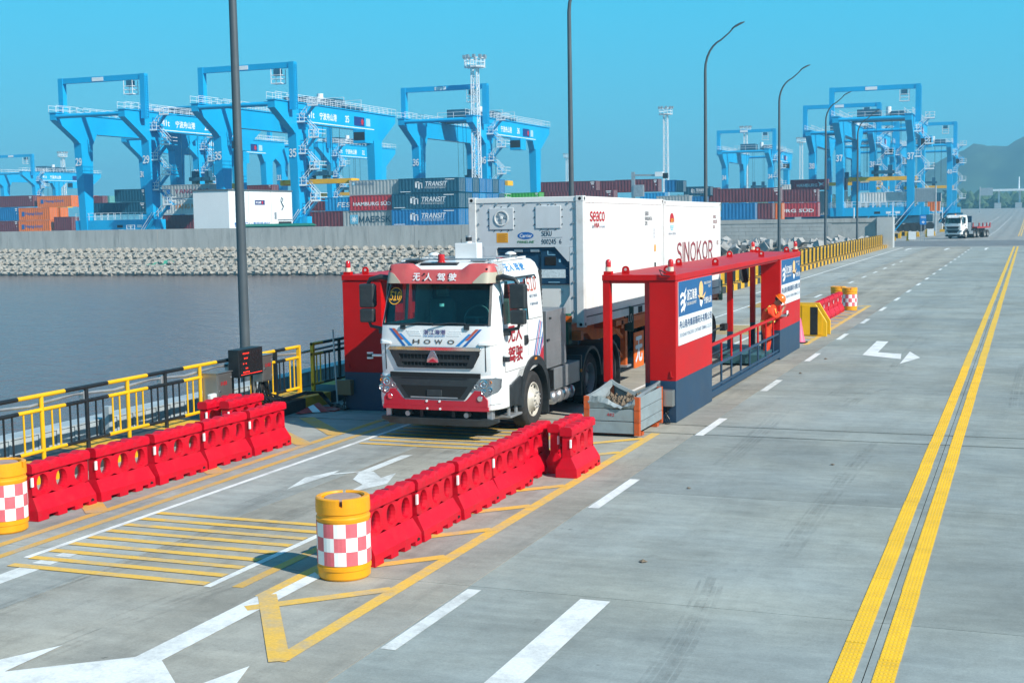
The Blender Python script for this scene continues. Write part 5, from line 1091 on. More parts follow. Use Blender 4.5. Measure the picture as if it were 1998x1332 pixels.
# ------------------------------------------------------------------ orange skeletal trailer
TO = mat('trailer_orange', (.55, .11, .012), .5, var=.2, scale=3, dirt=.5, dirtc=(.18, .07, .03))
TG = mat('trailer_green', (.012, .10, .06), .45, var=.15)
XT = -9.53
tl = thing('semi_trailer', 'orange skeletal container trailer behind the white tractor', 'trailer', (XT, 25.2, 0))
for s in (-1, 1):
    MB().prism([(25.3, 1.26), (27.6, 1.26), (28.0, 1.05), (38.0, 1.02), (38.0, 1.46), (25.3, 1.52)], XT + s * .5 - .07, XT + s * .5 + .07, 'x').build('main_beam', TO, tl)
    MB().box(XT + s * 1.15 - .05, XT + s * 1.15 + .05, 27.7, 38.0, 1.40, 1.52).build('side_beam', TO, tl)
    MB().box(XT + s * .98, XT + s * .98 + .12, 28.75, 28.9, .44, 1.4).build('landing_leg', TO, tl); MB().box(XT + s * .98 - .06, XT + s * .98 + .18, 28.65, 29.0, .40, .44).build('landing_foot', GAL, tl)
    MB().bar((XT + s * 1.0, 27.85, 1.1), (XT + s * 1.0, 28.8, .62), .06).bar((XT + s * 1.02, 27.9, 1.42), (XT + s * 1.02, 28.8, 1.05), .06).bar((XT + s * 1.05, 28.8, 1.42), (XT + s * .5, 29.6, 1.1), .07).bar((XT + s * 1.1, 29.9, 1.42), (XT + s * .5, 28.9, 1.1), .07).build('brace', TO, tl)
    MB().box(XT + s * 1.17, XT + s * 1.19, 29.15, 29.95, .32, 1.13).build('side_board', mat('board_orange', (.70, .13, .01), .45, var=.08), tl)
    for y in (34.6, 35.9, 37.2): wheel(tl, XT + s * 1.2, y, s, True, .5)
for y in (25.35, 28.2, 31.6, 34.0, 37.9): MB().box(XT - 1.2, XT + 1.2, y - .08, y + .08, 1.32, 1.50).build('cross_member', TO, tl)
MB().box(XT - 1.15, XT + 1.0, 25.08, 25.28, 1.25, 1.86).build('headboard', TG, tl, bevel=.01); MB().box(XT + .62, XT + 1.08, 25.04, 25.08, 1.70, 1.82).build('reflector_board', mat('board_orange', (.70, .13, .01)), tl)
mb = MB(); letter(mb, '无', (XT + 1.195, 29.24, .45), (0, 1, 0), (0, 0, 1), .56, .55, .03); mb.build('board_lettering', mat('sheet_grey', (.62, .66, .72), .4), tl, fix=False)
tl.rotation_euler = (0, 0, 0)
# ------------------------------------------------------------------ reefer containers on the trailer
CW = mat('reefer_white', (.76, .76, .74), .42, var=.05, scale=.9, dirt=.22, dirtc=(.46, .43, .37), stretch=(1, 1, .35))
CWG = mat('reefer_frame', (.66, .67, .66), .5, var=.08, scale=2, dirt=.45, dirtc=(.40, .34, .26))
CGR = mat('reefer_grey', (.58, .61, .63), .42, var=.07, scale=1.5, dirt=.25, dirtc=(.36, .34, .30), stretch=(1, 1, .4))
CNV = mat('unit_navy', (.012, .055, .11), .4, var=.15, scale=3)
def reefer(label, y0, z0, ln, zt, full):
    x0, x1 = -10.77, -8.29; y1 = y0 + ln; t = thing('reefer_container', label, 'container', ((x0 + x1) / 2, y0, z0), 'white reefer containers on the trailer')
    e = .055; n = int(ln / .07)
    for s, xo in ((-1, x0), (1, x1)):
        mb = MB(); pts = []
        for i in range(n + 1):
            yy = y0 + .17 + (ln - .34) * i / n; d = .004 if i % 4 in (0, 1) else .0; pts.append((xo - s * (e * .35 + d), yy))
        for (xa, ya), (xb, yb) in zip(pts, pts[1:]): mb.quad((xa, ya, z0 + .2), (xb, yb, z0 + .2), (xb, yb, zt - .13), (xa, ya, zt - .13))
        mb.build('side_panel', CW, t, fix=True)
    MB().box(x0 + .04, x1 - .04, y0 + .12, y1 - .05, z0 + .12, zt - .02).build('insulated_body', CW, t)
    for s, xo in ((-1, x0), (1, x1)):
        xa, xb = sorted((xo, xo - s * .16))
        for ya in (y0, y1 - .17): MB().box(xa, xb, ya, ya + .17, z0 + .11, zt - .115).build('corner_post', CWG, t, bevel=.012)
        xa, xb = sorted((xo - s * .01, xo - s * .09))
        MB().box(xa, xb, y0 + .17, y1 - .17, zt - .14, zt - .01).build('top_rail', CW, t, bevel=.008)
        MB().box(xa, xb, y0 + .17, y1 - .17, z0 + .02, z0 + .19).build('bottom_rail', CWG, t, bevel=.008)
        MB().box(xo - s * .012 - .003, xo - s * .012 + .003, y0 + .2, y1 - .2, z0 + .192, z0 + .215).build('rail_seam', PLA, t)
        for ya in (y0 - .004, y1 - .178 + .004):
            for za in (z0, zt - .118):
                xa2, xb2 = sorted((xo + s * .004, xo - s * .16)); c = MB().box(xa2, xb2, ya, ya + .178, za, za + .118).build('corner_casting', CWG, t, bevel=.01)
                MB().cyl((xo - s * .07, ya - .0015, za + .06), (xo - s * .07, ya + .01, za + .06), .034, 14).build('casting_hole', DRK, c)
                MB().cyl((xo + s * .0055, ya + .09, za + .06), (xo - s * .01, ya + .09, za + .06), .036, 14).build('casting_hole', DRK, c)
        for k in range(7):
            y = y0 + .6 + k * (ln - 1.2) / 6; MB().cyl((xo - s * .008, y, zt - .075), (xo - s * .03, y, zt - .075), .012, 8).build('rivet', GAL, t)
    MB().box(x1 - .012, x1 - .0, y0 + 4.0, y0 + 4.32, z0 + .03, z0 + .175).build('fork_pocket', DRK, t)
    MB().box(x0 + .16, x1 - .16, y0 + .02, y0 + .12, zt - .12, zt - .01).build('front_header', CW, t, bevel=.01)
    if full:
        F = y0 + .035; X = lambda u: x0 + (900 + u / 3.842 - 912.5) / 90.5; Z = lambda v: zt - (370 + v / 3.842 - 384) / 97.7
        MB().box(x0 + .16, x1 - .16, F, F + .06, Z(438), zt - .12).build('front_panel', CGR, t, bevel=.006)
        for xa, xb in ((x0 + .16, X(255)), (X(803), x1 - .16)): MB().box(xa, xb, F, F + .06, z0 + .1, Z(438)).build('front_jamb', CGR, t)
        for k in range(7): MB().cyl((X(155 + k * 107), F - .02, Z(105)), (X(155 + k * 107), F, Z(105)), .022, 10).build('bolt', GAL, t)
        for k in range(8):
            for u in (122, 832): MB().cyl((X(u), F - .02, Z(145 + k * 111)), (X(u), F, Z(145 + k * 111)), .022, 10).build('bolt', GAL, t)
        for ua, ub, va, vb in ((205, 390, 135, 300), (555, 745, 125, 295)):
            h = MB().box(X(ua), X(ub), F - .018, F + .002, Z(vb), Z(va)).build('access_hatch', CGR, t, bevel=.03, seg=3)
            for u in (ua - 8, ub + 8):
                for v in (va + 30, (va + vb) / 2, vb - 30): MB().cyl((X(u), F - .012, Z(v)), (X(u), F, Z(v)), .013, 8).build('hatch_stud', PLA, h)
            for u in (ua + 40, (ua + ub) / 2, ub - 40):
                for v in (va - 8, vb + 8): MB().cyl((X(u), F - .012, Z(v)), (X(u), F, Z(v)), .011, 8).build('hatch_stud', PLA, h)
        cu, cv = X(299), Z(213)
        MB().lathe([(.155, -.02), (.155, -.035), (.135, -.035), (.13, -.02)], 28, (cu, F, cv), axis='y').lathe([(0, -.045), (.03, -.04), (.035, -.02)], 16, (cu, F, cv), axis='y').build('vent_disc', CWG, t, smooth=40)
        for a in (0.3, 2.4, 4.5): MB().prism([(cu + .03 * math.cos(a), cv + .03 * math.sin(a)), (cu + .125 * math.cos(a - .35), cv + .125 * math.sin(a - .35)), (cu + .125 * math.cos(a + .35), cv + .125 * math.sin(a + .35))], F - .03, F - .02, 'y').build('vent_blade', GAL, t)
        MB().box(X(258), X(345), F - .003, F, Z(400), Z(325)).build('warning_label', mat('label_orange', (.80, .36, .02), .5), t)
        mb = MB()
        for k in range(7): mb.box(X(266), X(338 - (k * 13) % 25), F - .004, F - .0025, Z(338 + k * 9), Z(335 + k * 9))
        mb.build('warning_text', mat('print_brown', (.35, .12, .01), .5), t)
        mb = MB(); mb.add(ellipse((X(478), F - .003, Z(348)), (1, 0, 0), (0, 0, 1), .175, .072, 28), [tuple(range(28))]); mb.build('maker_badge', PRB, t, fix=False)
        mb = MB(); letter(mb, 'Carrier', (X(432), F - .0045, Z(362)), (1, 0, 0), (0, 0, 1), .075, X(525) - X(432), .015, shear=.15); mb.build('badge_lettering', PRW, t, fix=False)
        mb = MB(); letter(mb, 'PRIMELINE', (X(415), F - .003, Z(404)), (1, 0, 0), (0, 0, 1), .045, X(540) - X(415), .02, shear=.2); mb.build('model_lettering', mat('print_green', (.10, .28, .10), .5), t, fix=False)
        mb = MB(); letter(mb, 'SEKU', (X(598), F - .003, Z(352)), (1, 0, 0), (0, 0, 1), .10, X(674) - X(598), .012); letter(mb, '900245', (X(598), F - .003, Z(413)), (1, 0, 0), (0, 0, 1), .10, X(706) - X(598), .012); letter(mb, '6', (X(728), F - .003, Z(413)), (1, 0, 0), (0, 0, 1), .10, X(746) - X(728), .012)
        mb.quad(*[(X(a), F - .003, Z(b)) for a, b in ((598, 367), (752, 365), (752, 363), (598, 365))]); mb.quad(*[(X(a), F - .003, Z(b)) for a, b in ((598, 307), (712, 305), (712, 303), (598, 305))]); mb.build('container_number', mat('print_ink', (.03, .05, .08), .5), t, fix=False)
        # machinery bay
        MB().box(X(255), X(803), y0 + .5, y0 + .52, z0 + .1, Z(438)).build('bay_back', DRK, t)
        MB().box(X(255), X(803), y0 + .09, y0 + .5, z0 + .05, z0 + .12).build('bay_floor', CGR, t)
        MB().box(X(262), X(578), y0 + .10, y0 + .4, Z(690), Z(442)).build('condenser_cover', CNV, t, bevel=.015)
        MB().box(X(585), X(800), y0 + .07, y0 + .4, Z(718), Z(450)).build('control_box', CNV, t, bevel=.015)
        MB().box(X(255), X(803), y0 + .07, y0 + .2, Z(470), Z(440)).build('bay_header', CNV, t)
        for ua, ub in ((385, 450), (508, 575)): MB().box(X(ua), X(ub), y0 + .06, y0 + .075, Z(475), Z(452)).build('cover_handle', GAL, t, bevel=.008)
        MB().box(X(615), X(700), y0 + .06, y0 + .075, Z(575), Z(508)).build('control_screen', DRK, t, bevel=.006)
        MB().box(X(588), X(768), y0 + .064, y0 + .07, Z(670), Z(606)).build('instruction_label', mat('label_white', (.6, .68, .7), .5, var=.2, scale=30), t)
        mb = MB(); mb.box(X(636), X(642), y0 + .064, y0 + .071, Z(497), Z(465)).box(X(636), X(695), y0 + .064, y0 + .071, Z(497), Z(492)).box(X(720), X(735), y0 + .064, y0 + .071, Z(552), Z(528)).box(X(640), X(725), y0 + .064, y0 + .071, Z(706), Z(700)); mb.build('control_marks', mat('print_cyan', (.25, .5, .65), .5), t)
        for ua, va, ub, vb in ((690, 430, 800, 545), (160, 430, 200, 470)):
            MB().prism([(X(ua), Z(va)), (X(ub), Z(va)), (X(ub), Z(vb)), (X(ub) - .03, Z(vb))] if ua > 300 else [(X(ua), Z(va)), (X(275), Z(va)), (X(ua), Z(560))], F - .004, F + .04, 'y').build('gusset', CGR, t)
        MB().prism([(X(803), Z(800)), (X(803), z0 + .1), (X(690), z0 + .1)], F - .004, F + .04, 'y').build('gusset', CGR, t)
        MB().cyl((X(715), y0 + .28, z0 + .12), (X(715), y0 + .28, Z(735)), .10, 16).build('compressor', GAL, t, smooth=40)
        MB().box(X(712), X(750), y0 + .12, y0 + .2, Z(805), Z(762)).build('gauge', CHR, t, bevel=.015)
        mb = MB()
        for a, b, c in (((620, 720), (625, 820), (660, 860)), ((650, 720), (655, 780), (640, 870)), ((760, 800), (790, 850), (740, 830)), ((330, 700), (340, 800), (420, 850)), ((450, 700), (500, 790), (560, 800))): mb.tube([(X(p[0]), y0 + .2, Z(p[1])) for p in (a, b, c)], .022, 6)
        mb.build('hoses', BLK, t, smooth=60)
        MB().box(X(300), X(560), y0 + .2, y0 + .45, z0 + .12, Z(760)).build('motor', GAL, t, bevel=.05)
        for k in range(4): MB().cyl((X(780), y0 + .066, Z(475 + k * 60)), (X(780), y0 + .072, Z(475 + k * 60)), .01, 6).build('panel_screw', GAL, t)
    S = x1 + .0045 - .019; w = MB()
    def side(name, items, m, par=t):
        for s, y, z, h, wd, bd in items: mb = MB(); letter(mb, s, (S, y, z), (0, 1, 0), (0, 0, 1), h, wd, bd); mb.build(name, m, par, fix=False)
    if full:
        side('brand_lettering', [('seaco', y0 + .5, 3.69, .20, 1.0, .028)], PRR); side('brand_lettering', [('an', y0 + .62, 3.555, .05, .14, .004), ('company', y0 + 1.16, 3.54, .055, .36, .004)], mat('print_slate', (.12, .2, .3), .5)); side('brand_lettering', [('HNA', y0 + .78, 3.56, .10, .34, .02)], PRR)
        side('container_number', [('SEKU', y0 + 4.66, 3.81, .09, .3, .006), ('900245 6', y0 + 4.66, 3.70, .08, .62, .006), ('22R1', y0 + 4.66, 3.59, .08, .2, .006)], mat('print_ink', (.03, .05, .08), .5))
        side('data_lettering', [('国', y0 + 5.42, 3.44 - .08 * k, .06, .07, .0) for k in range(3)], mat('print_slate', (.12, .2, .3), .5))
        MB().box(S - .003, S, y0 + 5.48, y0 + 5.6, 2.96, 3.12).build('hazard_sticker', mat('label_orange', (.80, .36, .02), .5), t); MB().box(S - .003, S, y0 + 5.48, y0 + 5.6, 2.56, 2.7).build('hazard_sticker', PRK, t)
    else:
        side('brand_lettering', [('SINOKOR', y0 + 1.32, 2.56, .53, 4.1, .012)], mat('print_winered', (.28, .05, .06), .5)); side('brand_lettering', [('SIN KOREA', y0 + .5, 3.30, .05, .76, 0)], mat('print_slate', (.12, .2, .3), .5))
        mb = MB(); c = (S, y0 + .84, 3.66); n = 20; el = [(S, y0 + .84 + .22 * math.cos(2 * math.pi * i / n), 3.62 + .22 * math.sin(2 * math.pi * i / n)) for i in range(n)]
        mb.add([(S, y, z) for _, y, z in el if z >= 3.56], [tuple(range(len([1 for p in el if p[2] >= 3.56])))]); mb.build('brand_emblem', PRR, t, fix=False)
        for k in range(3): MB().box(S - .003, S, y0 + .68 + .03 * k, y0 + 1.0 - .03 * k, 3.50 - .045 * k, 3.53 - .045 * k).build('emblem_wave', mat('print_sky', (.25, .6, .7), .5), t)
        side('emblem_lettering', [('SKR', y0 + .70, 3.60, .10, .28, .03)], mat('print_amber', (.85, .42, .03), .5))
        side('container_number', [('SKLU', y0 + 5.5, 3.70, .09, .36, .006), ('081255', y0 + 5.5, 3.56, .09, .5, .006), ('22R1', y0 + 5.5, 3.42, .08, .2, .006), ('45 G1', y0 + 5.95, 2.95, .12, .2, .006)], mat('print_winered', (.28, .05, .06), .5))
    return t
r1 = reefer('white reefer container with grey cooling end directly behind the truck cab', 25.36, 1.57, 6.26, 4.205, True)
r2 = reefer('white reefer container with large wine red lettering at the trailer rear', 31.68, 1.53, 6.40, 4.15, False)
for o in (r1, r2): o.rotation_euler = (R(-.32), 0, 0)
# ------------------------------------------------------------------ the worker eating at the gantry
COV = mat('coverall_orange', (.74, .048, .005), .8, var=.22, scale=7, bump=.5, bscale=9)
SKN = mat('skin', (.30, .14, .085), .55, var=.08); HAIR = mat('dark_hair', (.012, .010, .009), .7)
pj = thing('person', 'worker in orange coverall and orange helmet bending over a food box', 'person', (-6.26, 34.22, 0))
J = {}; E_ = []
def jt(n, p, r, par=None):
    J[n] = (len(J), V(p), r)
    if par: E_.append((J[par][0], J[n][0]))
jt('pel', (0, 0, .90), .145); jt('wst', (.03, 0, 1.05), .14, 'pel'); jt('chs', (.10, 0, 1.24), .155, 'wst'); jt('shd', (.16, 0, 1.36), .115, 'chs'); jt('nck', (.22, 0, 1.43), .058, 'shd')
jt('hd0', (.27, 0, 1.49), .078, 'nck'); jt('hd1', (.32, 0, 1.55), .088, 'hd0'); jt('hd2', (.34, 0, 1.60), .07, 'hd1')
for s, n in ((1, 'l'), (-1, 'r')):
    jt(n + 'hip', (0, s * .10, .84), .115, 'pel'); jt(n + 'thi', (.015, s * .115, .66), .098, n + 'hip'); jt(n + 'kne', (.03, s * .12, .47), .072, n + 'thi'); jt(n + 'clf', (.0, s * .125, .30), .07, n + 'kne'); jt(n + 'ank', (-.02, s * .125, .10), .06, n + 'clf')
    jt(n + 'sho', (.14, s * .19, 1.345), .085, 'shd')
    if s > 0: arm = ((.17, .26, 1.20), (.22, .27, 1.10), (.33, .19, 1.13), (.42, .10, 1.17))
    else: arm = ((.18, -.27, 1.21), (.26, -.28, 1.12), (.36, -.20, 1.22), (.42, -.10, 1.32))
    for k, (p, r) in enumerate(zip(arm, (.068, .058, .05, .036))): jt(f'{n}a{k}', p, r, n + ('sho' if k == 0 else f'a{k-1}'))
    hp = V(arm[3]); d = (V((.10, -.05 * s, .02)) if s > 0 else V((.03, .05, .07)))
    jt(n + 'plm', hp + d * .5, .036, n + 'a3')
    for f in range(4):
        o_ = V((0, .0, (f - 1.5) * .018)) if s > 0 else V(((f - 1.5) * .016, 0, -(f - 1.5) * .006)); ln = (.8, 1.0, .95, .75)[f]
        jt(f'{n}f{f}0', hp + d * .95 + o_, .0095, n + 'plm'); jt(f'{n}f{f}1', hp + d * (.95 + .4 * ln) + o_ + V((0, -s * .008, 0)), .009, f'{n}f{f}0'); jt(f'{n}f{f}2', hp + d * (.95 + .7 * ln) + o_ + V((0, -s * .028, 0)), .008, f'{n}f{f}1')
    jt(n + 't0', hp + d * .55 + V((.0, 0, .034)), .011, n + 'plm'); jt(n + 't1', hp + d * .9 + V((.01, -s * .012, .052)), .009, n + 't0')
me = bpy.data.meshes.new('body'); me.from_pydata([tuple(J[k][1]) for k in J], E_, []); ob = bpy.data.objects.new('body_rig', me); COL.objects.link(ob)
sk = ob.modifiers.new('skin', 'SKIN'); sk.use_smooth_shade = True; ob.modifiers.new('sub', 'SUBSURF').levels = 2; ob.modifiers['sub'].render_levels = 2
for k in J: 
    i, p, r = J[k]; sv_ = me.skin_vertices[0].data[i]; r *= 1.16 if len(k) == 3 or k[1] == 'a' and k[2] in '012' else 1.0; sv_.radius = (r, r * (1.22 if k in ('chs', 'wst', 'pel') else 1)); sv_.use_root = (k == 'pel')
bpy.context.view_layer.update(); dg = bpy.context.evaluated_depsgraph_get(); bme = bpy.data.meshes.new_from_object(ob.evaluated_get(dg)); bpy.data.objects.remove(ob)
bme.name = 'body'; bme.materials.clear(); [bme.materials.append(m) for m in (COV, SKN)]
for p in bme.polygons:
    c = p.center; p.material_index = 1 if ((c - V((.32, 0, 1.56))).length < .15 and c.x > .2 and c.z > 1.44 and abs(c.y) < .12) or (c.x > .415 and c.z < 1.44) else 0; p.use_smooth = True
body = bpy.data.objects.new('body', bme); COL.objects.link(body); body.parent = pj
def pch(mb, name, m, par=None, **kw):
    for v in mb.v: v += V((-6.26, 34.22, 0))
    return mb.build(name, m, par or pj, **kw)
hc = V((.335, 0, 1.575)); fwd = V((.72, 0, -.69)); upv = V((.69, 0, .72))   # head pitched down towards the box
def hp_(a, b, c): return hc + fwd * a + V((0, 1, 0)) * b + upv * c
rg = []
for i in range(7):
    t = i / 6 * math.pi / 2; rr = .128 * math.cos(t) + .001; rg.append([hp_(rr * 1.10 * math.cos(a), rr * math.sin(a), .03 + .135 * math.sin(t)) for a in [2 * math.pi * k / 20 for k in range(20)]])
HLM = mat('helmet_orange', (.85, .16, .006), .3, var=.04, coat=.4)
pch(MB().loft(rg), 'helmet', HLM, smooth=60); pch(MB().loft([[hp_((r * 1.12 + (.055 if math.cos(a) > .3 else 0) * (1 if r > .13 else 0)) * math.cos(a), r * math.sin(a), z) for a in [2 * math.pi * k / 20 for k in range(20)]] for r, z in ((.128, .035), (.142, .022), (.128, .02))]), 'helmet_brim', HLM, smooth=40)
pch(MB().loft([[hp_(-.02 + r * math.cos(a) * 1.02, r * math.sin(a), z) for a in [math.pi * (.45 + 1.1 * k / 10) for k in range(11)]] for r, z in ((.098, .03), (.102, -.02), (.09, -.06))], close=False, caps=False), 'hair', HAIR)
pch(MB().loft([[hp_(.092, -.012, -.0), hp_(.092, .012, 0), hp_(.088, 0, .01)], [hp_(.122, -.016, -.045), hp_(.122, .016, -.045), hp_(.095, 0, -.05)]]), 'nose', SKN); pch(MB().bar(hp_(.095, -.025, -.075), hp_(.095, .025, -.075), .012, .012), 'mouth', mat('lips', (.22, .06, .05), .5))
for s in (-1, 1):
    pch(MB().lathe([(.0, -.01), (.012, 0), (0, .01)], 8, hp_(.092, s * .034, .0)), 'eye', PRK); pch(MB().loft([[hp_(-.01 + .022 * math.cos(a), s * .098, -.02 + .034 * math.sin(a)) for a in [2 * math.pi * k / 8 for k in range(8)]], [hp_(-.016 + .016 * math.cos(a), s * .112, -.02 + .028 * math.sin(a)) for a in [2 * math.pi * k / 8 for k in range(8)]]]), 'ear', SKN)
    pch(MB().loft([[(-.09 + x, s * .125 + w, z) for w, z in ((-.05, .005), (.05, .005), (.045, h_), (-.045, h_))] for x, h_ in ((0, .09), (.08, .11), (.14, .08), (.24, .05))]), 'shoe', BLK, bevel=.012)
    pch(MB().tube([(.14 - .13, s * .2 - .0, 1.30), (.10, s * .16, 1.43), (.24, s * .13, 1.34), (.27, s * .12, 1.20)], .018, 6), 'shoulder_band', mat('reflective_lime', (.75, .68, .12), .4))
pch(MB().lathe([(.186, -.028), (.191, 0), (.186, .028)], 24, (.03, 0, 1.03)), 'waist_band', mat('reflective_lime', (.75, .68, .12), .4))
for v in bpy.data.meshes['waist_band'].vertices: v.co.y *= 1.15
fb = thing('food_box', 'white takeaway food box held by the worker in orange', 'food box', (-5.80, 34.22, 1.17))
MB().loft([[(-5.83 + x, 34.22 + y, z) for x, y in ((-w, -w * .8), (w, -w * .8), (w, w * .8), (-w, w * .8))] for z, w in ((1.15, .075), (1.20, .10), (1.205, .105))]).build('tray', REFL, fb); MB().box(-5.74, -5.72, 34.13, 34.31, 1.2, 1.3).build('lid', REFL, fb)
# ------------------------------------------------------------------ street lamps along the bridge
LMP = mat('lamp_post_grey', (.085, .105, .12), .45, .2, var=.12, scale=1.5)
def lamp(y, label):
    t = thing('street_lamp', label, 'street lamp', (-15.8, y, 0), 'street lamps along the bridge')
    MB().cyl((-15.8, y, .02), (-15.8, y, .06), .26, 16).build('base_plate', LMP, t)
    pts = [(-15.8, y, .05), (-15.8, y, 4), (-15.8, y, 8), (-15.8, y, 11.2)] + [(-15.8 + 1.15 * (1 - math.cos(a)), y, 11.2 + 1.55 * math.sin(a)) for a in [R(q) for q in (12, 25, 38, 50, 62, 74)]] + [(-14.55, y, 13.02), (-14.3, y, 13.28)]
    rs = [.115, .1, .085, .07] + [.062 - .004 * i for i in range(6)] + [.036, .034]
    MB().tube(pts, .1, 14, rs=rs).build('pole', LMP, t, smooth=50)
    MB().loft([[(x, y - w, z), (x, y + w, z), (x, y + w * .8, z + h), (x, y - w * .8, z + h)] for x, z, w, h in ((-14.42, 13.2, .035, .04), (-14.2, 13.30, .09, .09), (-13.95, 13.42, .09, .08), (-13.75, 13.50, .04, .04))]).build('lamp_head', LMP, t, smooth=40)
    MB().box(-15.70, -15.67, y - .05, y + .05, .5, .8).build('access_door', LMP, t)
for i, n_ in enumerate(('tall grey lamp post at the left, rising in front of the cranes', 'tall grey lamp post rising behind the white containers', 'curved grey lamp post right of the white containers', 'curved grey lamp post behind the far end of the gantry', 'curved grey lamp post in front of crane 37 left leg', 'curved grey lamp post farthest along the bridge by the wall end')): lamp(25 + 22 * i - (.30 if i == 0 else 0), n_)
# ------------------------------------------------------------------ rubber tyred gantry cranes
CBL = mat('crane_blue', (.003, .35, .66), .42, var=.08, scale=.15, dirt=.15, dirtc=(.02, .17, .42))
CWH = mat('crane_white', (.72, .76, .78), .5, var=.04)
CYE = mat('spreader_yellow', (.80, .42, .01), .45, var=.1, scale=.8)
CDK = mat('crane_machinery', (.02, .10, .17), .5, var=.3, scale=1)
LG = -12.1; SPAN = 23.5
crane0 = thing('gantry_crane', 'x', 'crane', (0, 0, 0)); K = crane0
gp = [(-6.5, 20), (-6.5, 19.0), (-2.0, 16.3), (-1.4, 15.8), (1.6, 15.8), (2.6, 17.4), (20.9, 17.4), (21.9, 15.8), (24.9, 15.8), (30, 19), (30, 20)]
for x in (LG, 0):
    MB().prism(gp, x - .55, x + .55, 'x').build('girder', CBL, K)
    MB().box(x - .7, x + .7, -6.6, 30.1, 20, 20.12).box(x - .66, x + .66, 2.6, 20.9, 17.3, 17.42).build('girder_flange', CBL, K)
    for y in (0, SPAN):
        MB().loft([[(x - a, y - b, z), (x + a, y - b, z), (x + a, y + b, z), (x - a, y + b, z)] for z, a, b in ((2.9, .6, .75), (9, .62, 1.05), (15.9, .66, 1.35))]).build('leg', CBL, K)
    r_ = MB()
    for xx in (x - .68, x + .68):
        for z in (20.55, 21.1): r_.bar((xx, -6.5, z), (xx, 30, z), .045)
        for i in range(25): y = -6.5 + i * 1.52; r_.bar((xx, y, 20.1), (xx, y, 21.1), .04)
    r_.build('girder_railing', CWH, K)
for y in (-6.2, 29.7): MB().cyl((LG, y, 19.5), (0, y, 19.5), .33, 10).build('end_tie', CBL, K, smooth=40)
for y in (0, SPAN):
    MB().box(LG - 1.6, 1.6, y - .65, y + .65, 2.9, 4.4).build('sill_beam', CBL, K)
    r_ = MB()
    for yy in (y - .62, y + .62):
        for z in (4.95, 5.45): r_.bar((LG - 1.5, yy, z), (-.9, yy, z), .05)
        for i in range(11): xx = LG - 1.5 + i * 1.2; r_.bar((xx, yy, 4.4), (xx, yy, 5.45), .05)
    r_.build('sill_railing', CWH, K)
    for x in (LG, 0):
        MB().box(x - 2.2, x + 2.2, y - .5, y + .5, 1.6, 2.9).build('bogie', CDK, K)
        for dx in (-1.6, -.55, .55, 1.6): MB().cyl((x + dx * 1.1, y - .45, .78), (x + dx * 1.1, y + .45, .78), .76, 14).build('bogie_wheel', RUB, K, smooth=40)
for x in (LG - 1.1, 1.3): MB().box(x - .42, x + .42, -3.25, -2.4, 18.9, 25.3).build('portal_post', CBL, K)
MB().box(LG - .7, .9, -3.15, -2.5, 24.5, 25.28).build('portal_beam', CBL, K); MB().box(LG + 4.6, LG + 6.6, -3.19, -3.15, 24.6, 25.15).build('portal_sign', CWH, K)
mb = MB()
for x in (-1.7, -.2):
    for y in (-3.5, -2.2): mb.bar((x, y, 22.5), (x, y, 24.4), .08)
for z in (22.5, 23.1, 23.6):
    for y in (-3.5, -2.2): mb.bar((-1.7, y, z), (-.2, y, z), .07)
    for x in (-1.7, -.2): mb.bar((x, -3.5, z), (x, -2.2, z), .07)
mb.box(-1.75, -.15, -3.55, -2.15, 22.42, 22.5); mb.build('inspection_cage', CWH, K); MB().box(-1.5, -.5, -3.2, -2.5, 23.6, 24.4).build('cable_reel', CDK, K)
mb = MB(); 
for i in range(16): mb.bar((1.8, -3.1, 19.2 + .38 * i), (1.8, -2.6, 19.2 + .38 * i), .05)
mb.bar((1.8, -3.1, 19), (1.8, -3.1, 25), .06).bar((1.8, -2.6, 19), (1.8, -2.6, 25), .06); mb.build('ladder', CBL, K)
# zigzag stair on the near right leg
st = MB(); wr = MB(); z = 4.4; n_ = 7; x0, x1 = .95, 3.1; dz = (19.6 - 4.4) / n_
for i in range(n_):
    xa, xb = (x1, x0) if i % 2 else (x0, x1); za, zb = z + dz * i, z + dz * (i + 1); yy = -.3 + .75 * (i % 2)
    st.bar((xa, yy, za), (xb, yy, zb), .7, .16); st.box(xb - .75, xb + .75, -.8, 1.2, zb - .1, zb)
    for dy in (-.36, .36): wr.bar((xa, yy + dy, za + 1), (xb, yy + dy, zb + 1), .06); wr.bar((xa, yy + dy, za + .5), (xb, yy + dy, zb + .5), .05)
    for t_ in (.15, .5, .85): wr.bar((xa + (xb - xa) * t_, yy - .36, za + (zb - za) * t_), (xa + (xb - xa) * t_, yy - .36, za + (zb - za) * t_ + 1), .05)
    for q in (.5, 1.0): wr.bar((xb - .75, -.8, zb + q), (xb + .75, -.8, zb + q), .06).bar((xb + .75, -.8, zb + q), (xb + .75, 1.2, zb + q), .06).bar((xb - .75, -.8, zb + q), (xb - .75, 1.2, zb + q), .06)
    for dx in (-.75, 0, .75): wr.bar((xb + dx, -.8, zb), (xb + dx, -.8, zb + 1), .06)
    wr.box(xb - .78, xb + .78, -.84, -.8, zb - .14, zb + .1)
st.bar((-2.6, -1.2, .2), (.8, -1.2, 4.4), .7, .16); wr.bar((-2.6, -1.5, 1.2), (.8, -1.5, 5.4), .06).bar((-2.6, -.9, 1.2), (.8, -.9, 5.4), .06)
wr.box(-3.6, -2.2, -1.7, -.6, 2.5, 2.56)
for dx in (-3.6, -2.9, -2.2): wr.bar((dx, -1.7, 2.5), (dx, -1.7, 3.6), .06)
wr.bar((-3.6, -1.7, 3.05), (-2.2, -1.7, 3.05), .06).bar((-3.6, -1.7, 3.6), (-2.2, -1.7, 3.6), .06)
st.build('stair', CBL, K); wr.build('stair_railing', CWH, K)
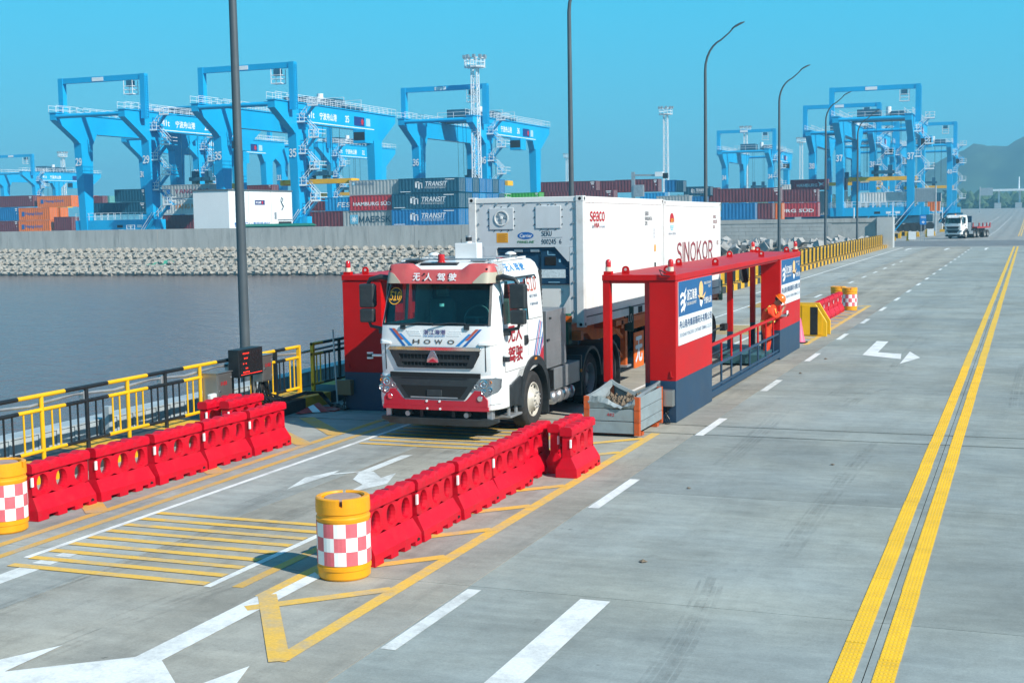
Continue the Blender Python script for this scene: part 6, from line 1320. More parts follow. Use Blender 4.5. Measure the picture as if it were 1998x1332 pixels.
# trolley, hoist and spreader
tro = MB().box(LG - .3, .3, 8, 13.5, 20.3, 20.75).box(LG + 1.5, LG + 5.5, 8.6, 12.8, 20.75, 22.4).box(-4.6, -2, 9, 12, 20.75, 21.9).build('trolley', CDK, K)
mb = MB()
for x in (LG, LG + 3, LG + 6, LG + 9, 0):
    for y in (8, 13.5): mb.bar((x, y, 20.7), (x, y, 21.9), .06)
for z in (21.3, 21.9):
    for y in (8, 13.5): mb.bar((LG, y, z), (0, y, z), .06)
mb.cyl((LG + 7, 10, 20.7), (LG + 7, 10, 22.8), .5, 10).build('trolley_railing', CWH, K)
spr = MB().box(LG + .1, -.1, 9.8, 11.7, 9.35, 10.05).box(LG - .1, LG + .35, 9.5, 12, 9.2, 10.0).box(-.35, .1, 9.5, 12, 9.2, 10.0).build('spreader', CYE, K)
MB().box(LG + 4, -4, 10, 11.5, 10.6, 11.2).box(LG + 4.4, LG + 5.2, 10.2, 11.3, 9.9, 12.2).box(-5.2, -4.4, 10.2, 11.3, 9.9, 12.2).build('head_block', CDK, spr)
mb = MB()
for x in (LG + 3, LG + 4.6, -4.6, -3):
    for y in (9.6, 11.9): mb.bar((x, y, 20.3), (x * .98 - .1, y, 11), .05)
mb.build('hoist_ropes', CDK, spr)
MB().box(.6, 2.6, 9.5, 12, 15.2, 17.2).build('operator_cab', CBL, K); MB().box(.7, 2.5, 9.48, 9.52, 15.6, 16.8).build('cab_glass', PRK, K)
MB().box(.552, .57, -.2, 22.5, 17.5, 17.62).build('white_line', CWH, K)
mb = MB(); letter(mb, '41t', (.56, 2.2, 18.15), (0, 1, 0), (0, 0, 1), .95, 1.9, .02); mb.build('girder_lettering', CWH, K, fix=False); mb = MB(); letter(mb, '宁波舟山港', (.56, 5.6, 18.1), (0, 1, 0), (0, 0, 1), 1.0, 5.0, .02); mb.build('girder_lettering', CWH, K, fix=False)
MB().box(.552, .58, 16.0, 19.3, 17.85, 19.2).build('company_panel', mat('panel_navy', (.01, .03, .16), .5), K); MB().box(.552, .575, 19.9, 21.2, 17.95, 19.1).build('maker_panel', mat('panel_pale', (.35, .55, .66), .5), K)
mb = MB(); mb.add(ellipse((.585, 18.6, 18.5), (0, 1, 0), (0, 0, 1), .4, .45, 12), [tuple(range(12))]); mb.build('company_dot', PRR, K, fix=False)
for a_, b_, m_ in ((6, 7, PRK), (8, 8.8, CWH), (9.6, 10.4, CWH)): MB().box(LG + a_, LG + b_, -.67, -.65, 3.25, 3.65).build('sill_plate', m_, K)
def crane(num, x, y, label, dy=0.0, k_=1.0, first=[True]):
    x *= k_; y *= k_; zb_ = 3.8 * (1 - k_)      # the nearer block's cranes are a larger build
    if first[0]: c = crane0; c.location = (x, y, zb_); first[0] = False
    else: c = copy_tree(crane0, (x, y, zb_))
    tag(c, label, 'crane', 'blue gantry cranes in the yard'); c.scale = (k_, k_, k_)
    for ch in c.children:
        nm = ch.name.split('.')[0]
        if nm in ('trolley', 'trolley_railing', 'spreader', 'operator_cab', 'cab_glass'): ch.location.y += dy
    if num:
        org = ORG.get(c.name); ORG[c.name] = V((x, y, 0))
        for xx in (LG, 0): mb = MB(); letter(mb, num, (x + xx - .55, y - 1.30, 12.6), (1, 0, 0), (0, .04, 1), 1.1, 1.1, .03); mb.build('crane_number', CWH, c, fix=False)
        mb = MB(); letter(mb, num, (x + .56, y + 13.2, 18.15), (0, 1, 0), (0, 0, 1), .95, 1.2, .03); mb.build('crane_number', CWH, c, fix=False); ORG[c.name] = org
    return c
CR = [('', -283.0, 329.8, 'hazy distant gantry crane at the left edge of the picture', 4), ('30', -145.3, 214.0, 'gantry crane standing behind crane 29, half hidden', -3), ('31', -138.9, 253.1, 'gantry crane numbered 31 behind crane 35', 3),
      ('29', -120.7, 165.4, 'blue gantry crane numbered 29, leftmost of the big ones', 7), ('35', -95.0, 163.5, 'blue gantry crane numbered 35 beside the white cabin', 2), ('36', -83.5, 204.5, 'blue gantry crane numbered 36 behind the white lattice mast', -4),
      ('34', -62.9, 350.3, 'distant gantry crane numbered 34 between the third and fourth lamp posts', 0), ('38', -29.7, 280.3, 'gantry crane numbered 38 just left of and behind crane 37', 2), ('39', -31.7, 343.0, 'far gantry crane seen through the legs of crane 37', 5),
      ('37', -19.4, 243.4, 'blue gantry crane numbered 37 nearest the road at the right', -1), ('40', -18.7, 351.3, 'gantry crane numbered 40 at the right end of the group', 1)]
for num, x, y, lb, dy in CR: crane(num, x, y, lb, dy)
# ------------------------------------------------------------------ lattice light masts
def mast0():
    t = thing('light_mast', 'x', 'light mast', (0, 0, 0)); H = 28.0; w = .62; mb = MB()
    for sx_ in (-w, w):
        for sy_ in (-w, w): mb.bar((sx_, sy_, 0), (sx_ * .75, sy_ * .75, H), .15)
    n = 22
    for i in range(n):
        z0, z1 = H * i / n, H * (i + 1) / n; a = w * (1 - .25 * i / n); b = w * (1 - .25 * (i + 1) / n); s = 1 if i % 2 else -1
        for q in ((0, -1), (0, 1)): mb.bar((-s * a, q[1] * a, z0), (s * b, q[1] * b, z1), .07); mb.bar((-a, q[1] * a, z0), (a, q[1] * a, z0), .07)
        for q in (-1, 1): mb.bar((q * a, -s * a, z0), (q * b, s * b, z1), .07); mb.bar((q * a, -a, z0), (q * a, a, z0), .07)
    mb.build('lattice', CWH, t); h = MB(); h.lathe([(.5, H), (1.6, H + .05), (1.7, H + .3), (.5, H + .35)], 12)
    for z in (H + .9, H + 1.5):
        for k in range(12): a, b = 2 * math.pi * k / 12, 2 * math.pi * (k + 1) / 12; h.bar((1.65 * math.cos(a), 1.65 * math.sin(a), z), (1.65 * math.cos(b), 1.65 * math.sin(b), z), .09)
    for k in range(12): a = 2 * math.pi * k / 12; h.bar((1.65 * math.cos(a), 1.65 * math.sin(a), H), (1.65 * math.cos(a), 1.65 * math.sin(a), H + 1.6), .09)
    h.build('head_platform', CWH, t); l = MB()
    for k in range(10): a = 2 * math.pi * k / 10; l.box(1.7 * math.cos(a) - .22, 1.7 * math.cos(a) + .22, 1.7 * math.sin(a) - .22, 1.7 * math.sin(a) + .22, H + 1.5, H + 2.0)
    l.build('floodlights', GAL, t); return t
m0 = mast0(); MS = [(-83.4, 200.3, 'white lattice light mast standing before crane 36'), (-83.6, 321.9, 'slim white light mast left of the third lamp post'), (-82.4, 414.9, 'distant white light mast rising behind crane 34'), (-198.3, 584.3, 'tiny far light mast left of the second lamp post'), (-79.9, 507.4, 'far white light mast left of crane 38'), (-330.5, 399.7, 'far white light mast at the left behind crane 29')]
for i, (x, y, lb) in enumerate(MS):
    o = m0 if i == 0 else copy_tree(m0); o.location = (x, y, gz(y) - .3); tag(o, lb, 'light mast', 'white light masts in the yard')
# ------------------------------------------------------------------ stacked containers in the yard
CC = {'maroon': (.145, .028, .035), 'orange': (.72, .16, .012), 'blue': (.008, .15, .36), 'dark teal': (.006, .075, .13), 'grey': (.34, .37, .37), 'white': (.60, .61, .59), 'red': (.42, .025, .03), 'crimson': (.30, .015, .03), 'green': (.05, .36, .03), 'bright blue': (.012, .25, .52), 'pale teal': (.10, .36, .34)}
CONT = [
    (-232.87, -221.87, 257, 8.29, 10.98, 'maroon', '', 'top tier at the far left edge of the yard'),
    (-220.57, -210.61, 257, 8.07, 10.73, 'orange', 'Hapag-Lloyd', 'alone on the top tier left of crane leg 29'),
    (-207.98, -199.05, 226, 4.9, 7.71, 'blue', '', 'middle tier cut by the left edge'),
    (-198.95, -190.88, 226, 4.87, 7.55, 'orange', 'Hapag-Lloyd', 'in the middle tier at the left'),
    (-199.13, -191.04, 226, 2.19, 4.87, 'orange', 'Hapag-Lloyd', 'in the lowest visible tier at the left'),
    (-208.17, -199.22, 226, 2.29, 4.9, 'maroon', '', 'lowest visible tier cut by the left edge'),
    (-189.86, -185.47, 226, 2.63, 5.5, 'maroon', '', 'low, just left of the base of crane 29'),
    (-195.45, -193.1, 232, 4.81, 7.54, 'orange', '', 'short end beside the lettered orange one'),
    (-212.96, -208.4, 262, 7.98, 10.66, 'orange', '', 'peeping out right of crane leg 29'),
    (-208.02, -205.6, 262, 7.18, 10.58, 'maroon', '', 'small sliver between orange and pale teal ones'),
    (-206.92, -205.05, 264, 8.38, 10.57, 'pale teal', '', 'small sliver under crane 29'),
    (-143.42, -137.29, 186, 7.45, 9.57, 'dark teal', '', 'upper one of two under crane 29'),
    (-140.6, -129.82, 176, 5.27, 7.22, 'dark teal', '', 'lower one of two under crane 29'),
    (-128.18, -119.28, 178, 7.64, 9.79, 'grey', 'YANG MING', 'top of the stack beside the white cabin'),
    (-128.1, -120.23, 178, 5.16, 7.56, 'white', 'YANG MING', 'second of the stack beside the white cabin'),
    (-128.23, -122.52, 178, 2.76, 5.1, 'maroon', '', 'bottom of the stack beside the white cabin'),
    (-140.97, -139.43, 215, 9.67, 10.72, 'white', '', 'tiny end above the white cabin roof'),
    (-136.96, -130.6, 215, 9.33, 10.56, 'maroon', '', 'flat row above the white cabin roof'),
    (-101.49, -98.98, 178, 5.21, 7.13, 'maroon', '', 'middle tier just right of crane leg 35'),
    (-98.94, -94.64, 178, 5.15, 7.21, 'bright blue', 'FESCO', 'middle tier left of the red lettered one'),
    (-94.71, -87.44, 177.9, 5.12, 7.39, 'red', 'HAMBURG SÜD', 'middle tier beside the teal stack'),
    (-94.78, -86.59, 178, 7.39, 9.65, 'grey', 'MAERSK LINE', 'top tier left of the teal stack'),
    (-101.56, -96.09, 178, 2.65, 5.18, 'maroon', '', 'bottom tier right of crane leg 35'),
    (-95.96, -87.56, 178, 2.7, 5.13, 'grey', 'MAERSK', 'bottom tier with star emblem'),
    (-86.39, -76.77, 177.5, 7.55, 9.69, 'dark teal', 'TRANSIT', 'top of the three lettered ones'),
    (-87.54, -76.82, 177.5, 5.26, 7.49, 'dark teal', 'TRANSIT', 'middle of the three lettered ones'),
    (-87.61, -76.87, 177.5, 2.81, 5.19, 'blue', 'TRANSIT', 'bottom of the three lettered ones'),
    (-85.22, -78.09, 215, 6.55, 7.95, 'green', '', 'just above the truck trailer roof'),
    (-83.91, -73.28, 232, 7.69, 10.11, 'maroon', '', 'top tier behind the second lamp pole'),
    (-80.61, -66.99, 222, 6.42, 8.2, 'maroon', '', 'row just above the white reefer roof'),
    (-73.52, -66.73, 235, 7.99, 10.13, 'maroon', '', 'top tier right of the second lamp pole'),
    (-68.49, -60.66, 228, 7.79, 10.03, 'maroon', '', 'top tier left of the camera mast'),
    (-61.02, -58.87, 234, 7.75, 9.93, 'blue', '', 'paired end right of the camera mast'),
    (-59.05, -57.66, 234, 7.71, 9.8, 'dark teal', '', 'paired end next to the blue one'),
    (-63.35, -58.96, 226, 6.36, 7.6, 'bright blue', '', 'low behind the second reefer'),
    (-59.88, -54.13, 224, 5.74, 6.96, 'grey', '', 'pale low row behind the second reefer'),
    (-58.05, -53.2, 236, 7.03, 8.68, 'dark teal', 'TRANSIT', 'small lettered one near the third lamp pole'),
    (-55.97, -51.84, 226, 5.68, 6.82, 'blue', '', 'low left of the third lamp pole'),
    (-55.53, -52.35, 238, 5.91, 8.48, 'maroon', '', 'behind the third lamp pole'),
    (-50.41, -39.44, 228, 5.6, 8.03, 'maroon', '', 'long upper one between the third and fourth lamp poles'),
    (-48.14, -42.55, 222, 2.69, 5.5, 'blue', '', 'lower one beside the reefer end'),
    (-42.5, -40.02, 224, 2.69, 5.42, 'maroon', '', 'short one between blue and orange ones'),
    (-39.86, -38.75, 226, 2.65, 5.39, 'orange', '', 'narrow one behind the fourth lamp pole'),
    (-46.27, -34.85, 240, 2.92, 5.46, 'red', 'HAMBURG SÜD', 'lower one right of the fourth lamp pole'),
    (-41.24, -34.95, 240, 5.51, 7.86, 'maroon', '', 'above the lower red lettered one'),
    (-40.7, -34.1, 246, 7.73, 9.67, 'crimson', 'HAMBURG', 'top one under crane 38'),
    (-41.93, -40.46, 244, 7.8, 8.81, 'white', '', 'tiny white end beside the top red one'),
    (-35.79, -34.41, 247, 3.16, 7.51, 'grey', '', 'grey end behind the fifth lamp pole'),
    (-34.2, -32.76, 262, 7.84, 10.08, 'maroon', '', 'end under crane 37, upper'),
    (-34.19, -32.75, 262, 5.5, 7.74, 'white', '', 'end under crane 37, lower'),
    (-34.04, -31.1, 290, 8.06, 9.77, 'bright blue', '', 'far blue one between crane legs'),
    (-30.87, -22.21, 268, 5.28, 7.36, 'white', '', 'long white one on the ground under crane 37'),
    (-20.22, -17.7, 300, 5.46, 7.43, 'dark teal', '', 'far dark one right of crane 37'),
    (-18.71, -16.39, 275, 3.53, 5.43, 'orange', '', 'rusty one beside crane 37 base'),
    (-86.39, -76.77, 180.1, 7.55, 9.69, 'blue', '', 'top tier, first row behind the lettered stack'),
    (-87.54, -76.82, 180.1, 5.26, 7.49, 'dark teal', '', 'middle tier, first row behind the lettered stack'),
    (-87.61, -76.87, 180.1, 2.81, 5.19, 'blue', '', 'bottom tier, first row behind the lettered stack'),
    (-86.39, -76.77, 182.7, 7.55, 9.69, 'dark teal', '', 'top tier, second row behind the lettered stack'),
    (-87.54, -76.82, 182.7, 5.26, 7.49, 'blue', '', 'middle tier, second row behind the lettered stack'),
    (-87.61, -76.87, 182.7, 2.81, 5.19, 'blue', '', 'bottom tier, second row behind the lettered stack'),
    (-86.39, -76.77, 185.4, 7.55, 9.69, 'blue', '', 'top tier, third row behind the lettered stack'),
    (-87.54, -76.82, 185.4, 5.26, 7.49, 'bright blue', '', 'middle tier, third row behind the lettered stack'),
    (-87.61, -76.87, 185.4, 2.81, 5.19, 'blue', '', 'bottom tier, third row behind the lettered stack'),
    (-86.39, -76.77, 188.0, 7.55, 9.69, 'blue', '', 'top tier, fourth row behind the lettered stack'),
    (-87.54, -76.82, 188.0, 5.26, 7.49, 'blue', '', 'middle tier, fourth row behind the lettered stack'),
    (-87.61, -76.87, 188.0, 2.81, 5.19, 'dark teal', '', 'bottom tier, fourth row behind the lettered stack'),
    (-86.39, -76.77, 190.6, 7.55, 9.69, 'dark teal', '', 'top tier, fifth row behind the lettered stack'),
    (-87.54, -76.82, 190.6, 5.26, 7.49, 'blue', '', 'middle tier, fifth row behind the lettered stack'),
    (-87.61, -76.87, 190.6, 2.81, 5.19, 'blue', '', 'bottom tier, fifth row behind the lettered stack'),
    (-86.39, -76.77, 193.2, 7.55, 9.69, 'blue', '', 'top tier, sixth row behind the lettered stack'),
    (-87.54, -76.82, 193.2, 5.26, 7.49, 'dark teal', '', 'middle tier, sixth row behind the lettered stack'),
    (-87.61, -76.87, 193.2, 2.81, 5.19, 'blue', '', 'bottom tier, sixth row behind the lettered stack'),
]

def ycont(x0, x1, y, z0, z1, col, txt, desc):
    m = mat('container_' + col.replace(' ', '_'), CC[col], .5, var=.12, scale=.5, dirt=.3, dirtc=tuple(v * .5 + .02 for v in CC[col])); d = 2.5
    t = thing('shipping_container', f'{col} shipping container, {desc}', 'container', ((x0 + x1) / 2, y, z0), 'stacked containers in the yard'); g = .02; z0 += g; z1 -= g
    mb = MB(); L_ = x1 - x0; n = max(6, int(L_ / .28)) // 2 * 2; e = .14
    for yy, s in ((y, 1), (y + d, -1)):
        pts = []
        for i in range(n + 1):
            x = x0 + e + (L_ - 2 * e) * i / n; dep = .05 if i % 2 else .005; w = (L_ - 2 * e) / n * .3; pts += [(x - w if i else x, yy + s * dep), (x + w if i < n else x, yy + s * dep)]
        for (xa, ya), (xb, yb) in zip(pts, pts[1:]): mb.quad((xa, ya, z0 + .14), (xb, yb, z0 + .14), (xb, yb, z1 - .1), (xa, ya, z1 - .1))
    mb.quad((x0, y + .03, z1 - .04), (x1, y + .03, z1 - .04), (x1, y + d - .03, z1 - .04), (x0, y + d - .03, z1 - .04)); mb.box(x0 + .02, x0 + .06, y + .05, y + d - .05, z0 + .1, z1 - .05)
    mb.build('corrugated_walls', m, t, fix=False)
    f = MB()
    for xx in (x0, x1 - .14):
        for yy in (y, y + d - .14): f.box(xx, xx + .14, yy, yy + .14, z0, z1)
    for yy in (y, y + d - .1): f.box(x0 + .14, x1 - .14, yy, yy + .1, z0, z0 + .15).box(x0 + .14, x1 - .14, yy, yy + .1, z1 - .1, z1)
    for xx in (x0, x1 - .1): f.box(xx, xx + .1, y + .14, y + d - .14, z0, z0 + .15).box(xx, xx + .1, y + .14, y + d - .14, z1 - .12, z1)
    f.build('frame', m, t)
    for k in range(2):
        ya = y + .16 + k * (d - .32) / 2; MB().box(x1 - .06, x1 - .02, ya, ya + (d - .32) / 2 - .02, z0 + .15, z1 - .12).build('door', m, t)
    r_ = MB()
    for k in range(4): ya = y + .42 + k * .55; r_.cyl((x1 - .0, ya, z0 + .1), (x1 - .0, ya, z1 - .1), .03, 6)
    r_.build('locking_rods', GAL, t)
    if txt:
        cm = {'orange': PRB, 'white': PRO, 'grey': mat('print_slate', (.12, .2, .3), .5)}.get(col, PRW); mb = MB(); h = (z1 - z0)
        if txt == 'YANG MING' and col == 'grey': cm = mat('print_wine', (.32, .03, .08), .5)
        if txt == 'MAERSK': cm = mat('print_petrol', (.01, .06, .10), .5)
        vis = {'Hapag-Lloyd': (.22, .55, .36, .30), 'YANG MING': (.28, .70, .36, .30), 'FESCO': (.48, .9, .28, .34), 'HAMBURG SÜD': (.08, .86, .32, .30), 'HAMBURG': (.18, .55, .3, .28), 'MAERSK LINE': (.13, .38, .68, .16), 'MAERSK': (.32, .62, .28, .38), 'TRANSIT': (.44, .36, .45, .30)}[txt]
        letter(mb, txt, (x0 + L_ * vis[0], y - .004, z0 + h * vis[2]), (1, 0, 0), (0, 0, 1), h * vis[3], L_ * vis[1], .022, shear=.2 if txt in ('TRANSIT', 'FESCO') else 0)
        mb.build('brand_lettering', cm, t, fix=False)
        if txt == 'TRANSIT': mb = MB(); letter(mb, 'Forwarding & Logistics', (x0 + L_ * .44, y - .004, z0 + h * .26), (1, 0, 0), (0, 0, 1), h * .09, L_ * .34, .006); mb.build('brand_motto', cm, t, fix=False); MB().box(x0 + L_ * .44, x0 + L_ * .80, y - .006, y - .003, z0 + h * .385, z0 + h * .40).build('brand_rule', cm, t); [MB().box(x0 + L_ * a, x0 + L_ * b, y - .006, y - .003, z0 + h * c_, z0 + h * d_).build('brand_mark', cm, t) for a, b, c_, d_ in ((.28, .31, .35, .75), (.28, .35, .70, .77), (.33, .355, .27, .66), (.33, .40, .62, .68), (.385, .40, .30, .66), (.03, .2, .06, .10), (.78, .93, .86, .91))]
        if 'HAMBURG' in txt:
            b_ = MB(); xx = x0 + L_ * (.94 if txt == 'HAMBURG SÜD' and L_ < 9 else .80); zz = z0 + h * .5
            if txt == 'HAMBURG': b_.add([(xx - L_ * .05, y - .005, zz + h * .28), (xx + L_ * .03, y - .005, zz + h * .12), (xx + L_ * .12, y - .005, zz + h * .16), (xx + L_ * .05, y - .005, zz), (xx + L_ * .14, y - .005, zz - h * .14), (xx + L_ * .03, y - .005, zz - h * .04), (xx - L_ * .03, y - .005, zz - h * .24), (xx, y - .005, zz + h * .02)], [tuple(range(8))]); b_.build('bird_emblem', PRW, t, fix=False)
        if txt in ('MAERSK', 'MAERSK LINE'):
            s_ = .28 if txt == 'MAERSK' else .1; a_, zz = x0 + L_ * (.14 if txt == 'MAERSK' else .06), z0 + h * (.2 if s_ > .2 else .68); MB().box(a_, a_ + h * 2 * s_, y - .006, y - .003, zz, zz + h * 2 * s_).build('star_field', mat('star_blue', (.16, .48, .66), .5), t)
            c_ = V((a_ + h * s_, y - .008, zz + h * s_)); st_ = [c_ + V((math.cos(q * math.pi / 7), 0, math.sin(q * math.pi / 7))) * h * s_ * (.85 if q % 2 else .35) for q in range(14)]; MB().add(st_, [tuple(range(14))]).build('star', PRW, t, fix=False)
        if txt in ('Hapag-Lloyd', 'YANG MING'): MB().box(x0 + L_ * .10, x0 + L_ * (.19 if txt[0] == 'H' else .18), y - .006, y - .003, z0 + h * .32, z0 + h * .68).build('brand_mark', PRB, t)
    elif L_ > 6:
        for a, b, c_ in ((.10, .03, .85), (.09, .04, .72), (.06, .04, .5)): MB().box(x1 - L_ * a, x1 - L_ * b, y - .006, y - .003, z0 + (z1 - z0) * c_, z0 + (z1 - z0) * (c_ + .07)).build('number_mark', PRW, t)
for c_ in CONT: ycont(*c_)
# ------------------------------------------------------------------ white equipment cabin behind the wall
CABW = mat('cabin_white', (.76, .78, .79), .5, var=.03, scale=.3)
t = thing('equipment_cabin', 'white flat-roofed equipment cabin behind the sea wall', 'cabin', (-97.7, 146, 0)); x0, x1, y0, y1, z1 = -100.38, -95.07, 146, 161.7, 7.8
MB().box(x0, x1, y0, y1, 0, z1).build('walls', CABW, t); MB().box(x0 - .1, x1 + .1, y0 - .1, y1 + .1, z1, z1 + .18).build('roof_edge', mat('roof_grey', (.10, .12, .13), .6), t)
for y in (150.6, 156.2): MB().box(x1 + .002, x1 + .02, y, y + .07, 0, z1).build('panel_joint', mat('joint_grey', (.4, .42, .43), .6), t)
MB().box(x1, x1 + .03, 158.0, 161.4, 2.6, 3.75).build('shutter_opening', DRK, t); MB().box(x1, x1 + .1, 157.8, 161.5, 3.95, 4.05).build('canopy', GAL, t)
MB().box(x1, x1 + .03, 157.0, 157.5, 4.1, 5.0).build('service_panel', GAL, t); MB().box(x1, x1 + .03, 152.2, 154.6, 6.0, 6.6).build('company_panel', mat('panel_navy', (.01, .03, .16), .5), t)
mb = MB(); mb.add(ellipse((x1 + .035, 154.0, 6.3), (0, 1, 0), (0, 0, 1), .2, .22, 12), [tuple(range(12))]); mb.build('company_dot', PRR, t, fix=False)
mb = MB(); letter(mb, '浙江海港', (x1 + .034, 152.35, 6.15), (0, 1, 0), (0, 0, 1), .3, 1.3, .02); mb.build('panel_lettering', PRW, t, fix=False)
mb = MB(); letter(mb, '智能闸口1# 智能换电站', (x1 + .01, 147.2, 3.15), (0, 1, 0), (0, 0, 1), .6, 8.6, .02); mb.build('wall_lettering', PRB, t, fix=False)
mb = MB(); mb.tube([(x1 + .03, 158.9, 5.3), (x1 + .03, 159.4, 5.8), (x1 + .03, 158.9, 6.3), (x1 + .03, 159.3, 6.8), (x1 + .03, 158.9, 7.0), (x1 + .03, 158.7, 6.5), (x1 + .03, 159.3, 5.7), (x1 + .03, 158.9, 5.3)], .07, 6); mb.build('wall_emblem', mat('print_petrol', (.01, .06, .10), .5), t)
t = thing('green_cover', 'low dark green cover behind the wall below crane 35', 'cover', (-86, 144.5, 0)); MB().box(-92, -82.5, 144.2, 145.6, 0, 3.2).build('cover_base', mat('cover_green', (.015, .16, .11), .6), t); MB().prism([(144.0, 3.2), (145.8, 3.2), (144.9, 3.5)], -92.2, -82.3, 'x').build('cover_roof', mat('cover_green', (.015, .16, .11)), t)
# camera mast seen above the reefers
t = thing('camera_mast', 'grey camera mast with a horizontal arm above the containers', 'mast', (-57.2, 200, 0)); MB().box(-57.4, -56.9, 199.8, 200.2, 0, 10.4).build('post', GAL, t); MB().bar((-57.2, 200, 9.9), (-53.2, 200, 9.8), .3, .3).build('arm', GAL, t)
MB().box(-53.6, -52.4, 199.6, 200.4, 9.6, 10.3).build('camera', CWH, t); MB().box(-52.4, -51.7, 199.7, 200.3, 9.3, 10.1).build('lens_hood', BLK, t); MB().box(-57.0, -55.5, 199.6, 200.4, 6.6, 8.4).build('cabinet', GAL, t)
# road signs and markers where the bridge meets the terminal
t = thing('sign_gantry', 'grey cantilever sign seen from behind at the terminal entrance', 'road sign', (-14.2, 227, 0)); MB().cyl((-14.2, 227, 0), (-14.2, 227, 7.7), .18, 12, .13).build('post', GAL, t, smooth=40)
MB().box(-17.5, -14.4, 226.9, 227.0, 5.1, 7.35).build('panel', mat('sign_back', (.42, .46, .48), .5), t); r_ = MB()
for k in range(12): r_.box(-17.4 + k * .27, -17.34 + k * .27, 226.84, 226.9, 5.15, 7.3)
r_.build('panel_ribs', GAL, t)
for z in (5.5, 7.0): MB().bar((-17.5, 226.95, z), (-14.2, 226.95, z), .12).build('bracket', GAL, t)
t = thing('direction_sign', 'small blue direction sign with a white arrow on two posts', 'road sign', (-12.2, 172, 0)); MB().box(-12.6, -11.85, 172, 172.05, 2.0, 3.2).build('panel', mat('sign_azure', (.01, .22, .62), .4), t)
for x in (-12.45, -12.0): MB().cyl((x, 172.08, 0), (x, 172.08, 3.1), .04, 8).build('post', GAL, t)
mb = MB(); letter(mb, '卡口', (-12.5, 171.99, 2.75), (1, 0, 0), (0, 0, 1), .3, .55, .02); mb.add([(-12.4, 171.99, 2.3), (-12.15, 171.99, 2.5), (-12.15, 171.99, 2.36), (-12.0, 171.99, 2.36), (-12.0, 171.99, 2.24), (-12.15, 171.99, 2.24), (-12.15, 171.99, 2.1)], [tuple(range(7))]); mb.build('sign_marks', PRW, t, fix=False)
for i, (x, y, lb) in enumerate(((-15.2, 199, 'yellow concrete marker block left of the blue direction sign'), (-16.9, 189.4, 'yellow marker block nearest the wall end'), (-14.8, 219, 'yellow marker block beside the cantilever sign post'), (-13.4, 205, 'yellow marker block behind the blue sign'), (-17.3, 205, 'yellow marker block below crane 37'), (-14.7, 261, 'yellow marker block far down the road edge'))):
    t = thing('marker_block', lb, 'marker block', (x, y, 0), 'yellow marker blocks at the entrance'); MB().prism([(x - .6, 0), (x + .6, 0), (x + .5, .7), (x - .5, .7)], y - .3, y + .3, 'y').build('block', KY, t); MB().box(x - .2, x + .2, y - .32, y - .3, .05, .65).build('black_stripe', BLK, t)
for i, (x, y, lb) in enumerate(((-13.6, 173.5, 'white board leaning on a yellow stand left of the distant truck'), (-12.9, 196, 'white board right behind the blue direction sign'), (-11.3, 236, 'white roadside board above the distant truck roof'), (-12.1, 246, 'second white roadside board far along the road'))):
    t = thing('road_board', lb, 'board', (x, y, 0), 'white boards by the road'); MB().box(x - .45, x + .45, y, y + .05, .15, 1.15).build('panel', PRW, t); MB().prism([(x - .75, 0), (x - .4, 0), (x - .45, 1.1), (x - .6, 1.1)], y + .1, y + .5, 'y').build('stand', KY, t)
for i, (x, y) in enumerate(((-19.1, 160), (-16.2, 176), (-13.9, 240))):
    t = thing('thin_post', ('thin grey post carrying the stair landing lamp by the wall end', 'thin grey post between the wall end and the blue sign', 'thin grey post behind the cantilever sign')[i], 'post', (x, y, 0)); MB().cyl((x, y, 0), (x, y, 4.2), .07, 8).build('pole', CWH, t); MB().box(x - .4, x + .4, y - .1, y + .1, .0, .45).build('foot', KY, t)
# ------------------------------------------------------------------ distant truck on the road
far = thing('flatbed_truck', 'distant white truck with an empty red flatbed trailer', 'truck', (0, 0, 0)); skip = ('lettering', 'stripe', 'number', 'lidar', 'sensor', 'gnss', 'antenna', 'tank', 'patch', 'studs', 'emblem', 'roof_', 'disc')
for ch in list(tr.children):
    if any(k in ch.name for k in skip) or ch.name.startswith('red_bumper'): continue
    c_ = copy_tree(ch, parent=far)
for ch in far.children:
    if ch.name.startswith('sun_visor'): ch.material_slots[0].link = 'OBJECT'; ch.material_slots[0].material = WHT
FR = mat('flatbed_red', (.36, .035, .03), .5, var=.15)
def fb_(mb, nm, m=FR): return mb.build(nm, m, far)
fb_(MB().box(-1.2, 1.2, 4.0, 9.2, 1.25, 1.45), 'flatbed_deck'); fb_(MB().box(-1.1, 1.1, 2.0, 2.15, 1.1, 2.9), 'headboard', CNV)
for y in (4.8, 6.3, 7.8, 9.1):
    for s in (-1, 1): fb_(MB().box(s * 1.15 - .06, s * 1.15 + .06, y - .12, y + .12, 1.45, 1.95), 'stanchion')
fb_(MB().box(-.5, .5, 2.9, 9.0, .95, 1.25), 'flatbed_frame', BLK); fb_(MB().lathe([(.09, 3.05), (.09, 3.2), (0, 3.22)], 12, (0, -.9, 0)), 'roof_lamp', mat('lamp_amber', (.75, .22, .01)))
for y in (7.2, 8.4):
    for s in (-1, 1): wheel(far, s * 1.15, y, s, True, .5)
far.location = (-8.75, 184.5, 0); far.rotation_euler = (0, 0, R(-17))
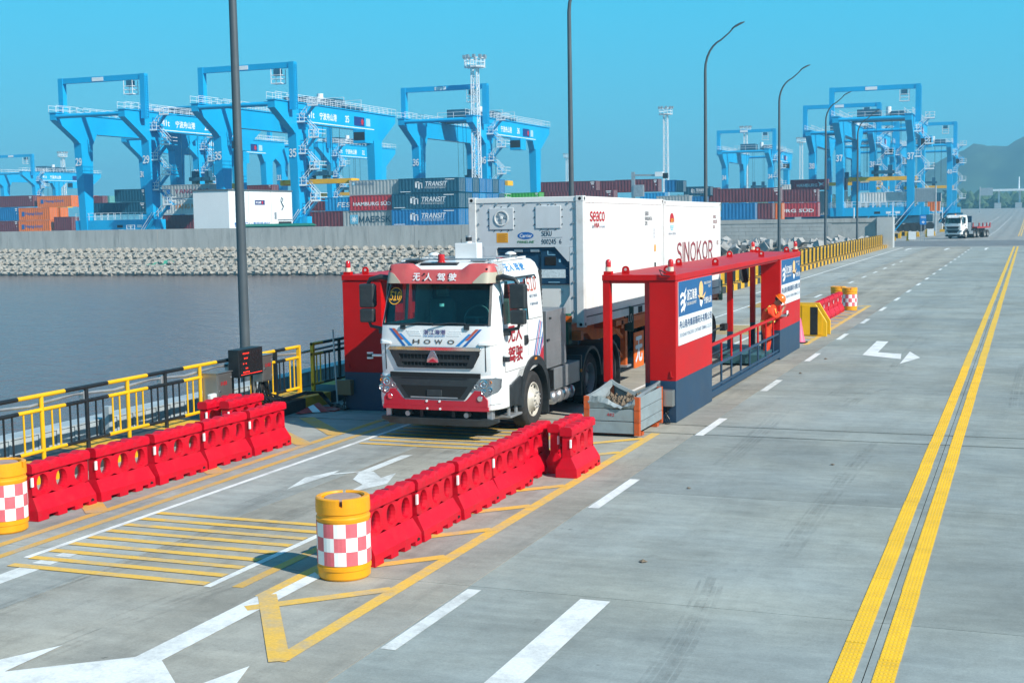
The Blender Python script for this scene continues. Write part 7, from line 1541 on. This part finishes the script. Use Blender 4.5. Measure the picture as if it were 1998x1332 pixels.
# ------------------------------------------------------------------ far gate, tree line and hills
t = thing('toll_gate', 'far toll gate with a flat canopy across the road', 'gate', (10, 695, 3.9)); MB().box(-19.7, 45, 690, 702, 12.2, 13.2).build('canopy', CWH, t)
for k in range(6): MB().box(-14.5 + k * 9.5, -13.6 + k * 9.5, 695, 696, 3.9, 12.2).build('column', CWH, t); MB().box(-16 + k * 9.5, -13 + k * 9.5, 690, 694, 3.9, 6.6).build('booth', mat('booth_grey', (.35, .38, .4), .5), t)
MB().cyl((-5, 696, 13), (-5, 696, 19), .4, 8, .25).build('chimney_post', CWH, t)
t = thing('approach_sign', 'far sign frame standing left of the toll gate', 'road sign', (-20, 560, 2.4)); MB().cyl((-18.4, 560, 2), (-18.4, 560, 12.5), .2, 8).build('post', GAL, t); MB().box(-18.2, -13.6, 559.9, 560.1, 9, 12).build('panel', GAL, t)
LEAF = mat('far_foliage', (.045, .085, .03), .9, var=.5, scale=.25, world=True)
fl = MB(); rn = random.Random(3)
for i in range(900):
    x = rn.uniform(-330, 90); y = rn.uniform(745, 900); r = rn.uniform(2.0, 5.5); zc = 4 + r * rn.uniform(.3, 1.3)
    if -18 < x < 40 and y < 760: continue
    for k in range(3):
        d = [V((rn.gauss(0, 1), rn.gauss(0, 1), rn.gauss(0, .8))) * r * .55 for _ in range(3)]; c = V((x, y, zc)); fl.add([c + q for q in d], [(0, 1, 2)])
    fl.add([V((x + r * math.cos(a) * rn.uniform(.7, 1.1), y + r * math.sin(a), zc + rn.uniform(-.4, .4) * r)) for a in (0, 1.05, 2.1, 3.14, 4.2, 5.2)] + [V((x, y, zc + r)), V((x, y, 2))], [(k, (k + 1) % 6, 6) for k in range(6)] + [(k, (k + 1) % 6, 7) for k in range(6)])
tag(fl.build('tree_line', LEAF, fix=False), 'hazy line of low trees beyond the toll gate', 'trees', kind='stuff')
HILL = mat('hill_woods', (.035, .06, .028), .95, var=.55, scale=.03, world=True, bump=.6, bscale=.15)
hm = MB(); nx, ny = 90, 16; hp2 = []
def hz_(x): 
    s = 22 + 8 * math.sin(x * .011 + 1) + (44 / (1 + math.exp(-(x + 92) / 16))) + 5 * math.sin(x * .05) + 2.5 * math.sin(x * .13 + 2)
    return s
for j in range(ny):
    v = j / (ny - 1); row = []
    for i in range(nx):
        x = -420 + 900 * i / (nx - 1); y = 1330 + 340 * v; row.append((x, y, 3 + hz_(x) * math.sin(math.pi * min(1, v * 1.0)) ** .8 * (1 + .05 * math.sin(x * .3 + y)) + rn.uniform(-1.1, 1.1)))
    hp2.append(row)
hm.loft(hp2, close=False, caps=False); o = hm.build('hills', HILL, fix=False, smooth=60); tag(o, 'wooded hills fading into blue haze at the right', kind='structure')
# ------------------------------------------------------------------ haze
HZ = bpy.data.materials.new('haze_air'); HZ.use_nodes = True; n = HZ.node_tree.nodes; n.remove(n['Principled BSDF']); pv = n.new('ShaderNodeVolumePrincipled')
pv.inputs['Color'].default_value = (.30, .74, 1.0, 1); pv.inputs['Density'].default_value = .00058; pv.inputs['Anisotropy'].default_value = 0.1
HZ.node_tree.links.new(pv.outputs[0], n['Material Output'].inputs['Volume'])
tag(MB().box(-1600, 1000, -60, 1750, -3.7, 90).build('haze', HZ), 'thin blue sea haze over the whole place', kind='stuff')
